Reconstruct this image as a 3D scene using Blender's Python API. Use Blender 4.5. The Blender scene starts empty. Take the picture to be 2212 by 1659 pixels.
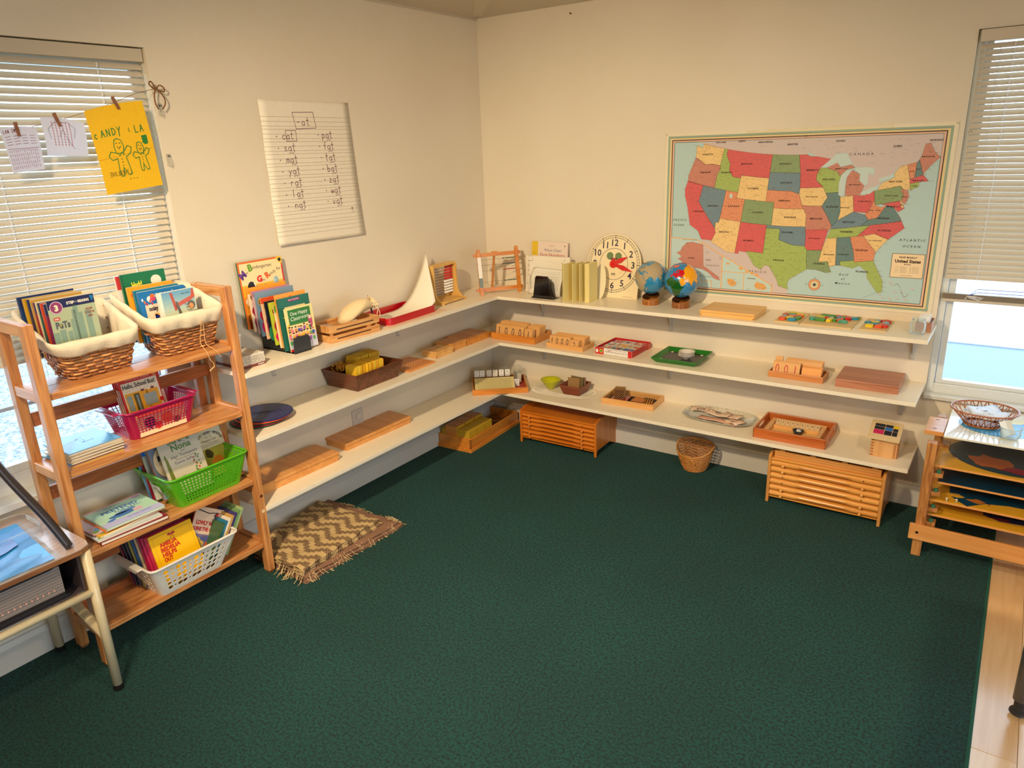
import bpy, bmesh, math, random
from mathutils import Vector, Matrix, Euler
from mathutils.geometry import tessellate_polygon
random.seed(7)
PI = math.pi
scene = bpy.context.scene
COL = scene.collection

# ---------------------------------------------------------------- camera
cam_data = bpy.data.cameras.new('camera')
cam = bpy.data.objects.new('camera', cam_data)
COL.objects.link(cam)
cam_data.sensor_fit = 'HORIZONTAL'
cam_data.sensor_width = 36.0
cam_data.lens = 36.0 * 1565.39 / 2212.0
cam_data.clip_start = 0.05
_yaw, _pitch, _roll = 0.61689, -0.31690, -0.03696
_f = Vector((-math.sin(_yaw) * math.cos(_pitch), math.cos(_yaw) * math.cos(_pitch), math.sin(_pitch)))
_r = Vector((math.cos(_yaw), math.sin(_yaw), 0))
_u = _r.cross(_f)
_r2 = _r * math.cos(_roll) + _u * math.sin(_roll)
_u2 = -_r * math.sin(_roll) + _u * math.cos(_roll)
_m = Matrix((_r2, _u2, -_f)).transposed().to_4x4()
_m.translation = Vector((2.7773, -3.6951, 1.7335))
cam.matrix_world = _m
scene.camera = cam

# ---------------------------------------------------------------- view, world, lights
vs = scene.view_settings
vs.view_transform = 'Standard'
vs.look = 'None'
vs.gamma = 1.0
vs.exposure = 0.06
vs.use_curve_mapping = False
scene.cycles.use_denoising = True
scene.cycles.max_bounces = 8
scene.cycles.diffuse_bounces = 4
scene.cycles.transparent_max_bounces = 12
scene.cycles.caustics_reflective = False
scene.cycles.caustics_refractive = False
scene.cycles.sample_clamp_indirect = 6.0

world = bpy.data.worlds.new('daylight')
scene.world = world
world.use_nodes = True
wn = world.node_tree
wn.nodes.clear()
w_out = wn.nodes.new('ShaderNodeOutputWorld')
w_bg = wn.nodes.new('ShaderNodeBackground')
w_bg.inputs['Color'].default_value = (0.66, 0.83, 1.0, 1)
w_bg.inputs['Strength'].default_value = 4.0
wn.links.new(w_bg.outputs[0], w_out.inputs[0])

def lamp(loc, power, size, color, spot=None):  # added fill light, not a known fixture of the room
    l = bpy.data.lights.new('fill_light', 'AREA')
    l.shape = 'DISK'
    l.size = size
    l.energy = power
    l.color = color
    o = bpy.data.objects.new('fill_light', l)
    o.location = loc
    COL.objects.link(o)
    return o
WARM = (1.0, 0.79, 0.53)
def spot(loc, aim, power, deg, blend, r):
    l = bpy.data.lights.new('downlight', 'SPOT')
    l.energy = power; l.color = WARM; l.spot_size = math.radians(deg); l.spot_blend = blend; l.shadow_soft_size = r
    o = bpy.data.objects.new('downlight', l)
    o.location = loc
    o.rotation_euler = (Vector(aim) - Vector(loc)).to_track_quat('-Z', 'Y').to_euler()
    COL.objects.link(o)
spot((1.40, -3.55, 2.50), (0.78, -0.55, 0.18), 350, 90, 1.0, 0.07)
lamp((3.5, -2.6, 2.62), 30, 0.22, WARM)  # unseen warm fill added on the right
lamp((2.2, -4.6, 2.62), 58, 0.25, WARM)  # unseen warm fill added to lift the left wall and top corner

# ---------------------------------------------------------------- helpers
def lin(c):
    if isinstance(c, str):
        c = tuple(int(c[i:i + 2], 16) for i in (0, 2, 4))
    out = []
    for v in c[:3]:
        v = v / 255.0
        out.append(v / 12.92 if v <= 0.04045 else ((v + 0.055) / 1.055) ** 2.4)
    return (out[0], out[1], out[2], 1.0)

_mats = {}
def new_mat(name):
    m = bpy.data.materials.new(name)
    m.use_nodes = True
    nt = m.node_tree
    return m, nt, nt.nodes['Principled BSDF']

def solid(c, rough=0.5, metal=0.0, coat=0.0, bump=0.0, bscale=80.0):
    k = ('s', c, rough, metal, coat, bump, bscale)
    if k in _mats: return _mats[k]
    m, nt, b = new_mat('finish')
    n = nt.nodes.new('ShaderNodeTexNoise')
    n.inputs['Scale'].default_value = bscale
    tc = nt.nodes.new('ShaderNodeTexCoord')
    nt.links.new(tc.outputs['Object'], n.inputs['Vector'])
    mx = nt.nodes.new('ShaderNodeMix'); mx.data_type = 'RGBA'; mx.blend_type = 'MULTIPLY'
    mx.inputs[0].default_value = 0.10
    mx.inputs[6].default_value = lin(c)
    nt.links.new(n.outputs['Fac'], mx.inputs[7])
    nt.links.new(mx.outputs[2], b.inputs['Base Color'])
    b.inputs['Roughness'].default_value = rough
    b.inputs['Metallic'].default_value = metal
    b.inputs['Coat Weight'].default_value = coat
    if bump:
        bp = nt.nodes.new('ShaderNodeBump')
        bp.inputs['Strength'].default_value = bump
        bp.inputs['Distance'].default_value = 0.002
        nt.links.new(n.outputs['Fac'], bp.inputs['Height'])
        nt.links.new(bp.outputs[0], b.inputs['Normal'])
    _mats[k] = m
    return m

def wood(c1, c2, axis='x', rough=0.4, scale=9.0, coat=0.15, stretch=14.0):
    k = ('w', c1, c2, axis, rough, scale, coat, stretch)
    if k in _mats: return _mats[k]
    m, nt, b = new_mat('wood')
    tc = nt.nodes.new('ShaderNodeTexCoord')
    mp = nt.nodes.new('ShaderNodeMapping')
    s = {'x': (1, stretch, stretch), 'y': (stretch, 1, stretch), 'z': (stretch, stretch, 1)}[axis]
    mp.inputs['Scale'].default_value = s
    n = nt.nodes.new('ShaderNodeTexNoise')
    n.inputs['Scale'].default_value = scale * 0.35
    n.inputs['Detail'].default_value = 5
    n.inputs['Distortion'].default_value = 1.2
    cr = nt.nodes.new('ShaderNodeValToRGB')
    cr.color_ramp.elements[0].position = 0.32
    cr.color_ramp.elements[0].color = lin(c2)
    cr.color_ramp.elements[1].position = 0.62
    cr.color_ramp.elements[1].color = lin(c1)
    nt.links.new(tc.outputs['Object'], mp.inputs['Vector'])
    nt.links.new(mp.outputs[0], n.inputs['Vector'])
    nt.links.new(n.outputs['Fac'], cr.inputs[0])
    nt.links.new(cr.outputs[0], b.inputs['Base Color'])
    b.inputs['Roughness'].default_value = rough
    b.inputs['Coat Weight'].default_value = coat
    b.inputs['Coat Roughness'].default_value = 0.25
    _mats[k] = m
    return m

def glass(c=(255, 255, 255), alpha=0.12, rough=0.02):
    k = ('g', c, alpha, rough)
    if k in _mats: return _mats[k]
    m, nt, b = new_mat('clear')
    tr = nt.nodes.new('ShaderNodeBsdfTransparent')
    tr.inputs[0].default_value = lin(tuple(255 - (255 - q) * .35 for q in c))
    mx = nt.nodes.new('ShaderNodeMixShader')
    fr = nt.nodes.new('ShaderNodeLayerWeight')
    fr.inputs['Blend'].default_value = 0.12
    ad = nt.nodes.new('ShaderNodeMath'); ad.operation = 'ADD'; ad.use_clamp = True
    ad.inputs[1].default_value = alpha * .45
    nt.links.new(fr.outputs['Fresnel'], ad.inputs[0])
    b.inputs['Base Color'].default_value = lin((235, 240, 240))
    b.inputs['Roughness'].default_value = rough
    nt.links.new(ad.outputs[0], mx.inputs[0])
    nt.links.new(tr.outputs[0], mx.inputs[1])
    nt.links.new(b.outputs[0], mx.inputs[2])
    nt.links.new(mx.outputs[0], nt.nodes['Material Output'].inputs[0])
    _mats[k] = m
    return m

def ink(rough=0.45):
    k = ('ink', rough)
    if k in _mats: return _mats[k]
    m, nt, b = new_mat('print')
    a = nt.nodes.new('ShaderNodeAttribute'); a.attribute_name = 'Col'
    nt.links.new(a.outputs['Color'], b.inputs['Base Color'])
    b.inputs['Roughness'].default_value = rough
    _mats[k] = m
    return m

class MB:
    """collects geometry; one build() call = one mesh object"""
    def __init__(s):
        s.v = []; s.f = []; s.c = []; s.col = None; s.x = None
    def add(s, vs_, fs):
        o = len(s.v)
        if s.x is not None: vs_ = [s.x @ Vector(p) for p in vs_]
        s.v += [tuple(p) for p in vs_]
        for f in fs:
            s.f.append(tuple(i + o for i in f)); s.c.append(s.col)
        return s
    def box(s, x0, x1, y0, y1, z0, z1):
        return s.add([(x0,y0,z0),(x1,y0,z0),(x1,y1,z0),(x0,y1,z0),(x0,y0,z1),(x1,y0,z1),(x1,y1,z1),(x0,y1,z1)],
                     [(0,3,2,1),(4,5,6,7),(0,1,5,4),(1,2,6,5),(2,3,7,6),(3,0,4,7)])
    def frustum(s, b, t):
        """b, t: 4 bottom and 4 top corners, counter-clockwise"""
        return s.add(list(b) + list(t), [(0,3,2,1),(4,5,6,7),(0,1,5,4),(1,2,6,5),(2,3,7,6),(3,0,4,7)])
    def bar(s, p, q, w, h, up=(0, 0, 1)):
        p, q = Vector(p), Vector(q); d = (q - p).normalized(); up = Vector(up)
        if abs(d.dot(up)) > 0.98: up = Vector((1, 0, 0))
        a = d.cross(up).normalized() * w / 2; b = a.cross(d).normalized() * h / 2
        return s.add([p-a-b,p+a-b,p+a+b,p-a+b,q-a-b,q+a-b,q+a+b,q-a+b],
                     [(0,1,2,3),(7,6,5,4),(0,4,5,1),(1,5,6,2),(2,6,7,3),(3,7,4,0)])
    def tube(s, pts, r, n=8, closed=False, cap=True, flat=1.0):
        pts = [Vector(p) for p in pts]; N = len(pts); vs_ = []; fs = []
        prev = None
        for i, p in enumerate(pts):
            if closed: d = pts[(i + 1) % N] - pts[i - 1]
            else: d = pts[min(i + 1, N - 1)] - pts[max(i - 1, 0)]
            if d.length < 1e-9: d = Vector((0, 0, 1))
            d.normalize()
            if prev is None:
                a = d.orthogonal().normalized() if abs(d.z) > .9 else d.cross(Vector((0, 0, 1))).normalized()
            else:
                a = (prev - d * prev.dot(d))
                a = a.normalized() if a.length > 1e-6 else d.orthogonal().normalized()
            prev = a; b = d.cross(a)
            rr = r[i] if isinstance(r, (list, tuple)) else r
            for k in range(n):
                t = 2 * PI * k / n
                vs_.append(p + a * math.cos(t) * rr + b * math.sin(t) * rr * flat)
        M = N if closed else N - 1
        for i in range(M):
            j = (i + 1) % N
            for k in range(n):
                l = (k + 1) % n
                fs.append((i*n+k, i*n+l, j*n+l, j*n+k))
        if cap and not closed:
            fs.append(tuple(range(n - 1, -1, -1))); fs.append(tuple((N-1)*n + k for k in range(n)))
        return s.add(vs_, fs)
    def lathe(s, prof, n=24, c=(0, 0, 0), sx=1.0, sy=1.0):
        vs_ = []; fs = []
        for r, z in prof:
            for k in range(n):
                t = 2 * PI * k / n
                vs_.append((c[0] + r*math.cos(t)*sx, c[1] + r*math.sin(t)*sy, c[2] + z))
        for i in range(len(prof) - 1):
            for k in range(n):
                l = (k + 1) % n
                fs.append((i*n+k, i*n+l, (i+1)*n+l, (i+1)*n+k))
        if prof[0][0] > 1e-6 and prof[0] != prof[-1]: fs.append(tuple(range(n - 1, -1, -1)))
        if prof[-1][0] > 1e-6 and prof[0] != prof[-1]: fs.append(tuple((len(prof)-1)*n + k for k in range(n)))
        return s.add(vs_, fs)
    def cyl(s, c, r, z0, z1, n=20):
        return s.lathe([(r, z0), (r, z1)], n, c)
    def prism(s, poly, a, b, ax='z'):
        """extrude 2-D polygon between a and b along ax; 2-D coords are the other two axes in order"""
        n = len(poly)
        def P(p, h):
            return {'z': (p[0], p[1], h), 'y': (p[0], h, p[1]), 'x': (h, p[0], p[1])}[ax]
        vs_ = [P(p, a) for p in poly] + [P(p, b) for p in poly]
        tris = tessellate_polygon([[Vector((p[0], p[1], 0)) for p in poly]])
        fs = [tuple(t) for t in tris] + [tuple(i + n for i in reversed(t)) for t in tris]
        fs += [(i, (i+1) % n, (i+1) % n + n, i + n) for i in range(n)]
        return s.add(vs_, fs)
    def grid(s, rows, closed=False):
        n = len(rows[0]); vs_ = [p for r in rows for p in r]; fs = []
        for i in range(len(rows) - 1):
            for k in range(n if closed else n - 1):
                l = (k + 1) % n
                fs.append((i*n+k, i*n+l, (i+1)*n+l, (i+1)*n+k))
        return s.add(vs_, fs)
    def build(s, name, mat=None, parent=None, smooth=False, bevel=0, loc=None, solidify=0, fix=True, sub=0):
        me = bpy.data.meshes.new(name)
        me.from_pydata(s.v, [], s.f)
        if any(c is not None for c in s.c):
            ca = me.color_attributes.new('Col', 'FLOAT_COLOR', 'CORNER')
            buf = []
            for f, c in zip(s.f, s.c):
                cc = lin(c) if c is not None else (1, 1, 1, 1)
                buf.extend(list(cc) * len(f))
            ca.data.foreach_set('color', buf)
        if fix:
            bm = bmesh.new(); bm.from_mesh(me)
            if solidify: bmesh.ops.remove_doubles(bm, verts=bm.verts, dist=1e-5)
            bmesh.ops.recalc_face_normals(bm, faces=bm.faces)
            bm.to_mesh(me); bm.free()
        me.validate()
        if smooth:
            me.polygons.foreach_set('use_smooth', [True] * len(me.polygons))
        o = bpy.data.objects.new(name, me)
        COL.objects.link(o)
        if mat: me.materials.append(mat)
        if parent: o.parent = parent
        if loc: o.location = loc
        if solidify:
            md = o.modifiers.new('thickness', 'SOLIDIFY'); md.thickness = solidify; md.offset = 0
        if bevel:
            md = o.modifiers.new('edges', 'BEVEL'); md.width = bevel; md.segments = 2
            md.limit_method = 'ANGLE'; md.angle_limit = 0.7
        if sub:
            md = o.modifiers.new('sub', 'SUBSURF'); md.levels = sub; md.render_levels = sub
        if smooth and bevel: pass
        return o

def tag(o, label=None, cat=None, group=None, kind=None):
    if label: o['label'] = label
    if cat: o['category'] = cat
    if group: o['group'] = group
    if kind: o['kind'] = kind
    return o
def thing(name, label, cat, loc=(0, 0, 0), rz=0.0, rx=0.0, group=None):
    o = bpy.data.objects.new(name, None)
    o.empty_display_size = 0.05
    COL.objects.link(o)
    # rx leans the thing back about its own local x axis, then rz turns it
    o.rotation_mode = 'XYZ'
    o.location = loc
    o.rotation_euler = (rx, 0, rz)
    return tag(o, label, cat, group)
def struct(name, mb, mat, parent=None, **k):
    o = mb.build(name, mat, parent, **k)
    if parent is None: o['kind'] = 'structure'
    return o
def clone(o, parent=None):
    c = o.copy(); COL.objects.link(c)
    if parent: c.parent = parent
    for ch in list(o.children):
        clone(ch, c)
    return c

# text and strokes as flat print -------------------------------------------
_tcache = {}
def text_geo(s, bold=0.0):
    k = (s, bold)
    if k in _tcache: return _tcache[k]
    cu = bpy.data.curves.new('type', 'FONT'); cu.body = s; cu.resolution_u = 2; cu.fill_mode = 'FRONT'
    cu.offset = bold
    ob = bpy.data.objects.new('type', cu)
    me = ob.to_mesh()
    v = [(p.co.x, p.co.y) for p in me.vertices]; f = [tuple(p.vertices) for p in me.polygons]
    ob.to_mesh_clear()
    bpy.data.objects.remove(ob); bpy.data.curves.remove(cu)
    _tcache[k] = (v, f)
    return v, f

SF = {  # hand-drawn stroke letters, unit cap height
 'a': [[(.42,.45),(.3,.52),(.12,.46),(.03,.25),(.1,.05),(.25,0),(.4,.12),(.43,.3)],[(.44,.5),(.43,.2),(.48,0)]],
 'b': [[(.05,1),(.04,0)],[(.04,.3),(.2,.5),(.38,.42),(.42,.2),(.3,.02),(.12,0),(.04,.12)]],
 'c': [[(.42,.42),(.28,.52),(.1,.42),(.04,.2),(.15,.02),(.32,0),(.43,.1)]],
 'e': [[(.05,.27),(.42,.3),(.38,.47),(.22,.52),(.06,.4),(.05,.15),(.2,0),(.42,.1)]],
 'f': [[(.45,.92),(.32,1),(.2,.85),(.2,0)],[(.02,.5),(.4,.52)]],
 'g': [[(.42,.45),(.3,.52),(.1,.44),(.04,.22),(.18,.02),(.4,.14)],[(.43,.5),(.42,-.2),(.25,-.36),(.06,-.28)]],
 'h': [[(.05,1),(.04,0)],[(.04,.3),(.2,.5),(.38,.42),(.4,0)]],
 'i': [[(.1,.5),(.1,0)],[(.1,.72),(.11,.74)]],
 'l': [[(.12,1),(.12,.04),(.16,0)]],
 'm': [[(.03,.5),(.03,0)],[(.03,.35),(.14,.52),(.24,.4),(.25,0)],[(.25,.35),(.36,.52),(.46,.4),(.48,0)]],
 'n': [[(.04,.5),(.04,0)],[(.04,.32),(.2,.52),(.38,.42),(.4,0)]],
 'o': [[(.22,.52),(.06,.42),(.03,.2),(.15,0),(.33,.02),(.42,.24),(.36,.46),(.22,.52)]],
 'p': [[(.05,.5),(.04,-.4)],[(.05,.35),(.2,.52),(.38,.44),(.42,.22),(.28,.02),(.05,.1)]],
 'r': [[(.05,.5),(.05,0)],[(.05,.3),(.16,.47),(.34,.5)]],
 's': [[(.38,.44),(.24,.52),(.08,.44),(.12,.3),(.32,.22),(.38,.08),(.22,0),(.04,.07)]],
 't': [[(.22,1),(.2,.06),(.3,0),(.38,.04)],[(.02,.62),(.42,.64)]],
 'u': [[(.04,.5),(.05,.12),(.2,0),(.38,.12)],[(.4,.5),(.41,0)]],
 'v': [[(.02,.5),(.2,0),(.4,.5)]],
 'w': [[(.02,.5),(.13,0),(.25,.4),(.37,0),(.48,.5)]],
 'y': [[(.03,.5),(.2,.08)],[(.42,.5),(.2,.02),(.02,-.4)]],
 'z': [[(.04,.5),(.4,.5),(.05,.02),(.42,0)]],
 '-': [[(.05,.4),(.4,.41)]], ':': [[(.1,.6),(.1,.57)],[(.1,.35),(.1,.32)],[(.1,.1),(.1,.07)]], '.': [[(.1,.03),(.13,.0)]],
 '%': [], 'A': [[(0,0),(.25,1),(.5,0)],[(.08,.4),(.42,.42)]], 'C': [[(.5,.85),(.3,1),(.08,.8),(.03,.4),(.18,.03),(.5,.1)]],
 'N': [[(.03,0),(.04,1),(.45,0),(.47,1)]], 'D': [[(.05,0),(.05,1),(.35,.9),(.5,.5),(.35,.1),(.05,0)]],
 'Y': [[(.02,1),(.25,.5)],[(.5,1),(.25,.5),(.15,-.3)]], 'L': [[(.05,1),(.04,0),(.45,.02)]],
 'I': [[(.25,1),(.25,0)],[(.05,1),(.45,1)],[(.05,0),(.45,0)]], 'M': [[(.02,0),(.06,1),(.25,.4),(.46,1),(.5,0)]],
 'H': [[(.05,1),(.05,0)],[(.45,1),(.45,0)],[(.05,.5),(.45,.5)]], 'O': [[(.25,1),(.05,.7),(.05,.3),(.25,0),(.45,.3),(.45,.7),(.25,1)]],
 'K': [[(.05,1),(.05,0)],[(.45,1),(.06,.45),(.47,0)]], 'E': [[(.45,1),(.05,1),(.05,0),(.45,0)],[(.05,.5),(.38,.5)]],
 'V': [[(.02,1),(.25,0),(.48,1)]], 'W': [[(.0,1),(.13,0),(.25,.7),(.37,0),(.5,1)]], 'B': [[(.05,0),(.05,1),(.38,.85),(.35,.58),(.05,.52),(.42,.4),(.4,.1),(.05,0)]],
 '1': [[(.2,.85),(.27,1),(.25,0)]], '0': [[(.25,1),(.05,.7),(.05,.3),(.25,0),(.45,.3),(.45,.7),(.25,1)]],
}
class Print(MB):
    """flat print in a local x (right) / z (up) plane, facing -y; each layer sits a hair further out"""
    def __init__(s, y=0.0, step=0.00022):
        super().__init__(); s.y = y; s.step = step
    def Y(s, L): return s.y - s.step * (L + 1)
    def poly(s, pts, c, L=0):
        s.col = c
        t = tessellate_polygon([[Vector((p[0], p[1], 0)) for p in pts]])
        s.add([(p[0], s.Y(L), p[1]) for p in pts], [tuple(i) for i in t]); return s
    def rect(s, x0, x1, z0, z1, c, L=0):
        s.col = c
        s.add([(x0, s.Y(L), z0), (x1, s.Y(L), z0), (x1, s.Y(L), z1), (x0, s.Y(L), z1)], [(0, 1, 2, 3)]); return s
    def frame(s, x0, x1, z0, z1, w, c, L=0):
        s.rect(x0, x1, z0, z0+w, c, L); s.rect(x0, x1, z1-w, z1, c, L)
        s.rect(x0, x0+w, z0+w, z1-w, c, L); s.rect(x1-w, x1, z0+w, z1-w, c, L); return s
    def disc(s, x, z, r, c, L=0, n=24, rz=None, a0=0.0, a1=2*PI):
        rz = rz or r
        s.poly([(x + r*math.cos(a0 + (a1-a0)*k/n), z + rz*math.sin(a0 + (a1-a0)*k/n)) for k in range(n if a1-a0 > 6.2 else n+1)], c, L); return s
    def ring(s, x, z, r, w, c, L=0, n=40, rz=None):
        s.col = c; k2 = (rz or r) / r
        vs_ = []
        for k in range(n):
            t = 2*PI*k/n
            for rr in (r - w/2, r + w/2): vs_.append((x + rr*math.cos(t), s.Y(L), z + rr*math.sin(t)*k2))
        s.add(vs_, [(2*k, 2*k+1, (2*k+3) % (2*n), (2*k+2) % (2*n)) for k in range(n)]); return s
    def line(s, pts, w, c, L=0):
        s.col = c
        for a, b in zip(pts, pts[1:]):
            dx, dz = b[0]-a[0], b[1]-a[1]; l = math.hypot(dx, dz) or 1e-6
            nx, nz = -dz/l*w/2, dx/l*w/2; ex, ez = dx/l*w*.3, dz/l*w*.3
            s.add([(a[0]+nx-ex, s.Y(L), a[1]+nz-ez), (a[0]-nx-ex, s.Y(L), a[1]-nz-ez),
                   (b[0]-nx+ex, s.Y(L), b[1]-nz+ez), (b[0]+nx+ex, s.Y(L), b[1]+nz+ez)], [(0, 1, 2, 3)])
        return s
    def text(s, st, x, z, h, c, L=1, w=None, al='l', rot=0.0, bold=0.0, shear=0.0):
        v, f = text_geo(st, bold)
        if not v: return s
        x0 = min(p[0] for p in v); x1 = max(p[0] for p in v)
        k = h / 0.70; kx = k if w is None else w / (x1 - x0)
        W = (x1 - x0) * kx
        ox = {'l': 0, 'c': -W/2, 'r': -W}[al]
        cr, sr = math.cos(rot), math.sin(rot)
        out = []
        for px, pz in v:
            a = (px - x0) * kx + ox + shear*pz*k; b = pz * k
            out.append((x + a*cr - b*sr, s.Y(L), z + a*sr + b*cr))
        s.col = c; s.add(out, f); return s
    def hand(s, st, x, z, h, lw, c, L=1, adv=0.62, mirror=False, wx=1.0):
        cx = x
        for ch in (reversed(st) if mirror else st):
            for stroke in SF.get(ch, []):
                pts = [(cx + ((.5 - p[0]) if mirror else p[0])*h*wx, z + p[1]*h) for p in stroke]
                s.line(pts, lw, c, L)
            cx += h * adv * wx * (0.6 if ch in ':.' else 1.0)
        return s
    def done(s, name, parent, rough=0.45, loc=None, label=None):
        o = s.build(name, ink(rough), parent, fix=False, loc=loc)
        if label: o['label'] = label
        return o

def smooth_curve(pts, n=6):
    out = []; P = [Vector(p) for p in pts]
    for i in range(len(P) - 1):
        p0 = P[max(i-1, 0)]; p1 = P[i]; p2 = P[i+1]; p3 = P[min(i+2, len(P)-1)]
        for k in range(n):
            t = k / n
            out.append(0.5*((2*p1) + (-p0+p2)*t + (2*p0-5*p1+4*p2-p3)*t*t + (-p0+3*p1-3*p2+p3)*t**3))
    out.append(P[-1]); return out
# ---------------------------------------------------------------- structure
def wall_mat():
    m, nt, b = new_mat('wall_paint')
    tc = nt.nodes.new('ShaderNodeTexCoord')
    n1 = nt.nodes.new('ShaderNodeTexNoise'); n1.inputs['Scale'].default_value = 170; n1.inputs['Detail'].default_value = 3
    n2 = nt.nodes.new('ShaderNodeTexNoise'); n2.inputs['Scale'].default_value = 1.3; n2.inputs['Detail'].default_value = 4
    cr = nt.nodes.new('ShaderNodeValToRGB')
    cr.color_ramp.elements[0].position = 0.3; cr.color_ramp.elements[0].color = lin((222, 209, 185))
    cr.color_ramp.elements[1].position = 0.7; cr.color_ramp.elements[1].color = lin((229, 218, 196))
    # small scuffs and nail specks
    vo = nt.nodes.new('ShaderNodeTexVoronoi'); vo.inputs['Scale'].default_value = 5.0
    lt = nt.nodes.new('ShaderNodeMath'); lt.operation = 'LESS_THAN'; lt.inputs[1].default_value = 0.013
    mx = nt.nodes.new('ShaderNodeMix'); mx.data_type = 'RGBA'; mx.inputs[7].default_value = lin((120, 100, 80))
    for t in (n1, n2, vo): nt.links.new(tc.outputs['Object'], t.inputs['Vector'])
    nt.links.new(n2.outputs['Fac'], cr.inputs[0]); nt.links.new(vo.outputs['Distance'], lt.inputs[0])
    nt.links.new(lt.outputs[0], mx.inputs[0]); nt.links.new(cr.outputs[0], mx.inputs[6])
    nt.links.new(mx.outputs[2], b.inputs['Base Color'])
    bp = nt.nodes.new('ShaderNodeBump'); bp.inputs['Strength'].default_value = 0.35; bp.inputs['Distance'].default_value = 0.0022
    nt.links.new(n1.outputs['Fac'], bp.inputs['Height']); nt.links.new(bp.outputs[0], b.inputs['Normal'])
    b.inputs['Roughness'].default_value = 0.55
    return m
WALL = wall_mat()
TRIM = solid((214, 208, 196), 0.45)

def carpet_mat():
    m, nt, b = new_mat('carpet')
    tc = nt.nodes.new('ShaderNodeTexCoord')
    n1 = nt.nodes.new('ShaderNodeTexNoise'); n1.inputs['Scale'].default_value = 105; n1.inputs['Detail'].default_value = 5; n1.inputs['Roughness'].default_value = 0.75
    n2 = nt.nodes.new('ShaderNodeTexNoise'); n2.inputs['Scale'].default_value = 2.2; n2.inputs['Detail'].default_value = 3
    c1 = nt.nodes.new('ShaderNodeValToRGB')
    c1.color_ramp.elements[0].position = 0.43; c1.color_ramp.elements[0].color = lin((0, 20, 18))
    c1.color_ramp.elements[1].position = 0.55; c1.color_ramp.elements[1].color = lin((16, 94, 90))
    c2 = nt.nodes.new('ShaderNodeValToRGB')
    c2.color_ramp.elements[0].position = 0.35; c2.color_ramp.elements[0].color = (0.75, 0.75, 0.75, 1)
    c2.color_ramp.elements[1].position = 0.65; c2.color_ramp.elements[1].color = (1, 1, 1, 1)
    mx = nt.nodes.new('ShaderNodeMix'); mx.data_type = 'RGBA'; mx.blend_type = 'MULTIPLY'; mx.inputs[0].default_value = 1
    nt.links.new(tc.outputs['Object'], n1.inputs['Vector']); nt.links.new(tc.outputs['Object'], n2.inputs['Vector'])
    nt.links.new(n1.outputs['Fac'], c1.inputs[0]); nt.links.new(n2.outputs['Fac'], c2.inputs[0])
    nt.links.new(c1.outputs[0], mx.inputs[6]); nt.links.new(c2.outputs[0], mx.inputs[7])
    nt.links.new(mx.outputs[2], b.inputs['Base Color'])
    bp = nt.nodes.new('ShaderNodeBump'); bp.inputs['Strength'].default_value = 1.0; bp.inputs['Distance'].default_value = 0.03
    nt.links.new(n1.outputs['Fac'], bp.inputs['Height']); nt.links.new(bp.outputs[0], b.inputs['Normal'])
    b.inputs['Roughness'].default_value = 0.95
    b.inputs['Sheen Weight'].default_value = 0.25
    b.inputs['Sheen Tint'].default_value = lin((90, 170, 150))
    return m

RX1, RY1 = 4.9, -6.4   # far corner of the room, behind the camera
WL_Y1, WL_Y0 = -2.05, -3.35      # left window: y range
WL_Z0, WL_Z1 = 0.61, 2.128
WR_X0, WR_X1 = 2.508, 3.75       # right window: x range
WR_Z0, WR_Z1 = 0.575, 2.112
T = 0.09
HW = 2.455
# left wall with window opening
w = MB()
w.box(-T, 0, WL_Y1, T, -0.02, HW); w.box(-T, 0, RY1, WL_Y0, -0.02, HW)
w.box(-T, 0, WL_Y0, WL_Y1, -0.02, WL_Z0); w.box(-T, 0, WL_Y0, WL_Y1, WL_Z1, HW)
struct('wall_left', w, WALL)
w = MB()
w.box(0, WR_X0, 0, T, -0.02, HW); w.box(WR_X1, RX1, 0, T, -0.02, HW)
w.box(WR_X0, WR_X1, 0, T, -0.02, WR_Z0); w.box(WR_X0, WR_X1, 0, T, WR_Z1, HW)
struct('wall_back', w, WALL)
w = MB(); w.box(RX1, RX1 + T, RY1, -4.6, -.02, HW); w.box(RX1, RX1 + T, -1.6, T, -.02, HW); w.box(RX1, RX1 + T, -4.6, -1.6, -.02, .05); w.box(RX1, RX1 + T, -4.6, -1.6, 2.12, HW)  # wide opening added here, out of view, to let daylight onto the carpet
struct('wall_right', w, WALL)
struct('wall_front', MB().box(-T, RX1 + T, RY1 - T, RY1, -0.02, HW), WALL)
# hipped ceiling rising from the wall tops, with a hip rafter in the corner
CEIL = solid((205, 192, 170), 0.7, bump=0.2, bscale=120)
w = MB()
ap1 = (2.45, -2.45, 3.15); ap2 = (2.45, RY1 + 2.45, 3.15)
c00 = (-T, T, HW - .03); c10 = (RX1 + T, T, HW - .03); c01 = (-T, RY1 - T, HW - .03); c11 = (RX1 + T, RY1 - T, HW - .03)
w.add([c00, c10, ap1], [(0, 1, 2)]); w.add([c00, ap1, ap2, c01], [(0, 1, 2, 3)])
w.add([c10, c11, ap2, ap1], [(0, 1, 2, 3)]); w.add([c01, c11, ap2], [(0, 1, 2)])
ceil = struct('ceiling', w, CEIL, solidify=0.03)
MB().bar((0.03, -0.03, 2.475), (2.45, -2.45, 3.12), 0.09, 0.07).build('rafter', solid((214, 202, 178), 0.6), ceil, bevel=0.004)
MB().bar((0.0, 0.0, 2.44), (0.0, RY1, 2.44), 0.006, 0.03).build('cornice_strip', CEIL, ceil)
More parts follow.
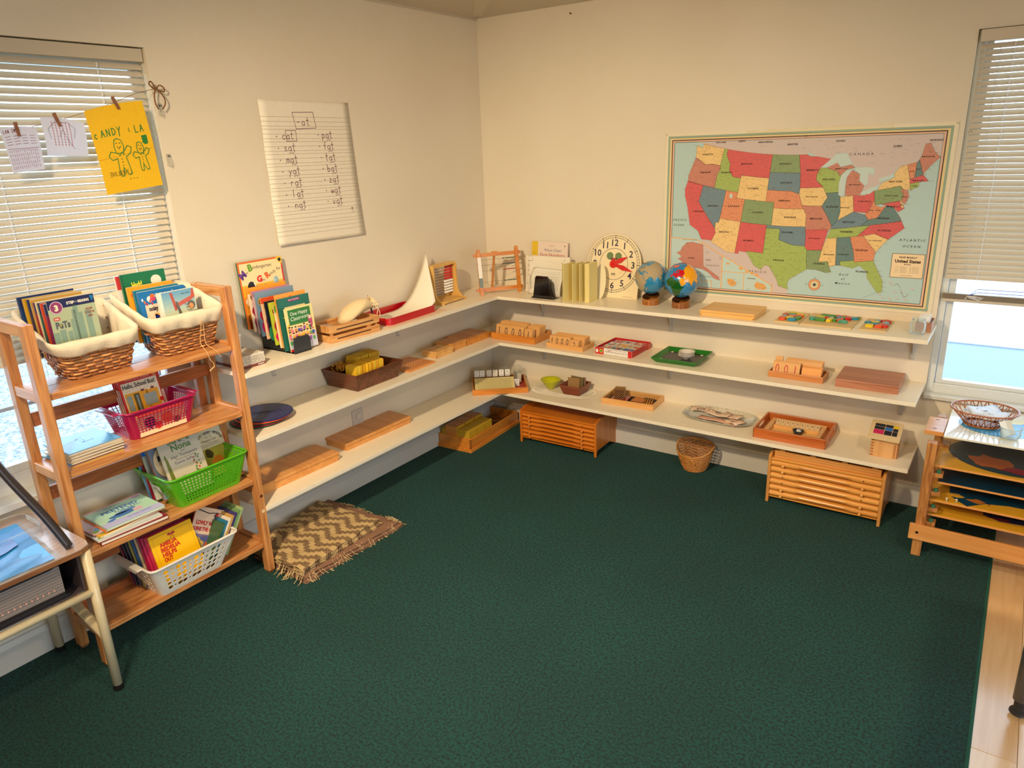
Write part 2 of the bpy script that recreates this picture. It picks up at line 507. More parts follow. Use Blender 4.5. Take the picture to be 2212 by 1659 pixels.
# floor: laminate planks under, carpet above
LAM1, LAM2 = (232, 190, 132), (214, 168, 108)
fl = struct('floor', MB().box(-T, RX1, RY1, T, -0.05, -0.016), solid((150, 110, 70), 0.6))
lam = [wood((236, 200, 150), (224, 184, 130), 'y', 0.16, 6, 1.0), wood((230, 192, 142), (218, 176, 122), 'y', 0.16, 6, 1.0), wood((240, 206, 158), (226, 188, 136), 'y', 0.16, 6, 1.0)]
k = 0
for i in range(11):
    x0 = 2.80 + i * 0.19
    y = -0.0 - (i * 0.43) % 1.2
    first = True
    while y > -4.4:
        y0 = y - (1.2 if not first else 0.35 + (i * .37) % .8)
        if first: y = 0.0
        first = False
        if x0 + .19 < RX1:
            MB().box(x0 + .0005, x0 + .1895, max(y0, RY1) + .0006, y - .0006, -.016, -.008).build('plank', lam[k % 3], fl, bevel=0.0008)
        k += 1
        y = y0
cp = MB().box(0.0, 2.868, RY1, 0.0, -0.016, 0.0).build('carpet', carpet_mat(), None, bevel=0.004)
tag(cp, 'dark green cut pile carpet covering the floor up to the pale laminate', 'carpet')
# bound edge of the carpet
MB().tube([(2.869, -6.3, -0.006), (2.869, -0.01, -0.006)], 0.007, 6).build('bound_edge', solid((16, 84, 66), 0.9), cp)

# baseboards
bb = MB().prism([(0, 0), (0.014, 0), (0.014, 0.088), (0.008, 0.108), (0, 0.112)], RY1, 0, 'y')
bb.v = [(p[0], p[1], p[2]) for p in bb.v]
struct('baseboard_left', bb, TRIM)
b2 = MB().prism([(0, 0), (-0.014, 0), (-0.014, 0.088), (-0.008, 0.104), (0, 0.108)], 0.014, RX1, 'x')
struct('baseboard_back', b2, TRIM)

# windows -------------------------------------------------------------------
VIN = solid((222, 224, 220), 0.35)
VIN2 = solid((228, 206, 190), 0.4)
def window_left():
    o = MB()
    d0, d1 = -0.085, -0.05
    y0, y1, z0, z1 = WL_Y0, WL_Y1, WL_Z0, WL_Z1
    fr = 0.075; d1 = -.06
    o.box(d0, d1, y0, y1, z0, z0 + fr); o.box(d0, d1, y0, y1, z1 - fr, z1)
    o.box(d0, d1, y0, y0 + .04, z0 + fr, z1 - fr); o.box(d0, d1, y1 - .022, y1, z0 + fr, z1 - fr)
    w1 = struct('window_1', o, VIN, bevel=0.003)
    # sliding sash jambs
    s = MB(); s.box(-.082, -.062, y1 - .036, y1 - .022, z0 + fr, z1 - fr); s.box(-.082, -.055, y1 - .115, y1 - .040, z0 + fr, 1.0)
    s.build('sash', VIN2, w1, bevel=0.002)
    s = MB(); s.box(-.082, -.06, y0 + .04, y1 - .115, z0 + fr, z0 + fr + .03)
    s.build('sash_rail', VIN, w1, bevel=0.002)
    MB().box(-.074, -.071, y0 + .03, y1 - .03, z0 + fr - .01, z1 - fr + .01).build('glass_pane', glass((240, 250, 255), 0.02, 0.01), w1)
    l = MB(); l.tube(smooth_curve([(-.058, y1 - .118, .93), (-.045, y1 - .15, .93), (-.045, y1 - .15, .87), (-.058, y1 - .118, .868)], 4), .004, 6)
    l.build('latch', solid((210, 215, 225), 0.3, 0.6), w1)
    struct('trim_1', MB().box(-0.06, 0.028, y0 - .03, y1 + .002, z0 - .022, z0 + .004), VIN, bevel=0.003)
window_left()
def window_right():
    o = MB(); x0, x1, z0, z1 = WR_X0, WR_X1, WR_Z0, WR_Z1
    d0, d1 = 0.03, 0.085
    o.box(x0, x0 + .028, d0, d1, z0, z1); o.box(x1 - .03, x1, d0, d1, z0, z1)
    o.box(x0 + .028, x1 - .03, d0, d1, z0, z0 + .045); o.box(x0 + .028, x1 - .03, d0, d1, z1 - .04, z1)
    w2 = struct('window_2', o, VIN, bevel=0.003)
    s = MB(); s.box(x0 + .03, x0 + .056, .045, .08, z0 + .045, z1 - .04)
    s.box(x0 + .056, x1 - .03, .045, .08, z0 + .045, z0 + .062)
    s.build('sash', VIN, w2, bevel=0.002)
    MB().box(x0 + .04, x1 - .03, .064, .068, z0 + .04, z1 - .03).build('glass_pane', glass((240, 250, 255), 0.02, 0.01), w2)
    struct('trim_2', MB().box(x0 - .004, x1 + .03, -.026, .03, z0 - .018, z0 + .003), VIN, bevel=0.003)
window_right()

# blinds --------------------------------------------------------------------
def slat_mat():
    m, nt, b = new_mat('vinyl_slat')
    b.inputs['Base Color'].default_value = lin((208, 195, 172)); b.inputs['Roughness'].default_value = .35
    tr = nt.nodes.new('ShaderNodeBsdfTranslucent'); tr.inputs[0].default_value = lin((240, 235, 215))
    mx = nt.nodes.new('ShaderNodeMixShader'); mx.inputs[0].default_value = .03
    nt.links.new(b.outputs[0], mx.inputs[1]); nt.links.new(tr.outputs[0], mx.inputs[2]); nt.links.new(mx.outputs[0], nt.nodes['Material Output'].inputs[0])
    return m
SLAT = slat_mat()
def slat_mb(L):
    m = MB(); rows = []
    prof = [(-.0135, 0), (-.0045, .0016), (.0045, .0016), (.0135, 0)]
    for s0 in (0, 1):
        rows.append([(p[0], s0 * L, p[1]) for p in prof])
    m.grid(rows)
    return m
def blind(name, label, org, rz, L, ztop, zbot, n, tilt, side):
    t = thing(name, label, 'blind', org, rz, group=None)
    # local frame: y runs along the window, +x into the room
    MB().box(-.018, .018, 0, L, ztop - .045, ztop).build('headrail', SLAT, t, bevel=0.002)
    proto = None
    sp = (ztop - .062 - zbot) / (n - 1)
    for i in range(n):
        z = ztop - .062 - i * sp
        if proto is None:
            proto = slat_mb(L - .012).build('slat', SLAT, t, smooth=True); o = proto
        else:
            o = proto.copy(); COL.objects.link(o)
        o.location = (0, .006, z); o.rotation_euler = (0, tilt + random.uniform(-.02, .02), 0)
    return t, sp
org = (-0.03, WL_Y0 + .01, 0)
tL, sp = blind('window_blind', 'wide white slatted blind half covering the left window behind the book rack', org, 0, WL_Y1 - WL_Y0 - .015, WL_Z1 - .004, 1.085, 41, math.radians(52), 1)
for yy in (.12, .72, 1.11):
    c = MB()
    z = WL_Z1 - .06
    c.tube([(.012, yy, z), (.012, yy, 1.0)], .0008, 4)
    k = 0
    while z > 1.09:
        c.tube([(.013, yy, z), (.013, yy + .004, z - .009), (.013, yy, z - .016)], .0022, 5); z -= sp
    c.build('ladder_cord', solid((240, 240, 240), .6), tL)
MB().box(-.014, .012, .006, WL_Y1 - WL_Y0 - .02, .925, .938).build('bottom_rail', solid((190, 205, 225), .4), tL, bevel=.003)
bR_org = (WR_X1 - .01, 0.0, 0)
tR, sp = blind('window_blind', 'narrow pale slatted blind over the right window with bundled lower slats', bR_org, PI/2, WR_X1 - WR_X0 - .02, WR_Z1 - .004, 1.125, 41, -math.radians(52), 1)
# rz=90deg: local +y -> world -x, local +x -> world +y ; room is local -x
for i in range(9):
    o = slat_mb(WR_X1 - WR_X0 - .03).build('slat', SLAT, tR, smooth=True)
    o.location = (0, .01, 1.028 + i * .0028)
MB().box(-.013, .013, .008, WR_X1 - WR_X0 - .025, 1.014, 1.026).build('bottom_rail', SLAT, tR, bevel=.003)
for yy in (1.10, 0.62):
    c = MB(); z = WR_Z1 - .06
    c.tube([(-.012, yy, z), (-.012, yy, 1.04)], .0008, 4)
    while z > 1.12:
        c.tube([(-.013, yy, z), (-.013, yy + .003, z - .008), (-.013, yy, z - .014)], .0022, 5); z -= sp
    c.build('ladder_cord', solid((240, 240, 240), .6), tR)
MB().tube([(-.02, 1.148, 2.06), (-.02, 1.148, 1.12)], .0016, 6).build('tilt_wand', glass((230, 230, 230), .3), tR)
kn = MB()
for j in range(7):
    a = j * .9
    kn.tube(smooth_curve([(-.02, 1.13 - .004*j, 1.045), (-.028, 1.12 - .006*j, 1.04 - .005*math.sin(a)), (-.026, 1.10 - .006*j, 1.035 + .008*math.cos(a)), (-.02, 1.125, 1.046)], 4), .0009, 4)
kn.tube([(-.02, 1.13, 1.04), (-.022, 1.136, 1.02), (-.022, 1.13, 1.005), (-.022, 1.124, 1.02), (-.02, 1.13, 1.04)], .0009, 4)
kn.build('knotted_cord', solid((235, 235, 230), .7), tR)
c = MB(); c.tube([(-.02, 1.12, 1.046), (-.016, 1.09, 1.076), (-.016, .1, 1.076)], .0012, 4); c.tube([(-.02, 1.12, 1.046), (-.016, 1.09, 1.062), (-.016, .1, 1.062)], .0012, 4)
c.build('pull_cord', solid((70, 90, 190), .5), tR)

# the ground outside, seen under both blinds
def ground_mat():
    m, nt, b = new_mat('gravel')
    tc = nt.nodes.new('ShaderNodeTexCoord')
    n = nt.nodes.new('ShaderNodeTexNoise'); n.inputs['Scale'].default_value = 28; n.inputs['Detail'].default_value = 5; n.inputs['Roughness'].default_value = .8
    cr = nt.nodes.new('ShaderNodeValToRGB')
    cr.color_ramp.elements[0].position = .38; cr.color_ramp.elements[0].color = lin((84, 98, 112))
    cr.color_ramp.elements[1].position = .58; cr.color_ramp.elements[1].color = lin((178, 178, 174))
    nt.links.new(tc.outputs['Object'], n.inputs['Vector']); nt.links.new(n.outputs['Fac'], cr.inputs[0]); nt.links.new(cr.outputs[0], b.inputs['Base Color'])
    b.inputs['Roughness'].default_value = .8
    return m
tag(MB().box(RX1 + T + .01, 16, -12, 4, -.35, -.3).build('side_yard', solid((120, 126, 128), .8)), kind='structure')  # unseen ground beyond the added daylight opening
g = MB().box(-9, -T - .01, -12, 6, -.35, -.3)
tag(g.build('gravel_yard', ground_mat()), kind='structure')
tag(MB().box(-T - .01, 12, T + .01, 4.6, -.35, -.3).build('paved_yard', solid((92, 112, 138), .35)), kind='structure')
tag(MB().box(-T - .01, 12, 4.6, 30, -.35, -.29).build('far_glare_ground', solid((190, 188, 184), .7)), kind='structure')  # whiter than the near paving; the road's overexposed glare put into its colour
# ---------------------------------------------------------------- corner shelves
SH = solid((242, 230, 204), 0.32, bump=0.05, bscale=40)
Z1, Z2, Z3 = 0.904, 0.625, 0.313
SHD = {1: (Z1, 2.515, -2.046, 'topmost of the three white corner shelves, under the map'),
       2: (Z2, 2.505, -2.038, 'middle one of the three white corner shelves'),
       3: (Z3, 2.512, -2.045, 'lowest of the three white corner shelves, just above the carpet')}
def bracket(parent, x, y, z, wall):
    m = MB()
    if wall == 'b':
        m.box(x-.011, x+.011, -.004, 0, z-.155, z); m.box(x-.011, x+.011, -.26, 0, z-.004, z)
        m.prism([(-.004, z-.14), (-.05, z-.03), (-.10, z-.004), (-.004, z-.004)], x-.0025, x+.0025, 'x')
        m.cyl((x, -.003, z-.155), .011, -.0, .004, 12)
    else:
        m.box(0, .004, y-.011, y+.011, z-.13, z); m.box(0, .24, y-.011, y+.011, z-.004, z)
        m.prism([(.004, z-.115), (.04, z-.03), (.09, z-.004), (.004, z-.004)], y-.0025, y+.0025, 'y')
        m.cyl((.003, y, z-.13), .011, 0, .004, 12)
    m.build('bracket', TRIM, parent, bevel=.001)
for i, (z, xr, yl, lab) in SHD.items():
    t = thing('corner_shelf', lab, 'shelf', (0, 0, 0))
    th = .018
    MB().prism([(0.001, -.001), (.305, -.3235), (.305, yl), (0.001, yl)], z-th, z, 'z').build('shelf_board', SH, t, bevel=.0015)
    MB().prism([(0.0015, -.001), (xr, -.001), (xr, -.3235), (.3055, -.3235)], z-th, z, 'z').build('shelf_board', SH, t, bevel=.0015)
    for x in (.415, 1.25, 2.42 if i != 1 else 2.437):
        bracket(t, x, 0, z-th, 'b')
    for y in (-1.695, -.86): bracket(t, 0, y, z-th, 'l')
# wall outlet between middle and lowest shelf
t = thing('wall_outlet', 'square white wall socket cover with a round centre above the long boards', 'outlet', (0, -1.217, .405))
MB().box(0, .006, -.039, .039, -.06, .03).build('cover_plate', solid((205, 198, 184), .4), t, bevel=.002)
m = MB(); m.x = Matrix.Rotation(PI/2, 4, 'Y'); m.cyl((0, 0, 0), .019, .004, .014, 24)
m.x = None; m.build('round_plug', solid((212, 206, 192), .4), t, bevel=.002, loc=(0, .004, -.008))
# red push pin high on the back wall
t = MB(); t.x = Matrix.Rotation(PI/2, 4, 'X'); t.lathe([(.002, 0), (.002, .006), (.004, .007), (.004, .012), (0, .012)], 12)
tag(t.build('push_pin', solid((110, 10, 20), .4), loc=(.63, 0, 2.39)), 'tiny dark red push pin high on the wall right of the corner', 'pin')

BEECH = wood((226, 172, 104), (208, 150, 84), 'x', .35, 8)
BEECHY = wood((226, 172, 104), (208, 150, 84), 'y', .35, 8)
HONEY = wood((216, 138, 52), (196, 116, 36), 'x', .3, 7, .3)
HONEYY = wood((216, 138, 52), (196, 116, 36), 'y', .3, 7, .3)
WALNUT = wood((112, 60, 34), (70, 34, 18), 'x', .35, 8, .2)
PINE = wood((222, 170, 106), (190, 122, 60), 'x', .4, 12, .15)
FELT = solid((60, 30, 24), .9)

def open_box(parent, w, d, h, th, mat, bot=None, name='', z0=0.0, bevel=.0015, floor_mat=None):
    """tray with four walls as parts; x 0..w, y 0..d (front y=0)"""
    for (a, b, c, e) in ((0, w, 0, th), (0, w, d-th, d), (0, th, th, d-th), (w-th, w, th, d-th)):
        MB().box(a, b, c, e, z0, z0+h).build('side_panel', mat, parent, bevel=bevel)
    MB().box(th, w-th, th, d-th, z0, z0+.004).build('base_panel', floor_mat or mat, parent)

# ================= top shelf, back wall =================
# bead frame
cx, cy = .27, -.237
t = thing('bead_counter', 'wooden bead counting rack with green blue and red beads standing in the corner', 'bead counter', (.272, -.243, Z1), math.radians(56), math.radians(-9))
W2 = .125
def plank_round(p, q, w, th):
    m = MB(); m.bar(p, q, w, th, (0, 1, 0))
    return m
fr = HONEY
def stadium(x0, z0, x1, z1, w, y0, y1):
    d = Vector((x1-x0, z1-z0)); L = d.length; d.normalize(); nrm = Vector((-d.y, d.x)); P = []
    for k in range(9):
        a = -PI/2 + PI*k/8; P.append(Vector((x1, z1)) + d*math.cos(a)*w/2 + nrm*math.sin(a)*w/2)
    for k in range(9):
        a = PI/2 + PI*k/8; P.append(Vector((x0, z0)) + d*math.cos(a)*w/2 + nrm*math.sin(a)*w/2)
    return MB().prism([(p.x, p.y) for p in P], y0, y1, 'y')
HZ = .255
stadium(-W2-.012, .03, W2+.012, .03, .022, 0, .012).build('frame_bar', fr, t)
stadium(-W2-.012, HZ-.022, W2+.012, HZ-.022, .022, 0, .012).build('frame_bar', fr, t)
stadium(-W2+.006, .008, -W2+.006, HZ, .022, -.012, 0).build('frame_bar', fr, t)
stadium(W2-.006, .008, W2-.006, HZ+.006, .022, -.012, 0).build('frame_bar', fr, t)
p = Print(-.012); p.rect(-W2-.005, -W2+.017, .10, HZ-.035, (238, 232, 220)); p.rect(-W2-.005, -W2+.017, .045, .10, (120, 130, 125)); p.done('painted_strip', t)
sp_ = MB(); sp_.bar((-.01, .02, HZ-.01), (-.02, .10, .012), .026, .006, (1, 0, 0)); sp_.bar((-.01, .006, HZ-.008), (-.01, .03, HZ-.008), .03, .006); sp_.build('stand_leg', fr, t, bevel=.001)
for k, (zz, cc) in enumerate(((HZ-.05, (20, 80, 50)), (HZ-.082, (20, 45, 75)), (HZ-.115, (180, 25, 45)), (.075, (20, 80, 50)))):
    MB().tube([(-W2+.01, .004, zz), (W2-.01, .004, zz)], .0008, 5).build('wire', solid((150, 140, 120), .3, .8), t)
    b = MB()
    for j in range(10):
        b.lathe([(0, -.0035), (.0035, -.0022), (.004, 0), (.0035, .0022), (0, .0035)], 8, (W2-.016-j*.0078-(.004 if j > 7 else 0), .004, zz))
    b.build('bead_row', solid(cc, .25), t, smooth=True)

# magazine holder with papers and a black photo stand
t = thing('paper_pad', 'thick pad of worksheet papers standing against the wall beside the bead frame', 'papers', (.357, -.105, Z1), 0, math.radians(-6))
MB().box(0, .30, 0, .018, 0, .212).build('sheet_block', solid((232, 222, 200), .6), t)
p = Print(0.0); p.rect(0, .30, 0, .208, (236, 228, 208))
for j in range(4): p.frame(.012, .045, .15-j*.028+.03, .15-j*.028+.058, .0012, (90, 85, 80), 1); p.line([(.022, .155-j*.028+.035), (.022, .155-j*.028+.05)], .001, (120, 110, 100), 1)
p.line([(.012, .10), (.03, .10)], .001, (80, 80, 80), 1)
p.text('Find', .016, .04, .007, (90, 85, 80), rot=PI/2); p.frame(.01, .034, .01, .09, .0008, (90, 85, 80), 1)
p.rect(.26, .264, .19, .196, (60, 60, 60), 1); p.done('print', t)
t = thing('activity_book', 'wipe clean number book with a yellow spine strip, rearmost behind the worksheets', 'book', (.365, -.055, Z1), 0, math.radians(-5))
MB().box(0, .247, 0, .008, 0, .288).build('cover', solid((226, 206, 188), .35), t, bevel=.001)
MB().box(.003, .245, .002, .006, .001, .2872).build('page_block', solid((240, 232, 214), .7), t)
p = Print(0); p.rect(0, .247, 0, .288, (228, 208, 190)); p.rect(0, .042, 0, .288, (222, 186, 40), 1)
p.text('Usborne', .14, .262, .007, (150, 130, 120), al='c'); p.text('Wipe-Clean', .145, .232, .016, (90, 110, 130), al='c', w=.118); p.text('First Numbers', .145, .203, .018, (170, 60, 50), al='c', w=.17)
p.disc(.228, .266, .004, (120, 80, 80), 1); p.text('C', .012, .215, .012, (180, 60, 30)); p.done('cover_print', t)
t = thing('folder_sheet', 'pale sheet with grid corner leaning behind the black stand', 'paper', (.40, -.14, Z1), math.radians(-2), math.radians(-8))
MB().box(0, .29, 0, .002, 0, .185).build('sheet', solid((238, 232, 214), .6), t)
p = Print(0)
for j in range(3): p.frame(.05, .065, .145-j*.016, .161-j*.016, .0006, (150, 145, 135), 0)
p.line([(.075, .135), (.24, .135)], .0008, (120, 120, 120)); p.done('print', t)
# hundred chart sheets curled over
t = thing('chart_sheets', 'curled worksheet showing a hundred number grid, held behind the black stand', 'paper', (.44, -.185, Z1))
m = MB(); rows = []
for i in range(13):
    a = i / 12
    y = .035*(a**2)*1.2 - .012*math.sin(a*PI); z = .155*a - .02*max(0, a-.8)
    rows.append([(-.02*(1-a) + x, y + .012*math.cos(x*14), z) for x in [j*.026 for j in range(10)]])
m.grid(rows); m.build('sheet', solid((240, 236, 222), .6), t, smooth=True, solidify=.0008)
g = MB(); g.col = (110, 105, 110)
def on_sheet(u, v):
    a = v; x = u*.234
    y = .035*(a**2)*1.2 - .012*math.sin(a*PI); z = .155*a - .02*max(0, a-.8)
    return (-.02*(1-a)+x, y+.012*math.cos(x*14)-.0009, z)
for k in range(9):
    v = .25 + k*.078; L = [on_sheet(.12+.82*j/16, v) for j in range(17)]; g.tube(L, .0004, 3)
for k in range(11):
    u = .12 + .082*k; L = [on_sheet(u, .25+.624*j/8) for j in range(9)]; g.tube(L, .0004, 3)
for k in range(60):
    u = .14+.082*(k % 10); v = .27+.078*(k//10)
    g.tube([on_sheet(u+.02, v+.015), on_sheet(u+.035, v+.05)], .0006, 3)
g.build('printed_grid', ink(), t, fix=False)
tp = Print(0); tp.text('The Hundred B', 0, 0, .009, (60, 60, 60), w=.085); o = tp.done('title', t); o.rotation_euler = (0, -PI/2, 0); o.location = (.012, -.001, .03)
# black stand
t = thing('photo_stand', 'glossy black stepped stand in front of the curled worksheets', 'stand', (.508, -.262, Z1))
m = MB(); m.prism([(0, 0), (.142, 0), (.142, .004), (.128, .012), (.108, .118), (.100, .126), (.03, .126), (.022, .118), (.006, .012), (0, .006)], 0, .012, 'y')
m.build('front_plate', solid((16, 12, 14), .12, coat=.6), t, bevel=.003)
MB().prism([(.008, .0), (.13, 0), (.118, .09), (.10, .108), (.035, .108), (.02, .09)], .012, .035, 'y').build('rear_step', solid((18, 14, 16), .2, coat=.5), t, bevel=.004)
MB().box(-.002, .15, -.01, .05, 0, .004).build('foot_plate', solid((16, 12, 14), .15), t, bevel=.001)
# accordion booklet
t = thing('accordion_booklet', 'pale yellow folding card booklet standing zigzag open beside the clock', 'booklet', (.70, -.30, Z1))
YEL = solid((232, 214, 140), .5)
pts = [(.0, .055), (.045, -.008), (.055, .10), (.09, .012), (.098, .115), (.125, .028), (.128, .125), (.150, .045)]
for a, b in zip(pts, pts[1:]):
    MB().bar((a[0], a[1], .106), (b[0], b[1], .106), .0022, .212).build('panel', YEL, t, bevel=.0004)
MB().box(.150, .178, .04, .135, 0, .212).build('panel_stack', YEL, t, bevel=.001)
p = Print(0); p.ring(.035, .16, .012, .002, (170, 165, 150), 0, 20); p.line([(.012, .13), (.05, .13)], .001, (150, 150, 150)); p.rect(.025, .035, .03, .14, (196, 190, 150), 0)
o = p.done('print', t); o.location = (0, .053, 0); o.rotation_euler = (0, 0, math.radians(-54.5))
t = thing('round_card', 'pale round card tucked behind the yellow booklet', 'card', (.872, -.125, Z1+.058), 0, math.radians(-8))
m = MB(); m.prism([(.034*math.cos(a*PI/12), .095+.098*math.sin(a*PI/12)) for a in range(24)], 0, .002, 'y'); m.build('sheet', solid((238, 226, 186), .5), t, loc=(0, 0, -.058))

# judy clock --------------------------------------------------------------
t = thing('teaching_clock', 'large cream teaching clock with red hands leaning on the wall by the globes', 'clock', (.916, -.075, Z1), 0, math.radians(-9))
R = .166; CZ = .186
outl = [(-.158, 0), (.158, 0), (.160, .10)] + [(R*math.cos(a), CZ + R*math.sin(a)) for a in [PI*(-.14 + 1.28*k/30) for k in range(31)]] + [(-.160, .10)]
MB().prism(outl, 0, .009, 'y').build('face_board', solid((244, 226, 182), .35), t, bevel=.0015)
NAVY = (34, 32, 62)
p = Print(0)
p.ring(0, CZ, .1565, .0022, NAVY, 0, 72); p.ring(0, CZ, .1445, .0022, NAVY, 0, 72); p.ring(0, CZ, .0865, .0022, NAVY, 0, 60)
for k in range(60):
    a = PI/2 - k*PI/30; big = k % 5 == 0
    r0, r1 = (.140, .160) if big else (.1475, .1545)
    p.line([(r0*math.cos(a), CZ+r0*math.sin(a)), (r1*math.cos(a), CZ+r1*math.sin(a))], .003 if big else .0014, NAVY)
for k in range(12):
    a = PI/2 - (k+1)*PI/6
    p.text(str(k+1), .118*math.cos(a), CZ + .118*math.sin(a) - .0175, .035, NAVY, al='c', bold=.016)
p.text('Judy', .002, CZ-.058, .010, NAVY, al='c', bold=.04); p.text('MATH TIME', .002, CZ-.068, .003, NAVY, al='c')
p.disc(-.045, CZ-.045, .0018, (110, 90, 70), 1); p.disc(.045, CZ-.045, .0018, (110, 90, 70), 1); p.disc(0, CZ+.055, .0016, (150, 130, 90), 1)
p.text('Judy/Instructo', -.15, .006, .004, NAVY); p.text('THE JUDY CLOCK 9 1998', .07, .008, .0035, NAVY)
for k in (-1, 1): p.disc(k*.026, CZ+.044, .021, (110, 132, 84), 0)
p.rect(-.02, .02, CZ+.02, CZ+.034, (176, 60, 50), 0)
for k in (-1, 1):
    for j in range(7):
        a = j*.9; p.line([(k*.026+.008*math.cos(a), CZ+.044+.008*math.sin(a)), (k*.026+.015*math.cos(a+.3), CZ+.044+.015*math.sin(a+.3))], .0012, (60, 120, 60), 1)
p.done('dial_print', t)
RED = solid((214, 26, 22), .3, coat=.3)
def hand(L, w, ang):
    m = MB(); P = [(0, -w*.45), (L*.25, -w*.5), (L*.5, -w*.75), (L*.62, -w*.6), (L, -w*.05), (L, w*.05), (L*.62, w*.6), (L*.5, w*.75), (L*.25, w*.5), (0, w*.45)]
    c, s_ = math.cos(ang), math.sin(ang)
    m.prism([(x*c - z*s_, CZ + x*s_ + z*c) for x, z in P], -.006, -.004, 'y'); return m
hand(.094, .018, math.radians(27)).build('hour_hand', RED, t); hand(.125, .018, math.radians(-17)).build('minute_hand', RED, t)
m = MB(); m.x = Matrix.Translation((0, 0, CZ)) @ Matrix.Rotation(PI/2, 4, 'X'); m.lathe([(.021, 0), (.021, .008), (.018, .010), (.004, .010), (.003, .013), (0, .013)], 28)
m.x = None; m.build('hub', RED, t, smooth=False)

# globes -------------------------------------------------------------------
def land_faces(R, rad, polys, col_of, rot):
    """raised land patches: grid in lon/lat clipped to polygons"""
    pass
LANDS = {
 'africa': [(-17,15),(-16,21),(-10,29),(-6,35),(2,36.5),(10,37),(11,33.5),(20,31),(25,32),(32,31),(35,26),(38,19),(43,12),(51,11.5),(47,4),(41,-3),(39,-8),(40.5,-15),(35,-21),(35,-25),(31,-30),(27,-34),(19,-35),(17,-29),(13,-20),(12,-14),(13,-8),(9,-1),(9,4),(4,6),(-4,5),(-8,4.5),(-13,8),(-17,13)],
 'europe': [(-9,37),(-9,43),(-2,44),(-1,47),(-5,48.5),(2,51),(8,54),(10,57),(13,54.5),(20,55),(24,59),(30,60),(24,60.5),(22,63),(25,65.5),(21,65),(17,61),(18,59),(13,55.5),(6,58),(5,62),(12,67),(20,70),(30,70),(41,67),(45,68),(55,68.5),(60,69),(60,60),(58,52),(50,49),(48,42),(40,43.5),(38,47),(33,45.5),(29,45),(28,41),(23,40),(23,36.5),(20,40),(14,45.5),(17,40.5),(16,38),(10,44),(4,43.5),(0,40),(-2,36.8)],
 'asia': [(27,40),(36,36.5),(35,30),(39,22),(43,13),(52,17),(59,22),(56,26),(50,30),(57,26),(62,25),(68,24),(73,20),(75,12),(77.5,8),(80,13),(87,21),(92,22),(95,16),(98,10),(103,1.5),(103,6),(100,13),(106,9),(109,13),(106,20),(113,22),(121,28),(121,37),(118,39),(125,38),(127,35),(129,37),(130,42),(138,48),(141,53),(135,55),(150,59),(156,57),(157,52),(163,58),(170,60),(179,63),(179,69),(160,70),(140,73),(113,74),(100,77),(80,73),(70,72),(68,68),(60,69),(60,60),(58,52),(50,49),(49,44),(53,42),(54,37),(49,38),(48,42),(42,41),(36,41),(30,41)],
 'greenland': [(-72,78),(-60,82),(-30,83.5),(-18,79),(-22,71),(-40,65),(-44,60),(-52,66),(-55,70),(-60,76)],
 'namerica': [(-168,66),(-156,71),(-130,70),(-110,68),(-95,72),(-82,69),(-94,60),(-92,57),(-82,55),(-80,51),(-78,60),(-70,61),(-64,60),(-56,52),(-65,48),(-66,44),(-71,41),(-76,35),(-81,31),(-80,26),(-83,29),(-90,29),(-97,27),(-97,21),(-90,21),(-83,10),(-78,8),(-85,11),(-95,16),(-105,20),(-113,31),(-118,34),(-124,40),(-124,48),(-135,58),(-150,60),(-160,56),(-165,61)],
 'arabia_isles': [(95,5),(101,0),(105,-5),(100,-1)],
 'java': [(109,1),(113,3),(117,6),(118,2),(115,-3),(110,-2)],
 'madagascar': [(44,-24),(47,-25),(50,-16),(49,-12),(44,-17)],
 'britain': [(-5,50),(1,51),(0,54),(-3,58),(-6,57),(-4,54)],
 'iceland': [(-24,65),(-18,66.5),(-14,65),(-18,63.5)],
 'antarctica': [(-180,-72),(-90,-72),(0,-70),(90,-67),(180,-72),(180,-89),(-180,-89)],
}
def pip(x, y, P):
    c = False; j = len(P) - 1
    for i in range(len(P)):
        if (P[i][1] > y) != (P[j][1] > y) and x < (P[j][0]-P[i][0])*(y-P[i][1])/(P[j][1]-P[i][1]+1e-12)+P[i][0]: c = not c
        j = i
    return c
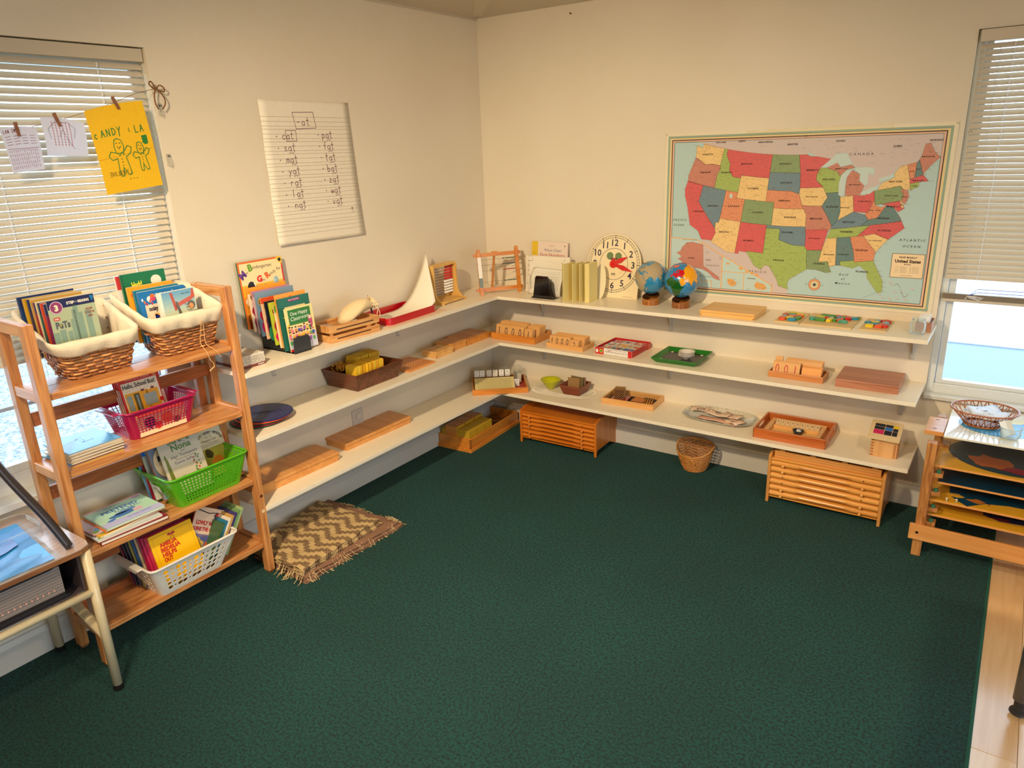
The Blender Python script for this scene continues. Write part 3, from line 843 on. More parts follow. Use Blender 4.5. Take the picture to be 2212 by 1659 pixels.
def globe(label, loc, R, tilt_m, lands, ocean, base_mats, mark):
    t = thing('globe', label, 'globe', loc)
    bz = .048
    cyl = MB(); n = 40; vs_ = []; rr = .046
    def topz(x, y): return .030 + .30*(y + .046)
    prof_o = [(rr*math.cos(2*PI*k/n), rr*math.sin(2*PI*k/n)) for k in range(n)]
    cyl.add([(x, y, 0) for x, y in prof_o] + [(x, y, topz(x, y)) for x, y in prof_o] + [(x*.97, y*.97, topz(x, y)+.001) for x, y in prof_o] + [(x*.6, y*.6, topz(x, y)*.6) for x, y in prof_o],
            [tuple(range(n-1, -1, -1))] + [(k, (k+1) % n, (k+1) % n+n, k+n) for k in range(n)] + [(k+n, (k+1) % n+n, (k+1) % n+2*n, k+2*n) for k in range(n)] + [(k+2*n, (k+1) % n+2*n, (k+1) % n+3*n, k+3*n) for k in range(n)])
    cyl.build('base', base_mats[0], t, smooth=False)
    rg = MB(); rg.add([(x*.98, y*.98, topz(x, y)+.0014) for x, y in prof_o] + [(x*.55, y*.55, topz(x, y)*.62+.002) for x, y in prof_o], [(k, (k+1) % n, (k+1) % n+n, k+n) for k in range(n)])
    rg.build('cradle', base_mats[1], t)
    cz = .142
    s = MB(); s.lathe([(R*math.sin(PI*i/28), -R*math.cos(PI*i/28)) for i in range(29)], 48)
    s.build('sphere', solid(ocean, .18, coat=.7), t, smooth=True, loc=(0, 0, cz))
    byc = {}
    step = 1.5
    for nm, P, c in lands:
        byc.setdefault((nm, c), P)
    def sph(lo, la, r):
        a, b = math.radians(lo), math.radians(la)
        return tilt_m @ Vector((r*math.cos(b)*math.sin(a), -r*math.cos(b)*math.cos(a), r*math.sin(b)))
    for (nm, c), P in byc.items():
        m = MB(); lo0 = min(p_[0] for p_ in P); lo1 = max(p_[0] for p_ in P); la0 = min(p_[1] for p_ in P); la1 = max(p_[1] for p_ in P)
        nx = int((lo1-lo0)/step)+1; ny = int((la1-la0)/step)+1; idx = {}; vs_ = []; fs = []
        def V(i, j):
            if (i, j) not in idx:
                idx[(i, j)] = len(vs_)
                vs_.append(sph(lo0+i*step, la0+j*step, R*1.012))
            return idx[(i, j)]
        for i in range(nx):
            for j in range(ny):
                if pip(lo0+(i+.5)*step, la0+(j+.5)*step, P): fs.append((V(i, j), V(i+1, j), V(i+1, j+1), V(i, j+1)))
        if fs:
            m.add(vs_, fs)
            m.build('landmass', c, t, smooth=True, loc=(0, 0, cz))
    p = Print(-.0462); 
    p.hand('mlr', -.008, .008, .008, .0012, (110, 30, 20), 1, adv=.5); p.done('stamp', t)
    return t
def tilt(lon, lat, roll=0):
    # bring (lon,lat) to face -y direction
    return Matrix.Rotation(math.radians(roll), 3, 'Y') @ Matrix.Rotation(math.radians(lat), 3, 'X') @ Matrix.Rotation(-math.radians(lon), 3, 'Z')
SAND = solid((178, 158, 120), .7, bump=.8, bscale=500)
BROWNW = wood((168, 104, 40), (132, 74, 26), 'z', .3, 14); DKW = wood((84, 42, 16), (54, 26, 12), 'x', .35, 10)
camdir = math.degrees(math.atan2(2.78-1.19, 3.55))
globe('blue globe with rough sandy continents on a wooden ring base, left one beside the clock', (1.187, -.140, Z1), .0855, tilt(66-camdir, 14, 0),
      [(k, LANDS[k], SAND) for k in ('africa', 'europe', 'asia', 'greenland', 'java', 'arabia_isles', 'madagascar', 'britain', 'iceland', 'namerica')], (46, 134, 176), (BROWNW, DKW), 0)
GR = solid((20, 88, 20), .2, coat=.7); RD = solid((200, 16, 36), .2, coat=.7); YL = solid((238, 164, 12), .2, coat=.7); OR = solid((236, 92, 50), .2, coat=.7)
globe('glossy globe with red, yellow and green continents, right one in front of the map', (1.360, -.150, Z1), .0885, tilt(44-camdir, 22, 8),
      [('africa', LANDS['africa'], GR), ('europe', LANDS['europe'], RD), ('asia', LANDS['asia'], YL), ('greenland', LANDS['greenland'], OR), ('namerica', LANDS['namerica'], OR), ('java', LANDS['java'], SAND), ('madagascar', LANDS['madagascar'], GR), ('britain', LANDS['britain'], RD)],
      (36, 132, 186), (wood((150, 92, 36), (110, 62, 22), 'z', .3, 14), DKW), 1)

# flat wooden box
def lid_box(name, label, loc, rz, w, d, h, mat, lidh=.010, cat='box', joints=True, group=None):
    t = thing(name, label, cat, loc, rz, group=group)
    MB().box(0, w, 0, d, 0, h-lidh-.0008).build('box_body', mat, t, bevel=.0012)
    MB().box(-.001, w+.001, -.001, d+.001, h-lidh, h).build('lid', mat, t, bevel=.0015)
    if joints:
        j = MB()
        for k in range(int((h-lidh)/.010)):
            z = .003+k*.010
            for x in (0.0, w-.009): j.box(x, x+.009, -.0006, .004, z, z+.0045)
        j.build('finger_joint', wood((180, 120, 60), (150, 92, 44), 'x'), t)
    return t
LT = wood((234, 184, 108), (220, 164, 88), 'x', .35, 6)
lid_box('wooden_box', 'flat pale wooden lidded box right of the globes under the map', (1.515, -.285, Z1), math.radians(0.5), .268, .20, .030, LT, .012)

# puzzles ------------------------------------------------------------------
PZ = {'r': (206, 52, 40), 'o': (232, 92, 40), 'y': (236, 204, 40), 'g': (74, 140, 56), 'b': (40, 142, 170), 't': (70, 160, 130), 'p': (206, 110, 90), 'l': (130, 176, 190)}
def puzzle(label, loc, w, d, shapes, rz=0.0):
    t = thing('animal_puzzle', label, 'puzzle', loc, rz)
    MB().box(0, w, 0, d, 0, .005).build('base_board', wood((226, 196, 140), (208, 172, 112), 'x', .5), t, bevel=.0008)
    for c, P in shapes:
        MB().prism(P, .005, .017, 'z').build('puzzle_piece', solid(PZ[c], .4), t, bevel=.0015)
    return t
def blob(cx_, cy_, rx, ry, a=0, n=10, wob=.15):
    out = []
    for k in range(n):
        th = 2*PI*k/n; r = 1 + random.uniform(-wob, wob)
        x, y = rx*r*math.cos(th), ry*r*math.sin(th)
        out.append((cx_ + x*math.cos(a)-y*math.sin(a), cy_ + x*math.sin(a)+y*math.cos(a)))
    return out
puzzle('square board with a rounded multicolour wooden animal puzzle, nearest the flat box', (1.868, -.262, Z1), .112, .225,
   [('o', blob(.028, .045, .016, .024)), ('b', blob(.072, .038, .018, .018)), ('l', blob(.025, .085, .013, .018)), ('y', blob(.056, .066, .018, .014)), ('g', blob(.092, .075, .013, .03)),
    ('r', blob(.022, .118, .014, .018)), ('p', blob(.058, .10, .024, .017)), ('t', blob(.05, .135, .022, .018)), ('y', blob(.082, .145, .022, .02)), ('o', blob(.088, .115, .016, .012)), ('y', blob(.05, .17, .02, .012))])
puzzle('wide board with two long multicolour wooden animal puzzles, between the two small ones', (1.988, -.266, Z1), .220, .250,
   [('g', [(.05, .175), (.055, .205), (.09, .20), (.12, .195), (.118, .178), (.08, .172)]), ('r', blob(.128, .187, .012, .014)), ('b', blob(.136, .160, .012, .022)), ('p', blob(.150, .195, .014, .012)), ('g', blob(.155, .165, .010, .020)),
    ('r', [(.165, .145), (.165, .19), (.18, .19), (.19, .165), (.186, .14), (.178, .155)]), ('b', [(.186, .165), (.19, .185), (.21, .19), (.216, .175)]), ('g', [(.206, .172), (.206, .19), (.219, .21), (.2195, .18)]),
    ('t', blob(.030, .105, .016, .022)), ('g', [(.044, .085), (.046, .12), (.075, .125), (.09, .10), (.088, .08)]), ('y', blob(.062, .142, .018, .012)), ('r', blob(.09, .135, .013, .012)), ('l', blob(.106, .142, .012, .012)),
    ('y', [(.094, .08), (.096, .118), (.116, .13), (.122, .11), (.112, .082)]), ('g', blob(.128, .105, .010, .014)), ('o', blob(.144, .112, .010, .012)), ('p', blob(.152, .132, .010, .012)), ('t', [(.148, .072), (.15, .098), (.165, .105), (.185, .10), (.184, .085), (.16, .085)])])
puzzle('small board with a multicolour butterfly-shaped wooden puzzle, nearest the glass jar', (2.236, -.257, Z1), .110, .230,
   [('b', blob(.02, .115, .014, .015)), ('y', blob(.034, .06, .019, .017)), ('o', [(.056, .04), (.056, .07), (.075, .08), (.088, .068), (.082, .045), (.07, .05)]), ('y', blob(.046, .125, .02, .013)), ('b', blob(.052, .098, .018, .012)),
    ('p', blob(.075, .10, .016, .012)), ('r', blob(.095, .075, .014, .018)), ('l', blob(.088, .13, .016, .014)), ('l', blob(.05, .16, .014, .016)), ('r', blob(.085, .165, .02, .02))])
# jar and small card box
t = thing('glass_jar', 'small empty clear glass jar at the right end of the top shelf', 'jar', (2.462, -.225, Z1))
MB().lathe([(0, .002), (.026, .002), (.031, .008), (.032, .045), (.028, .054), (.0245, .058), (.0245, .068), (.0265, .069), (.0245, .071), (.022, .070), (.022, .058), (.0275, .048), (.0285, .01), (.0, .006)], 28).build('jar_body', glass((235, 245, 245), .16), t, smooth=True)
MB().tube([(.0245*math.cos(k*.3), .0245*math.sin(k*.3), .060+.0002*k) for k in range(30)], .0012, 5).build('screw_thread', glass((235, 245, 245), .3), t)
t = thing('card_box', 'small wooden box of white cards behind the glass jar', 'box', (2.447, -.175, Z1))
open_box(t, .062, .11, .042, .004, wood((196, 136, 100), (176, 112, 80), 'y'))
p = Print(0); p.hand('mi', .042, .008, .007, .001, (140, 60, 40)); p.done('stamp', t)
for k in range(7):
    MB().bar((.010, .012+k*.013, .036), (.052, .014+k*.013, .038), .001, .05).build('card', solid((236, 236, 232), .6), t)
# ================= middle shelf, back wall =================
def card_tray(label, loc, w, d, h, mat, rows, cat='card box', rz=0.0):
    """rows: list of (x, y, width, height, count, step, text, colour)"""
    t = thing('number_card_box', label, cat, loc, rz)
    open_box(t, w, d, h, .006, mat)
    return t
def cards(x, y, w, h, n, step, txt, ink_c, loc, label, group, lean=-.22, mat=BEECH, size=.03, gap=None):
    for k in range(n):
        t = thing('number_card', label, 'card', (loc[0]+x + random.uniform(-.0006, .0006), loc[1]+y+k*step, loc[2]+.005), 0, lean, group)
        MB().box(0, w, 0, .0035, 0, h).build('card_board', mat, t, bevel=.0006)
        if k == 0 and txt:
            p = Print(0)
            g = gap or w/len(txt)
            for i, ch in enumerate(txt):
                p.text(ch, (i+.5)*g, h-size*1.25, size, ink_c, al='c', bold=-.004, w=size*.42 if ch != '1' else size*.10)
            p.done('numeral', t)
L2 = lambda x, y: (x, y, Z2)
PINK = wood((236, 176, 100), (222, 156, 80), 'x', .4, 6)
c1 = L2(.205, -.268)
card_tray('honey wooden box of upright number cards reading 1000, nearest the corner on the middle shelf', c1, .315, .185, .040, HONEY, None)
NB = (36, 34, 60)
cards(.018, .018, .20, .082, 6, .006, '1000', NB, c1, 'long wooden card with black 1000 numerals standing in the box nearest the corner', 'long cards in the corner card box', size=.046)
cards(.226, .018, .055, .074, 4, .008, '1', NB, c1, 'short wooden card with a black 1 beside the long 1000 cards near the corner', 'short cards in the corner card box', size=.046)
cards(.010, .075, .195, .088, 7, .006, None, NB, c1, 'blank-backed long wooden card in the rear row of the box nearest the corner', 'rear cards in the corner card box')
cards(.212, .070, .085, .080, 8, .009, None, NB, c1, 'blank-backed short wooden card at the rear right of the box nearest the corner', 'rear short cards in the corner card box')
c2 = L2(.605, -.278)
card_tray('small pale wooden box of number cards between the corner card box and the game', c2, .242, .135, .028, BEECH, None)
cards(.012, .012, .135, .062, 5, .006, '1000', NB, c2, 'thin long wooden card with black 1000 in the small pale box', 'long cards in the small pale box', size=.036)
cards(.15, .010, .055, .050, 6, .0075, '2', NB, c2, 'short wooden card with a black 2 in the small pale box', 'short cards in the small pale box', size=.036)
cards(.012, .05, .21, .060, 8, .008, None, NB, c2, 'blank long wooden card in the rear rows of the small pale box', 'rear cards in the small pale box')
# board game box
t = thing('board_game_box', 'open red and white game box with picture tiles on the middle shelf', 'game', L2(.918, -.262), math.radians(-1))
WH = solid((232, 226, 216), .35); REDB = solid((196, 24, 28), .35)
MB().box(0, .222, 0, .235, 0, .003).build('base_panel', WH, t)
gw, gd, gh = .222, .235, .036
for (a, b, c_, e) in ((0, gw, 0, .003), (0, gw, gd-.003, gd), (0, .003, .003, gd-.003), (gw-.003, gw, .003, gd-.003)):
    MB().box(a, b, c_, e, 0, gh).build('side_panel', REDB if c_ > .1 or e-c_ > .1 else WH, t)
p = Print(0); p.rect(0, .052, 0, gh, (196, 24, 28)); p.disc(.036, .018, .011, (196, 178, 60), 1); p.disc(.036, .018, .007, (90, 140, 60), 2); p.rect(.004, .018, .008, .026, (230, 220, 210), 1)
p.rect(.20, gw, 0, gh, (196, 24, 28), 1)
p.text('my first tell the time game', .195, .020, .0085, (60, 40, 40), rot=PI, w=.135); p.text('first', .098, .028, .0085, (190, 40, 40), rot=PI, w=.02, L=2)
p.text('a fun way to learn clock time', .19, .031, .005, (90, 70, 70), rot=PI, w=.12)
p.done('front_print', t)
p = Print(0); p.text('my first tell the time game', .17, .024, .008, (60, 40, 40), rot=PI, w=.13); p.rect(.19, .235, 0, gh, (196, 24, 28), 1); p.ring(.212, .018, .010, .003, (220, 150, 120), 2)
o = p.done('side_print', t); o.location = (gw+.0004, 0, 0); o.rotation_euler = (0, 0, PI/2)
cols = [(206, 120, 110), (222, 214, 196), (190, 70, 80), (90, 130, 150), (230, 170, 90), (210, 200, 190), (90, 110, 170), (214, 180, 130), (186, 90, 100)]
for i in range(3):
    for j in range(3):
        x0, y0 = .010+i*.068, .012+j*.072
        MB().box(x0, x0+.064, y0, y0+.068, .003, .028).build('picture_tile', solid((226, 218, 204), .4), t)
        p = Print(0); cc = cols[(i*3+j) % 9]
        p.rect(.004, .060, .006, .062, cc); 
        for q in range(4): p.poly([(a+.0, b) for a, b in blob(.032+random.uniform(-.014, .014), .034+random.uniform(-.014, .014), .010, .010)], cols[(i+j*2+q*3+1) % 9], 1+q)
        p.line([(.002, .03), (.002, .066)], .003, (70, 80, 160), 1)
        o = p.done('tile_picture', t); o.location = (x0, y0, .0282); o.rotation_euler = (-PI/2, 0, 0)
# green tray with slate mat and bowls
t = thing('serving_tray', 'green rimmed tray with a dark mat on the middle shelf', 'tray', L2(1.262, -.285), math.radians(1.5))
GTR = solid((30, 116, 30), .35)
w_, d_ = .245, .245
ip = [(.03, .03, .004), (w_-.03, .03, .004), (w_-.03, d_-.03, .004), (.03, d_-.03, .004)]
op = [(0, 0, .030), (w_, 0, .030), (w_, d_, .030), (0, d_, .030)]
m = MB(); m.add([(.02, .02, 0), (w_-.02, .02, 0), (w_-.02, d_-.02, 0), (.02, d_-.02, 0)] + ip + op + [(-.004, -.004, .026), (w_+.004, -.004, .026), (w_+.004, d_+.004, .026), (-.004, d_+.004, .026)],
   [(0,3,2,1),(4,5,6,7)] + [(4+i, 8+i, 8+(i+1) % 4, 4+(i+1) % 4) for i in range(4)] + [(8+i, 12+i, 12+(i+1) % 4, 8+(i+1) % 4) for i in range(4)] + [(12+i, i, (i+1) % 4, 12+(i+1) % 4) for i in range(4)])
m.build('tray_body', GTR, t, bevel=.002)
MB().box(.022, w_-.022, .022, d_-.022, .0045, .0095).build('slate_mat', solid((66, 58, 62), .35), t)
for x, y in ((.035, .05), (.04, .20), (w_-.05, .035), (w_-.04, .2)):
    m = MB(); m.tube([(x+.006*math.cos(k*PI/4), y+.006*math.sin(k*PI/4), .012) for k in range(8)], .0018, 6, closed=True); m.build('ring_clip', solid((235, 230, 215), .3), t, smooth=True)
CER = solid((232, 224, 212), .25, coat=.5)
for k in range(3):
    t = thing('white_bowl', ['lowest of the stacked small white bowls on the green tray', 'middle one of the stacked small white bowls on the green tray', 'topmost of the stacked small white bowls on the green tray'][k], 'bowl', L2(1.408+.002*k, -.168, ) [:2] + (Z2+.0098+k*.0105,), 0, group='white bowls on the green tray')
    MB().lathe([(0, 0), (.018, 0), (.020, .003), (.034, .014), (.041, .021), (.0425, .022), (.041, .023), (.032, .0155), (.018, .005), (0, .004)], 28).build('bowl_body', CER, t, smooth=True)
# red number cards box
c3 = L2(1.855, -.238)
RW = wood((206, 136, 74), (184, 110, 54), 'x', .35, 7)
card_tray('reddish wooden box of cards with red numerals on the right of the middle shelf', c3, .252, .125, .030, RW, None)
cards(.014, .014, .125, .070, 4, .006, '001', (190, 20, 36), c3, 'pale wooden card with red 001 numerals on the middle shelf', 'red numeral cards', size=.044)
cards(.150, .012, .088, .058, 5, .007, None, NB, c3, 'plain orange wooden card right of the red numerals', 'plain cards right of the red numerals', mat=wood((232, 160, 80), (222, 146, 66), 'x', .4, 5))
cards(.012, .055, .035, .082, 3, .006, None, NB, c3, 'narrow blank wooden card behind the red numerals', 'narrow rear cards in the red numeral box')
cards(.06, .052, .17, .074, 6, .009, None, NB, c3, 'long blank wooden card behind the red numerals', 'long rear cards in the red numeral box')
# brown flat box
RB = wood((186, 124, 92), (160, 98, 68), 'x', .4, 7, .1)
lid_box('wooden_box', 'reddish brown flat wooden box at the right end of the middle shelf', L2(2.162, -.245), math.radians(1.2), .262, .225, .038, RB, .012, joints=False)

# ================= middle shelf, left wall =================
# discs
CC = [((18, 84, 60), 'green'), ((150, 24, 50), 'dark red'), ((32, 60, 50), 'dark green'), ((226, 84, 34), 'orange'), ((34, 40, 96), 'navy blue')]
dl = ['green rubber floor disc poking out at the left of the pile on the middle shelf', 'dark red rubber floor disc second from the bottom of the pile', 'blackish green rubber floor disc in the middle of the pile', 'orange rubber floor disc directly under the navy one', 'navy rubber floor disc with faint lettering on top of the pile']
for k, (c_, nm) in enumerate(CC):
    t = thing('floor_disc', dl[k], 'disc', (.135 - .004*(4-k) , -1.868 - .006*(4-k), Z2 + k*.0062), random.uniform(0, 3), group='rubber floor discs')
    R_ = .122
    m = MB(); m.lathe([(0, 0), (R_-.003, 0), (R_, .002), (R_, .004), (R_-.004, .0058), (0, .0050)], 56); m.build('disc_body', solid(c_, .35), t, smooth=False)
    if k == 4:
        p = Print(0); p.text('RESPECT', 0, 0, .022, (22, 26, 60), al='c', w=.15, bold=.02); o = p.done('lettering', t); t.rotation_euler[2] = 0
        o.location = (.008, -.002, .0063); o.rotation_euler = (-PI/2, 0, math.radians(50))
# brown box of cards
t = thing('brown_card_box', 'dark brown flared wooden box packed with yellow cards on the middle shelf', 'box', (.025, -1.40, Z2))
bx, by, bh, fl_ = .205, .285, .088, .022
def flared(parent, bx, by, bh, fl_, th, mat):
    B = [(0, 0), (bx, 0), (bx, by), (0, by)]; Tt = [(-fl_, -fl_), (bx+fl_, -fl_), (bx+fl_, by+fl_), (-fl_, by+fl_)]
    Bi = [(th, th), (bx-th, th), (bx-th, by-th), (th, by-th)]; Ti = [(-fl_+th, -fl_+th), (bx+fl_-th, -fl_+th), (bx+fl_-th, by+fl_-th), (-fl_+th, by+fl_-th)]
    for i in range(4):
        j = (i+1) % 4
        m = MB(); m.frustum([(*B[i], 0), (*B[j], 0), (*Bi[j], 0), (*Bi[i], 0)], [(*Tt[i], bh), (*Tt[j], bh), (*Ti[j], bh), (*Ti[i], bh)]); m.build('side_panel', mat, parent, bevel=.0012)
    MB().box(th, bx-th, th, by-th, 0, .005).build('base_panel', mat, parent)
flared(t, bx, by, bh, fl_, .008, WALNUT)
YC = solid((236, 190, 40), .5); YC2 = solid((226, 150, 40), .5); YC3 = solid((240, 204, 60), .5)
def packrow(x, y0, n, w, h, lab, grp):
    for k in range(n):
        yy = y0 + k*.0062
        tt = thing('yellow_card', lab, 'card', (x + random.uniform(-.0012, .0012), yy, Z2+.006), PI/2*0, random.uniform(-.10, -.04), grp)
        MB().box(0, w, 0, .0045, 0, h+random.uniform(-.002, .002)).build('card_board', random.choice([YC, YC, YC3, YC2]), tt, bevel=.0004)
packrow(.135, -1.385, 10, .075, .110, 'yellow card in the front left block of the brown box', 'front left yellow cards')
packrow(.132, -1.318, 18, .088, .112, 'yellow card in the front right block of the brown box', 'front right yellow cards')
packrow(.050, -1.300, 26, .078, .125, 'yellow card in the taller rear block of the brown box', 'rear yellow cards')
m = MB()
for k in range(90):
    a = (random.uniform(.045, .12), random.uniform(-1.39, -1.31), Z2+random.uniform(.08, .105))
    m.tube([a, (a[0]+random.uniform(-.02, .02), a[1]+random.uniform(-.02, .02), a[2]+random.uniform(-.008, .018))], .003, 5)
tag(m.build('bead_bars', solid((200, 140, 40), .3)), 'heap of small golden bead bars in the rear left of the brown box', 'beads', kind='stuff')
# peg board
t = thing('peg_board', 'orange wooden peg board full of small holes lying right of the brown box', 'board', (.040, -1.045, Z2))
MB().box(0, .200, 0, .215, 0, .010).build('board', wood((222, 148, 78), (208, 130, 60), 'y', .4, 6), t, bevel=.003)
m = MB()
for i in range(10):
    for j in range(10): m.cyl((.018+i*.0182, .018+j*.0198, 0), .0025, .0101, .0103, 8)
m.build('holes', solid((70, 36, 14), .8), t)
MUS = wood((196, 152, 88), (184, 138, 74), 'y', .45, 5); MUS2 = wood((222, 172, 100), (206, 150, 80), 'y', .4, 6)
lid_box('wooden_box', 'smallest of the three wooden boxes in a row on the middle left shelf', (.195, -.770, Z2), PI/2, .150, .105, .036, MUS2, .010)
lid_box('wooden_box', 'middle one of the three wooden boxes in a row on the middle left shelf', (.180, -.612, Z2), PI/2, .135, .125, .042, wood((214, 150, 74), (198, 132, 60), 'y', .4, 6), .010)
lid_box('wooden_box', 'largest of the three wooden boxes in a row, lying in the corner', (.180, -.470, Z2), PI/2, .235, .165, .036, wood((214, 142, 58), (196, 124, 44), 'y', .35, 6), .008, joints=False)

# ================= bottom shelf, left wall =================
HB = wood((216, 152, 82), (200, 132, 62), 'y', .35, 5)
def longbox(label, loc, rz, w, d, h):
    t = thing('long_wooden_box', label, 'box', loc, rz)
    MB().box(0, w, 0, d, h-.013, h).build('lid', HB, t, bevel=.002)
    MB().box(.006, w-.006, .005, d-.005, 0, h-.0145).build('box_body', HB, t, bevel=.001)
    MB().box(w-.005, w+.012, .012, d-.02, .006, h-.018).build('drawer_end', wood((228, 170, 100), (208, 146, 78), 'x'), t, bevel=.001)
longbox('long flat wooden box at the left end of the lowest shelf behind the book rack', (.200, -2.000, Z3), math.radians(88.5), .455, .175, .048)
longbox('long flat wooden box on the lowest shelf, under the wall socket', (.160, -1.452, Z3), math.radians(88.5), .465, .17, .040)

# ================= bottom shelf, corner and back wall =================
t = thing('number_tray', 'honey wooden tray with red floor holding a hundred board set, set diagonally in the corner', 'tray', (.192, -.463, Z3), math.radians(39))
open_box(t, .338, .275, .034, .010, HONEY, floor_mat=solid((186, 40, 16), .4))
TM = t
def diag(x, y, z): 
    a = math.radians(39)
    return (.192 + x*math.cos(a) - y*math.sin(a), -.463 + x*math.sin(a) + y*math.cos(a), Z3 + z)
t = thing('hundred_card', 'cream card printed with columns of numbers lying in the corner tray', 'card', diag(.016, .018, .030), math.radians(39))
MB().box(0, .245, 0, .15, 0, .002).build('sheet', solid((236, 218, 150), .5), t)
p = Print(0)
for i in range(11): p.line([(.022+i*.0198, .012), (.022+i*.0198, .14)], .0012, (90, 80, 50))
for i in range(10):
    for j in range(10): p.text(str(i*10+j+1), .0315+i*.0198, .128-j*.0125, .006, (110, 100, 70), al='c')
o = p.done('numbers', t); o.rotation_euler = (-PI/2, 0, 0); o.location = (0, 0, .0022)
t.rotation_euler = (math.radians(12), 0, math.radians(39)); t.location = diag(.016, .014, .024)
CLR = glass((235, 235, 225), .12)
for k, (nx, txt, sub_) in enumerate(((.018, '1', '1-10'), (.052, '2', '11-20'), (.095, '3', '21-30'), (.133, '4', '31-40'), (.172, '5', '41-50'), (.210, '6', '51-60'), (.262, '10', '91-100'))):
    yb = .20 if k < 6 else .125
    t = thing('number_tile_box', ['leftmost clear case, labelled 1,', 'second clear case from the left, labelled 2,', 'third clear case from the left, label faded,', 'fourth clear case from the left, label faded,', 'fifth clear case from the left, labelled 5,', 'rear clear case next to the tall one, labelled 6,', 'lower front clear case labelled 10'][k]+' in the corner tray', 'case', diag(nx, yb, .006), math.radians(39))
    MB().box(0, .032, 0, .045, 0, .098).build('case_body', CLR, t, bevel=.001)
    MB().box(.001, .031, -.0012, 0, .046 if k < 6 else 0, .088 if k < 6 else .045).build('label_card', solid((238, 232, 218) if k not in (2, 3) else (226, 216, 196), .5), t)
    p = Print(-.0012); zo = .043 if k < 6 else 0; c_ = (50, 50, 60) if k not in (2, 3) else (190, 176, 156)
    p.text(txt, .016, .028+zo, .012, c_, al='c'); p.text(sub_, .016, .008+zo, .006, c_, al='c', w=.018); p.done('numeral', t)
t = thing('tile_case', 'tall clear plastic case without a label at the rear right of the corner tray', 'case', diag(.268, .185, .006), math.radians(39))
MB().box(0, .045, 0, .05, 0, .105).build('case_body', CLR, t, bevel=.002); MB().box(.002, .043, .002, .048, .0, .062).build('tiles_inside', solid((214, 200, 176), .5), t)
# bowl, doily, flower pot box
t = thing('lime_bowl', 'shallow lime green conical bowl on the lace doily', 'bowl', (.532, -.118, Z3+.003))
MB().lathe([(0, .0), (.020, .0), (.022, .003), (.050, .036), (.062, .054), (.0635, .056), (.062, .057), (.048, .038), (.02, .006), (0, .005)], 36).build('bowl_body', solid((196, 196, 20), .22, coat=.5), t, smooth=True)
MB().lathe([(0, .0), (.010, .0), (.012, .003), (.0, .005)], 10).build('token', solid((70, 60, 30), .4), t, loc=(0, 0, .0055))
t = thing('lace_doily', 'white crocheted lace doily under the lime bowl and small brown box', 'doily', (.630, -.128, Z3+.0008))
m = MB(); a_, b_ = .185, .098
def sup(t_, ax, bx_, e=.55):
    c, s = math.cos(t_), math.sin(t_)
    return (ax*math.copysign(abs(c)**e, c), bx_*math.copysign(abs(s)**e, s))
for q in range(7):
    f = 1 - q*.075
    m.tube([(*sup(2*PI*k/80, a_*f, b_*f), .0012) for k in range(80)], .0014, 4, closed=True)
for k in range(150):
    th = 2*PI*k/150; x, y = sup(th, a_, b_); x2, y2 = sup(th, a_+.011, b_+.011); x3, y3 = sup(th+.02, a_, b_)
    m.tube([(x, y, .001), (x2, y2, .0016), (x3, y3, .001)], .0014, 4)
    x4, y4 = sup(th, a_*.55, b_*.55); 
    if k % 2 == 0: m.tube([(x, y, .001), (x4, y4, .001)], .0010, 4)
for q in range(12):
    m.tube([(-a_*.6+q*a_*.1, -b_*.6, .0008), (-a_*.6+q*a_*.11, b_*.6, .0008)], .0006, 4)
m.build('lace_thread', solid((226, 216, 196), .8), t)
t.children[0]['kind'] = 'stuff'
t = thing('small_flared_box', 'small reddish brown flared wooden box holding brown card pieces on the doily', 'box', (.655, -.175, Z3+.0035), math.radians(1))
flared(t, .105, .105, .058, .020, .006, wood((140, 74, 48), (112, 54, 34), 'x', .45, 8))
for k, (dx, dy, rz_, c_, w2_, nm) in enumerate(((.012, .030, 8, (150, 112, 62), .075, 'front brown card piece standing in the small flared box'), (.018, .055, -4, (112, 96, 52), .085, 'olive rear card piece standing in the small flared box'), (.06, .045, 30, (120, 84, 50), .06, 'dark side card piece standing in the small flared box'))):
    tt = thing('card_piece', nm, 'card', (.655+dx, -.175+dy, Z3+.0235), math.radians(rz_), math.radians(-6))
    MB().box(0, w2_, 0, .003, 0, .075 if k != 1 else .080).build('sheet', solid(c_, .6), tt, bevel=.0005)
# bead material tray
t = thing('bead_tray', 'pale wooden tray with a bead cube and red dish on the lowest shelf', 'tray', (.925, -.205, Z3), math.radians(4))
open_box(t, .312, .185, .034, .010, BEECH, floor_mat=solid((40, 30, 30), .8))
GB = solid((206, 156, 60), .25, coat=.4)
MAROON = solid((110, 50, 30), .35)
t = thing('bead_cube', 'brown and gold bead cube standing on the red dish', 'beads', (.998, -.115, Z3+.019), math.radians(14))
core = MB().box(-.026, .026, -.026, .026, 0, .055); core.build('core', solid((60, 26, 16), .5), t)
m = MB(); m2 = MB(); nb = 9
for i in range(nb):
    for j in range(nb):
        a = -.027+.054*i/(nb-1); z = .0+.058*j/(nb-1)
        for mm, c_ in ((m if (i+j) % 2 else m2, (a, -.027, z)), (m if (i+j) % 2 else m2, (.027, a, z)), (m if (i+j) % 2 else m2, (a, -.027+.054*j/(nb-1), .057))):
            mm.lathe([(0, -.003), (.0032, 0), (0, .003)], 6, c_)
m.build('gold_beads', GB, t, smooth=True)['kind'] = 'stuff'; m2.build('brown_beads', MAROON, t, smooth=True)['kind'] = 'stuff'
t = thing('red_dish', 'small square dark red dish under the bead cube', 'dish', (.955, -.165, Z3+.005), math.radians(6))
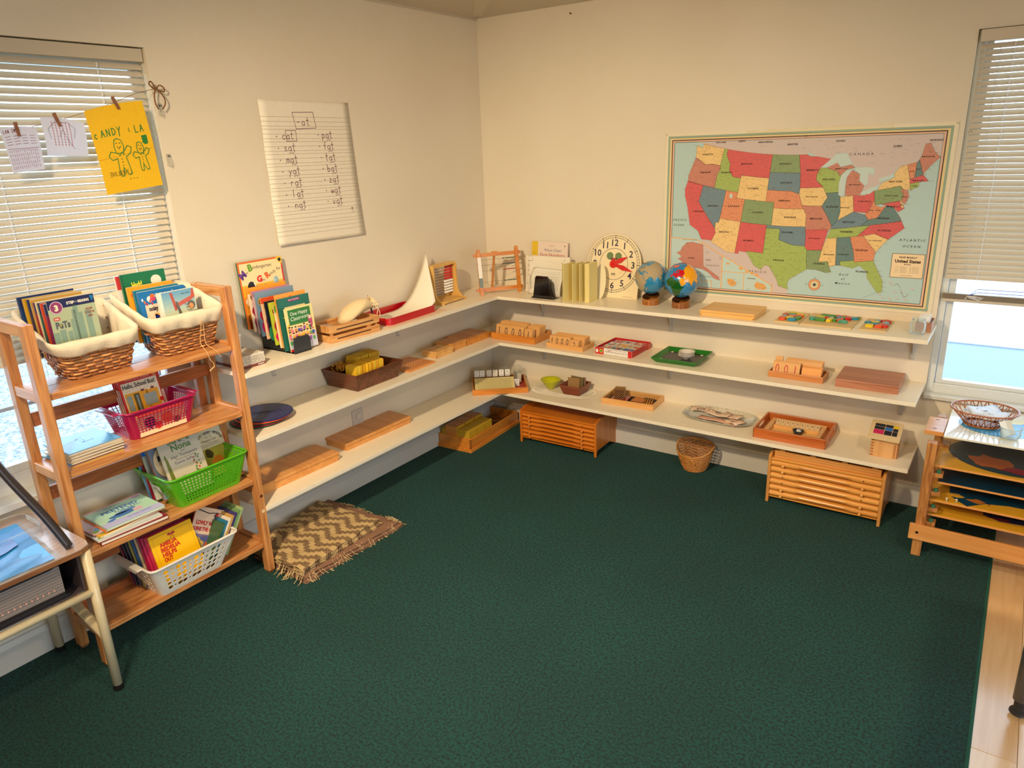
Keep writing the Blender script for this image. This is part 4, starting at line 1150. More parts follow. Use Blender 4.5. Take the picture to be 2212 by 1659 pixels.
m = MB(); m.frustum([(.01, .01, 0), (.095, .01, 0), (.095, .085, 0), (.01, .085, 0)], [(0, 0, .014), (.105, 0, .014), (.105, .095, .014), (0, .095, .014)]); m.build('dish_body', solid((160, 14, 20), .25, coat=.4), t, bevel=.003)
for k in range(7):
    t = thing('bead_square', 'flat brown bead square in the pile at the middle of the bead tray', 'beads', (1.090+.002*(k % 3), -.160+.004*(k % 2), Z3+.006+k*.0042), math.radians(3+random.uniform(-4, 4)), group='flat bead squares in the bead tray')
    m = MB()
    for j in range(10): m.tube([(0, j*.0072, 0), (.07, j*.0072, 0)], .0030, 5)
    m.build('bead_rows', wood((176, 110, 50), (140, 80, 34), 'x', .3, 30), t)
for k in range(9):
    t = thing('bead_bar', 'short brown and gold bead bar leaning at the right of the bead tray', 'beads', (1.158+k*.0066, -.155+k*.0006, Z3+.010), math.radians(8), math.radians(28), group='leaning bead bars')
    m = MB(); m.tube([(0, 0, 0), (0, .062, 0)], [.0032]*2, 7); m.build('bar', GB if k % 2 else MAROON, t, smooth=True)
# clear oval plate with paper strips
t = thing('clear_platter', 'long clear scalloped plastic platter with paper slips on the lowest shelf', 'platter', (1.585, -.115, Z3), math.radians(-1))
rows = []
for f, z in ((.0, .003), (.80, .003), (.86, .006), (.95, .014), (1.0, .020)):
    row = []
    for k in range(160):
        th = 2*PI*k/160; x, y = sup(th, .188, .112, .62)
        sc = f*(1 + (.028*math.cos(40*th) if f == 1.0 else 0))
        row.append((x*sc, y*sc, z))
    rows.append(row)
MB().grid(rows, True).build('plate_body', glass((240, 240, 236), .14), t, smooth=True, solidify=.0018)
m = MB()
for k in range(52):
    th = 2*PI*k/52; x, y = sup(th, .187, .111, .62); m.tube([(x*.93, y*.93, .011), (x, y, .0205), (x*1.02, y*1.02, .019)], .0022, 5)
m.build('scalloped_rim', glass((245, 245, 240), .35), t, smooth=True)
slips = [(-.15, -.035, 22, .11, .055, '910', 'slip of paper marked 910 on the clear platter'), (-.075, -.030, -8, .13, .060, '89', 'slip of paper marked 89 on the clear platter'),
         (.01, -.02, -14, .10, .07, '5', 'blank-looking pinkish slip of paper in the middle of the clear platter'), (.05, -.075, -28, .08, .075, '50', 'slip of paper marked 50 at the right of the clear platter'), (-.10, -.075, -10, .22, .05, None, 'long blank pink slip at the bottom of the pile on the clear platter')]
for k, (x, y, r_, w2_, h2_, tx, lb) in enumerate(slips):
    tt = thing('paper_slip', lb, 'paper', (1.585+x, -.115+y+.01, Z3+.030-.0035*k if k < 4 else Z3+.013), math.radians(r_), group='paper slips on the clear platter')
    m = MB(); rows = [[(w2_*i/6, h2_*j/3, .004*math.sin(i*1.1+k)) for i in range(7)] for j in range(4)]; m.grid(rows)
    m.build('sheet', solid((236, 204, 176) if k != 4 else (226, 176, 150), .6), tt, smooth=True, solidify=.0006)
    if tx:
        p = Print(0); p.text(tx, w2_*.5, h2_*.35, .022 if k < 2 else .015, (30, 40, 60), al='c', bold=.02, rot=math.radians(180) if k in (0, 3) else 0); p.line([(.01, h2_*.2), (.03, h2_*.2)], .0008, (80, 80, 90)); p.line([(w2_-.03, h2_*.8), (w2_-.012, h2_*.8)], .0008, (80, 80, 90))
        o = p.done('numeral', tt); o.rotation_euler = (-PI/2, 0, 0); o.location = (0, 0, .0052)
# strip board tray
CH = wood((196, 106, 44), (172, 84, 30), 'x', .35, 6, .25)
t = thing('wooden_tray', 'reddish wooden tray holding a frame of number tiles on the lowest shelf', 'tray', (1.815, -.280, Z3), math.radians(1))
tw, td, thh = .340, .262, .050
MB().box(0, tw, 0, .010, 0, thh).build('side_panel', CH, t, bevel=.002); MB().box(0, tw, td-.010, td, 0, thh).build('side_panel', CH, t, bevel=.002)
for x in (0, tw-.010):
    m = MB(); m.box(x, x+.010, .010, td-.010, 0, .018); m.box(x, x+.010, .010, .075, .018, thh); m.box(x, x+.010, td-.075, td-.010, .018, thh); m.box(x, x+.010, .075, td-.075, .040, thh)
    m.build('handle_panel', CH, t, bevel=.002)
MB().box(.008, tw-.008, .008, td-.008, 0, .006).build('base_panel', wood((214, 156, 90), (196, 134, 70), 'x'), t)
j = MB()
for k in range(4): j.box(-.0006, .006, -.0006, .010, .004+k*.012, .009+k*.012); j.box(tw-.006, tw+.0006, -.0006, .010, .004+k*.012, .009+k*.012)
j.build('finger_joint', wood((140, 70, 28), (120, 58, 22), 'x'), t)
t = thing('number_board', 'pale wooden inner board with a raised row of number tiles inside the reddish tray', 'board', (1.852, -.250, Z3+.0065), math.radians(1))
fw, fd = .265, .205
for (a, b, c_, e) in ((0, fw, 0, .012), (0, fw, fd-.012, fd), (0, .022, .012, fd-.012), (fw-.022, fw, .012, fd-.012)):
    MB().box(a, b, c_, e, 0, .026).build('frame_side', BEECH, t, bevel=.001)
MB().box(.01, fw-.01, .01, fd-.01, 0, .006).build('base_panel', LT, t)
MB().box(.024, fw-.024, .118, .126, .006, .022).build('rack_strip', BEECH, t)
nt_ = []
for k in range(9):
    tt = thing('number_tile', ['leftmost tile, numbered 1,', 'second tile from the left', 'third tile from the left', 'fourth tile from the left', 'middle tile, numbered 5,', 'fourth tile from the right', 'third tile from the right', 'second tile from the right', 'rightmost tile, numbered 9,'][k]+' in the row inside the reddish tray', 'tile', (1.852+.027+k*.0236, -.250+.128, Z3+.024), math.radians(1), math.radians(58-90+60))
    tt.rotation_euler = (math.radians(25), 0, math.radians(1))
    MB().box(0, .0226, 0, .040, 0, .006).build('tile_block', wood((224, 190, 142), (208, 170, 120), 'x', .5), tt, bevel=.0008)
    p = Print(0); p.text(str(k+1), .0113, .018, .010, (50, 40, 50), al='c', w=.009 if k else .003); o = p.done('numeral', tt); o.rotation_euler = (-PI/2, 0, 0); o.location = (0, 0, .0062)
t = thing('hexagonal_dish', 'small dark hexagonal dish with white counters inside the reddish tray', 'dish', (2.002, -.165, Z3+.013))
MB().lathe([(0, 0), (.020, 0), (.028, .020), (.029, .021), (.027, .021), (.019, .003), (0, .003)], 6).build('dish_body', solid((46, 50, 50), .35), t)
for k in range(5):
    tt = thing('white_counter', 'small white cube counter in the dark hexagonal dish', 'counter', (2.002+random.uniform(-.010, .010), -.165+random.uniform(-.010, .010), Z3+.019+k*.0018), random.uniform(0, 3), group='white counters in the dish')
    MB().box(-.005, .005, -.005, .005, 0, .008).build('cube', solid((236, 234, 226), .4), tt, bevel=.001)
# trinomial box
t = thing('pattern_lid_box', 'tall pale wooden box with finger joints below the patterned lid', 'box', (2.342, -.235, Z3), math.radians(3))
MB().box(0, .108, 0, .108, 0, .088).build('box_body', wood((222, 172, 116), (206, 152, 94), 'z', .4, 5), t, bevel=.001)
j = MB()
for k in range(6): j.box(-.0006, .012, -.0006, .004, .004+k*.0145, .011+k*.0145)
j.build('finger_joint', wood((170, 110, 60), (150, 92, 46), 'x'), t)
MB().box(.100, .114, .01, .09, .004, .085).build('sliding_side', wood((190, 130, 80), (170, 108, 60), 'z'), t, bevel=.001)
MB().box(.094, .102, -.003, .0, .006, .070).build('front_lip', wood((190, 130, 80), (170, 108, 60), 'z'), t)
t = thing('patterned_lid', 'square lid painted with black, blue, pink and yellow rectangles resting askew on the tall box', 'lid', (2.325, -.250, Z3+.0885), math.radians(2))
t.rotation_euler = (math.radians(14), math.radians(2), math.radians(2)); t.location = (2.325, -.258, Z3+.092)
MB().box(0, .132, 0, .15, 0, .010).build('lid_board', wood((232, 208, 160), (222, 192, 140), 'x', .4, 5), t, bevel=.001)
p = Print(0)
BK = (34, 36, 46)
X = [.018, .062, .095, .118]; Zs = [.035, .072, .098, .122]
cg = [[(206, 36, 100), BK, BK], [BK, (30, 110, 200), BK], [BK, BK, (230, 200, 20)]]
for r_ in range(3):
    for c_ in range(3): p.rect(X[c_], X[c_+1]-.002, Zs[r_], Zs[r_+1]-.002, cg[r_][c_])
o = p.done('painted_pattern', t); o.rotation_euler = (-PI/2, 0, 0); o.location = (0, 0, .0103)

# ================= floor, under the shelves =================
# golden bead box in the corner
t = thing('bead_chest', 'large open honey wooden box of bead cubes on the carpet in the corner', 'box', (.020, -.600, 0), math.radians(3))
open_box(t, .235, .545, .085, .010, HONEYY)
MB().box(-.008, .243, -.008, .553, 0, .022).build('plinth', HONEYY, t, bevel=.002)
j = MB()
for k in range(5): j.box(.2345, .2365, -.0008, .008, .026+k*.012, .032+k*.012); j.box(.2265, .2352, -.0010, .0, .026+k*.012, .032+k*.012)
j.build('finger_joint', wood((110, 54, 18), (90, 42, 14), 'x'), t)
YB = solid((214, 172, 44), .35)
ca, sa = math.cos(math.radians(3)), math.sin(math.radians(3))
def chest(x, y): return (.020 + x*ca - y*sa, -.600 + x*sa + y*ca)
def bead_block(x, y, z, w, d, h, lab, grp):
    X_, Y_ = chest(x, y)
    t = thing('bead_thousand_block', lab, 'beads', (X_, Y_, z), math.radians(3), group=grp)
    MB().box(.001, w-.001, .001, d-.001, 0, h).build('core', YB, t)
    n = int(h/.0095); g = MB(); 
    for k in range(1, n): g.box(0, w, 0, d, k*h/n-.0004, k*h/n+.0004)
    nn = int(w/.0095)
    for k in range(1, nn): g.box(k*w/nn-.0004, k*w/nn+.0004, 0, .004, 0, h)
    g.build('bead_lines', solid((96, 66, 14), .6), t)
bead_block(.135, .012, .023, .085, .085, .105, 'gridded yellow thousand block nearest the front of the corner bead chest', None)
bead_block(.135, .105, .023, .085, .080, .105, 'gridded yellow thousand block second from the front of the corner bead chest', None)
bead_block(.135, .190, .023, .085, .070, .105, 'gridded yellow thousand block third from the front of the corner bead chest', None)
bead_block(.012, .012, .023, .030, .080, .095, 'narrow gridded block by the wall in the corner bead chest', None)
for k, (x, y) in enumerate(((.045, .012), (.045, .105), (.045, .200))):
    X_, Y_ = chest(x, y)
    t = thing('wooden_cube', ['front', 'middle', 'rear'][k] + ' plain brown wooden cube by the wall side of the corner bead chest', 'cube', (X_, Y_, .023), math.radians(3))
    MB().box(0, .082, 0, .084, 0, .118).build('cube_body', HONEY, t, bevel=.001); MB().box(.082, .086, .002, .082, 0, .117).build('yellow_face', YB, t)
X_, Y_ = chest(.012, .30)
m = MB(); m.x = Matrix.Translation((X_, Y_, .024))
for k in range(160):
    a = (random.uniform(0, .19), random.uniform(0, .20), random.uniform(.0, .028)); m.tube([a, (a[0]+random.uniform(-.04, .04), a[1]+random.uniform(-.04, .04), a[2]+random.uniform(0, .01))], .0035, 5)
m.x = None
tag(m.build('loose_bead_bars', solid((120, 80, 30), .35)), 'jumble of loose golden bead bars at the far end of the corner bead chest', 'beads', kind='stuff')

def cabinet(label, loc, rz, w, d, h, col, topbits):
    t = thing('map_cabinet', label, 'cabinet', loc, rz)
    th = .014
    prof = [(0, 0), (.010, 0), (.014, .030), (.030, .036), (d-.10, .036), (d-.05, .012), (d-.03, 0), (d, 0), (d, h-.010), (.060, h), (.0, h-.014 if topbits == 1 else h-.006)]
    if topbits == 0:
        prof = [(0, 0), (.020, 0), (.026, .030), (d-.10, .036), (d-.05, .010), (d-.03, 0), (d, 0), (d, h), (.022, h), (.0, h-.012)]
    for x in (0, w-th):
        MB().prism(prof, x, x+th, 'x').build('side_panel', col[1], t, bevel=.002)
    MB().box(th, w-th, .006, d, h-.030, h-.020).build('top_panel', col[0], t, bevel=.001)
    MB().box(th, w-th, .012, d, .026, .032).build('bottom_panel', col[0], t)
    MB().box(th, w-th, d-.008, d, .032, h-.020).build('back_panel', col[0], t)
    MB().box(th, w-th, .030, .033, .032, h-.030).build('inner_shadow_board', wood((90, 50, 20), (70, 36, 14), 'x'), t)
    H = h-.030-.034; n = 6; dh = H/n
    pegs = {0: (1, 0), 1: (1, 1), 2: (0, 1), 3: (0, 0), 4: (1, 1), 5: (1, 1)} if topbits == 0 else {0: (1, 0), 1: (1, 1), 2: (1, 1), 3: (0, 1), 4: (1, 1), 5: (1, 1)}
    for k in range(n):
        z0 = h-.032-(k+1)*dh
        W = w-2*th-.002
        dr = None
        # bull-nosed drawer front with a scooped centre
        nX = 48; rows = []
        for i in range(nX+1):
            f = i/nX; x = th+.001+W*f
            s = min(1, max(0, (f-.24)/.05))*min(1, max(0, (.76-f)/.05))
            row = []
            for a in range(9):
                ph = PI*a/8
                y = .020-.018*math.sin(ph)
                z = z0+.0012+(dh-.0024)*(1-math.cos(ph))/2
                if s > 0 and a < 5: y += s*.014*(1-a/5.0); 
                if s > 0: y -= s*.004*(a/8.0)
                row.append((x, y, z))
            row += [(x, .028, z0+dh-.0012), (x, .028, z0+.0012)]
            rows.append(row)
        m = MB(); m.grid(rows, True)
        nn = len(rows[0]); m.f.append(tuple(range(nn))); m.c.append(None); m.f.append(tuple(len(m.v)-nn+i for i in reversed(range(nn)))); m.c.append(None)
        dr = m.build('drawer', col[0], t, smooth=False, bevel=0)
        for sd, x in ((0, th+W*.12), (1, th+W*.85)):
            if pegs[k][sd]:
                q = MB(); q.x = Matrix.Translation((x, 0, z0+dh*.42)) @ Matrix.Rotation(PI/2, 4, 'X')
                q.lathe([(0, -.008), (.004, -.008), (.004, .004), (.0065, .008), (.0065, .012), (.003, .014), (0, .014)], 10); q.x = None
                q.build('peg', col[0], dr, smooth=False)
            else:
                q = MB(); q.x = Matrix.Translation((x, .0025, z0+dh*.5)) @ Matrix.Rotation(PI/2, 4, 'X'); q.cyl((0, 0, 0), .003, 0, .001, 10); q.x = None
                q.build('peg_hole', solid((50, 26, 10), .9), dr)
    return t
CL = (wood((214, 126, 36), (196, 106, 24), 'x', .28, 5, .35), wood((206, 116, 32), (186, 98, 24), 'z', .28, 5, .35))
CR = (wood((230, 164, 78), (212, 142, 58), 'x', .32, 5, .3), wood((214, 150, 78), (190, 122, 54), 'z', .35, 6, .3))
cabinet('honey orange six-drawer wooden cabinet on the carpet left of the middle, near the corner', (.412, -.292, 0), math.radians(1.6), .520, .28, .222, CL, 1)
cabinet('yellowish six-drawer wooden cabinet on the carpet under the right end of the shelves', (1.910, -.318, 0), math.radians(.6), .520, .29, .258, CR, 0)
# stack of framed boards on the right cabinet
MP = wood((220, 156, 82), (198, 130, 60), 'x', .35, 6)
for k in range(3):
    t = thing('slatted_tray', ['lowest of the three thin wooden frames stacked on the right cabinet', 'middle of the three thin wooden frames stacked on the right cabinet', 'top thin wooden frame with cross slats on the right cabinet'][k], 'tray', (1.932, -.298, .2385+k*.0115), math.radians(.6))
    for (a, b, c_, e) in ((0, .475, 0, .018), (0, .475, .232, .25), (0, .018, .018, .232), (.457, .475, .018, .232)):
        MB().box(a, b, c_, e, 0, .0105).build('frame_side', MP, t, bevel=.001)
    if k == 2:
        for x in (.022, .165, .305, .435): MB().box(x, x+.024, .004, .245, .0112, .017).build('cross_slat', wood((226, 170, 96), (210, 148, 74), 'y', .35, 6), t, bevel=.001)
    else: MB().box(.016, .459, .016, .234, 0, .003).build('back_board', wood((186, 140, 60), (170, 120, 44), 'x'), t)
MBX = None
# ---------------------------------------------------------------- books
PAGE = solid((236, 226, 204), .7)
def book(label, loc, rz, rx, w, h, th, cover, fn=None, hard=False, rounded=False, group=None, ry=0.0, page=None, name='book', spine=None):
    """local x = width, z = height, front cover faces -y (y=0), back at y=th, spine at x=0"""
    t = thing(name, label, 'book', loc, rz, rx, group)
    if ry:
        t.rotation_mode = 'QUATERNION'
        t.rotation_quaternion = (Matrix.Rotation(rz, 3, 'Z') @ Matrix.Rotation(rx, 3, 'X') @ Matrix.Rotation(ry, 3, 'Y')).to_quaternion()
    ct = .0022 if hard else .0008
    ov = .003 if hard else 0.0
    cm = solid(cover, .28, coat=.3)
    if rounded:
        def rr(x0, x1, z0, z1, r):
            P = [(x0, z0)]
            P += [(x1-r+r*math.cos(a), z0+r+r*math.sin(a)) for a in [-PI/2+PI/2*k/5 for k in range(6)]]
            P += [(x1-r+r*math.cos(a), z1-r+r*math.sin(a)) for a in [PI/2*k/5 for k in range(6)]]
            P += [(x0, z1)]
            return P
        MB().prism(rr(0, w, 0, h, .014), 0, th, 'y').build('cover', cm, t, bevel=.0006)
        m = MB(); m.prism(rr(.002, w+.0004, -.0003, h+.0004, .014), th*.18, th*.82, 'y'); m.build('page_block', PAGE, t)
    else:
        m = MB(); m.box(0, w, 0, ct, 0, h); m.box(0, w, th-ct, th, 0, h); m.box(0, ct, ct, th-ct, 0, h)
        m.build('cover', cm, t, bevel=.0004 if hard else 0)
        MB().box(ct, w-ov, ct, th-ct, ov, h-ov).build('page_block', page or PAGE, t)
    if fn:
        p = Print(0); fn(p, w, h); p.done('cover_print', t, .28)
    if spine:
        q = Print(0); q.rect(.001, th-.001, .01, h-.01, spine); q.text('Title', 0, 0, .001, spine)
        o = q.done('spine_print', t); o.rotation_euler = (0, 0, -PI/2); o.location = (0.0, th, 0)
    return t
R90 = PI/2

# ================= top shelf, left wall: stepped organiser with books =================
BLK = solid((28, 30, 32), .4)
t = thing('stepped_organizer', 'black stepped desktop organizer holding a row of picture books', 'organizer', (.020, -1.745, Z1))
m = MB()
n_st = 8
prof = [(0, 0), (.215, 0)]
for k in range(n_st):
    x = .215-.024*k; z = .006+.012*k
    prof += [(x, z), (x-.024+.0001, z)]
prof += [(0.018, .10), (0, .10)]
m.prism([(p_[0], p_[1]) for p_ in prof], -.0, .006, 'y')
for o_ in ((0, .008), (.080, .088)):
    q = MB(); q.prism(prof, o_[0], o_[1], 'y'); q.build('stepped_side', BLK, t, bevel=.0008)
MB().box(0, .225, 0, .088, 0, .005).build('base_plate', BLK, t)
for k in range(n_st):
    x = .215-.024*k; z = .006+.012*k
    MB().box(x-.002, x, .008, .080, .005, z+.05 if 0 < k else z+.0).build('divider', BLK, t)
# rounded front plate facing the room
P = [(-.002, 0), (.090, 0), (.090, .052)] + [(.072+.018*math.cos(a), .052+.020*math.sin(a)) for a in [PI/2*k/6 for k in range(1, 7)]] + [(.020-.018*math.sin(a)*1.0-.002, .052+.020*math.cos(a)) for a in [PI/2*k/6 for k in range(0, 7)]]
MB().prism(P, .218, .223, 'x').build('front_plate', solid((44, 48, 52), .4), t, bevel=.002)
def on_left(x, y, z): return (x, y, z)
def cov_miss(p, w, h):
    p.rect(0, w, 0, h, (226, 112, 40)); p.rect(.008, w-.008, .0, h-.008, (250, 226, 170), 1); p.rect(.008, w-.008, .14, .19, (240, 190, 60), 2); p.rect(0.008, w-.008, 0, .14, (226, 150, 50), 2)
    p.rect(w-.006, w, 0.05, h-.04, (206, 40, 50), 1)
    p.text('M', .014, .215, .030, (96, 50, 140), 3, rot=.6, bold=.05); p.text('iss', .034, .234, .013, (50, 44, 60), 3, rot=.5); p.text('B', .052, .248, .028, (110, 160, 40), 3, rot=.15, bold=.05); p.text('indergarten', .074, .256, .015, (50, 44, 60), 3, w=.098)
    p.text('G', .088, .195, .026, (220, 40, 40), 3, rot=.1, bold=.06); p.text('ets', .110, .197, .013, (50, 44, 60), 3); p.text('R', .140, .204, .026, (226, 96, 40), 3, rot=.5, bold=.05); p.text('eady', .158, .216, .014, (50, 44, 60), 3, rot=.35); p.text('for', .196, .234, .014, (50, 44, 60), 3)
    p.text('K', .118, .158, .024, (40, 130, 60), 3, rot=-.2, bold=.05); p.text('indergarten', .138, .165, .013, (50, 44, 60), 3, w=.085, rot=-.1)
    p.poly([(w, h), (w-.030, h)]+[(w-.030*math.cos(q*PI/16), h-.030*math.sin(q*PI/16)) for q in range(1, 9)], (240, 200, 60), 2); p.disc(w-.012, h-.014, .008, (40, 40, 40), 3)
    p.disc(.055, .178, .020, (34, 30, 34), 3, rz=.026); p.poly([(.06, .19), (.085, .18), (.085, .172), (.06, .165)], (34, 30, 34), 4); p.poly([(.066, .196), (.072, .196), (.08, .182), (.074, .178)], (240, 236, 226), 5)
    p.poly([(.03, .15), (.075, .15), (.09, .09), (.02, .09)], (40, 110, 60), 3); p.poly([(.01, .12), (.03, .15), (.03, .09)], (240, 230, 200), 4); p.poly([(.01, .06), (.12, .09), (.12, 0), (.01, 0)], (170, 30, 40), 2)
    p.disc(.186, .19, .014, (150, 186, 196), 3, rz=.018); p.poly([(.175, .205), (.19, .19), (.17, .18)], (180, 206, 210), 4)
def simple(bg, band=None, title=None, tc=(40, 40, 50), blobs=()):
    def f(p, w, h):
        p.rect(0, w, 0, h, bg)
        if band: p.rect(0, w, h*.80, h, band, 1)
        if title: p.text(title, w*.5, h*.84, h*.06, tc, 3, al='c', w=w*.7)
        for (bx_, bz_, r_, c_) in blobs: p.poly(blob(bx_*w, bz_*h, r_*w, r_*w, n=12), c_, 2)
    return f
def seal(p, x, z, r):
    p.disc(x, z, r, (226, 178, 60), 3); p.disc(x, z, r*.8, (60, 54, 40), 4); p.rect(x-r*.55, x+r*.55, z-r*.15, z+r*.15, (226, 178, 60), 5)
def cov_seal(bg, band, title=None):
    def f(p, w, h):
        p.rect(0, w, 0, h, bg); p.rect(0, w, h*.86, h, band, 1); seal(p, .026, h*.78, .017)
        p.poly(blob(.03, h*.45, .022, .03), (170, 30, 50), 2); p.poly(blob(.028, h*.2, .02, .03), (210, 30, 100), 2)
        if title: p.text(title, .05, h*.88, .014, (250, 250, 240), 3)
    return f
book('tall picture book with a black and white dog, rearmost in the black organizer', (.043, -1.822, 1.008), R90, -.05, .232, .292, .008, (30, 96, 60), cov_miss)
book('orange topped picture book directly in front of the tall dog book', (.072, -1.812, 1.000), R90, -.08, .205, .192, .004, (236, 150, 40), cov_seal((240, 224, 190), (240, 156, 40)))
book('mauve topped picture book with magenta foot, third from the back of the organizer', (.094, -1.806, .992), R90, -.08, .200, .186, .004, (190, 130, 160), cov_seal((226, 190, 190), (190, 136, 166)))
book('grey blue picture book, fourth from the back of the organizer', (.114, -1.806, .982), R90, -.08, .205, .192, .004, (110, 140, 160), cov_seal((110, 140, 165), (120, 150, 172), None))
book('peach picture book with a red band, fifth from the back of the organizer', (.132, -1.795, .970), R90, -.08, .170, .180, .004, (226, 170, 130), cov_seal((232, 190, 150), (216, 80, 40)))
book('black and green picture book, sixth from the back of the organizer', (.148, -1.788, .955), R90, -.08, .155, .180, .004, (24, 34, 44), simple((26, 30, 40), None, None, blobs=((.3, .2, .3, (40, 120, 80)),)))
book('lime green picture book with a round seal, behind the cream one', (.164, -1.780, .942), R90, -.08, .150, .188, .004, (170, 184, 40), cov_seal((180, 190, 50), (190, 196, 60)))
def cov_cream(p, w, h):
    p.rect(0, w, 0, h, (240, 214, 172)); p.rect(0, w, h*.84, h, (90, 150, 50), 1); seal(p, .028, h*.82, .022); p.poly(blob(.030, .060, .016, .026, wob=.35), (190, 40, 30), 2)
    p.text('by David', .008, .020, .006, (120, 60, 40), 3); p.text('Illustrated', .008, .011, .006, (120, 60, 40), 3)
book('cream picture book with a small red figure and green top, in the organizer', (.180, -1.768, .930), R90, -.08, .140, .185, .004, (236, 210, 168), cov_cream)
def cov_or(p, w, h):
    p.rect(0, w, 0, h, (240, 160, 60)); p.rect(.004, w, 0, h*.86, (240, 216, 186), 1); p.disc(w*.5, h*.90, .017, (206, 40, 30), 2, rz=.009); p.text('EARLY READER', w*.5, h*.89, .004, (250, 240, 230), 3, al='c'); p.text('Our', w*.3, h*.74, .014, (50, 60, 80), 3)
book('orange topped picture book with a red oval logo, behind the teal spiral book', (.186, -1.762, .928), R90, -.06, .165, .232, .004, (240, 160, 60), cov_or)
def cov_teal(p, w, h):
    p.rect(0, w, 0, h, (36, 108, 92)); p.text('EARLY PRE-READER', w*.5, h*.925, .007, (236, 220, 230), 3, al='c', w=.055); p.poly([(w*.32, h*.91), (w*.69, h*.915), (w*.70, h*.965), (w*.33, h*.955)], (150, 30, 110), 2)
    p.rect(w*.18, w*.84, 0, h*.82, (232, 216, 166), 1); p.text('Our School', w*.52, h*.70, .018, (50, 70, 50), 3, al='c', w=w*.5)
    for cx_, cz_, c_ in ((.030, h*.62, (236, 196, 60)), (.032, h*.5, (60, 110, 140)), (w*.22, h*.24, (226, 150, 60))):
        P = []
        for k in range(10): a = PI/2+k*PI/5; r = .016 if k % 2 == 0 else .007; P.append((cx_+r*math.cos(a), cz_+r*math.sin(a)))
        p.poly(P, c_, 3)
tb = book('dark teal spiral bound book with a yellow star, behind the front classroom book', (.203, -1.762, .915), R90, -.07, .170, .230, .006, (30, 100, 84), cov_teal)
m = MB()
for k in range(34): m.tube([(-.001+.0035*math.cos(a), .003+.0045*math.sin(a), .008+k*.0064) for a in [2*PI*q/6 for q in range(6)]], .0006, 4, closed=True)
m.build('spiral_wire', solid((40, 60, 50), .4), tb)
def cov_class(p, w, h):
    p.rect(0, w, 0, h, (240, 222, 150)); p.rect(.0, w, 0, h*.36, (196, 196, 210), 1); p.rect(.016, w-.014, h*.60, h*.955, (96, 130, 70), 1); p.rect(.019, w-.017, h*.615, h*.945, (48, 122, 52), 2)
    p.hand('One', .026, h*.80, .018, .0016, (240, 244, 230), 3, adv=.56) if 0 else None
    p.text('One Happy', w*.5, h*.82, .016, (240, 244, 230), 3, al='c', w=.095, rot=.03); p.text('Classroom', w*.5, h*.70, .017, (240, 244, 230), 3, al='c', w=.100, rot=.03)
    random.seed(4)
    pc = [(220, 60, 60), (60, 90, 170), (240, 180, 60), (90, 160, 90), (230, 130, 60), (150, 90, 160), (240, 120, 140)]
    for k in range(26):
        x = .012+(k % 9)*.0155+random.uniform(-.003, .003); z = h*.22+(k//9)*.024+random.uniform(-.004, .004)
        p.disc(x, z, .0075, random.choice(pc), 3, 8, rz=.012); p.disc(x, z+.013, .0058, (240, 200, 170), 4, 10); p.disc(x, z+.0165, .0058, random.choice([(60, 40, 30), (170, 100, 40), (30, 26, 30)]), 5, 8, rz=.0035)
    p.disc(w*.85, h*.60, .012, (190, 80, 120), 3, rz=.03); p.disc(w*.85, h*.70, .008, (240, 210, 180), 4); p.disc(w*.07, h*.5, .009, (240, 190, 50), 3, rz=.026)
    p.rect(.0, .03, 0, .010, (206, 40, 50), 2)
book('small yellow and green classroom picture book at the front of the black organizer', (.226, -1.752, .912), R90, -.08, .152, .190, .003, (240, 222, 150), cov_class)

# tissue box
t = thing('tissue_box', 'white tissue box with dark ring pattern and brown base behind the book rack', 'tissue box', (.008, -2.012, Z1))
tw, td, th_ = .232, .112, .052
MB().box(0, tw, 0, td, 0, th_).build('carton', solid((238, 228, 210), .5), t, bevel=.001)
def rings(p, w, h, cx_, cz_, n, step):
    p.rect(0, w, 0, .013, (112, 54, 46), 2)
    for k in range(1, n):
        r = k*step; pts = []
        for q in range(60):
            a = 2*PI*q/60; x = cx_+r*1.5*math.cos(a)*(1+.08*math.sin(3*a)); z = cz_+r*math.sin(a)*(1+.1*math.cos(2*a))
            if .001 < x < w-.001 and .014 < z < h-.001: pts.append((x, z))
            else:
                if len(pts) > 1: p.line(pts, .0019, (50, 42, 40), 1)
                pts = []
            if (q + k*7) % 11 == 0 and len(pts) > 1: p.line(pts, .0019, (50, 42, 40), 1); pts = []
        if len(pts) > 1: p.line(pts, .0019, (50, 42, 40), 1)
p = Print(0); rings(p, tw, th_, .05, .03, 20, .0058); p.done('ring_print', t)
p = Print(0); rings(p, td, th_, .065, .05, 16, .0052); p.text('SunnyCare', td-.006, .004, .006, (240, 236, 230), 3, al='r', w=.030, bold=.03); o = p.done('ring_print', t); o.rotation_euler = (0, 0, R90); o.location = (tw, 0, 0)
p = Print(0); rings(p, tw, td, .10, .06, 14, .0068); p.rect(0, tw, 0, .013, (236, 226, 208), 3); o = p.done('ring_print', t); o.rotation_euler = (-PI/2, 0, 0); o.location = (0, 0, th_)
m = MB(); rows = []
for i in range(9):
    f = i/8; wd = .030+.012*f; rows.append([(.112+.010*math.sin(j*1.3+f*2)+.02*f*f, .056+(j/6-.5)*wd*1.6, th_-.012+.085*f) for j in range(7)])
m.grid(rows); m.build('tissue', solid((240, 234, 222), .8), t, smooth=True, solidify=.0006)
MB().prism([(.085+.045*math.cos(2*PI*k/20), .056+.016*math.sin(2*PI*k/20)) for k in range(20)], th_+.0003, th_+.0006, 'z').build('opening', solid((70, 56, 46), .8), t)

# slatted crate
t = thing('slatted_crate', 'pine slatted crate holding a cloth bag and a hole board on the top left shelf', 'crate', (.252, -1.545, Z1), math.radians(86))
cw, cd, chh = .292, .150, .078
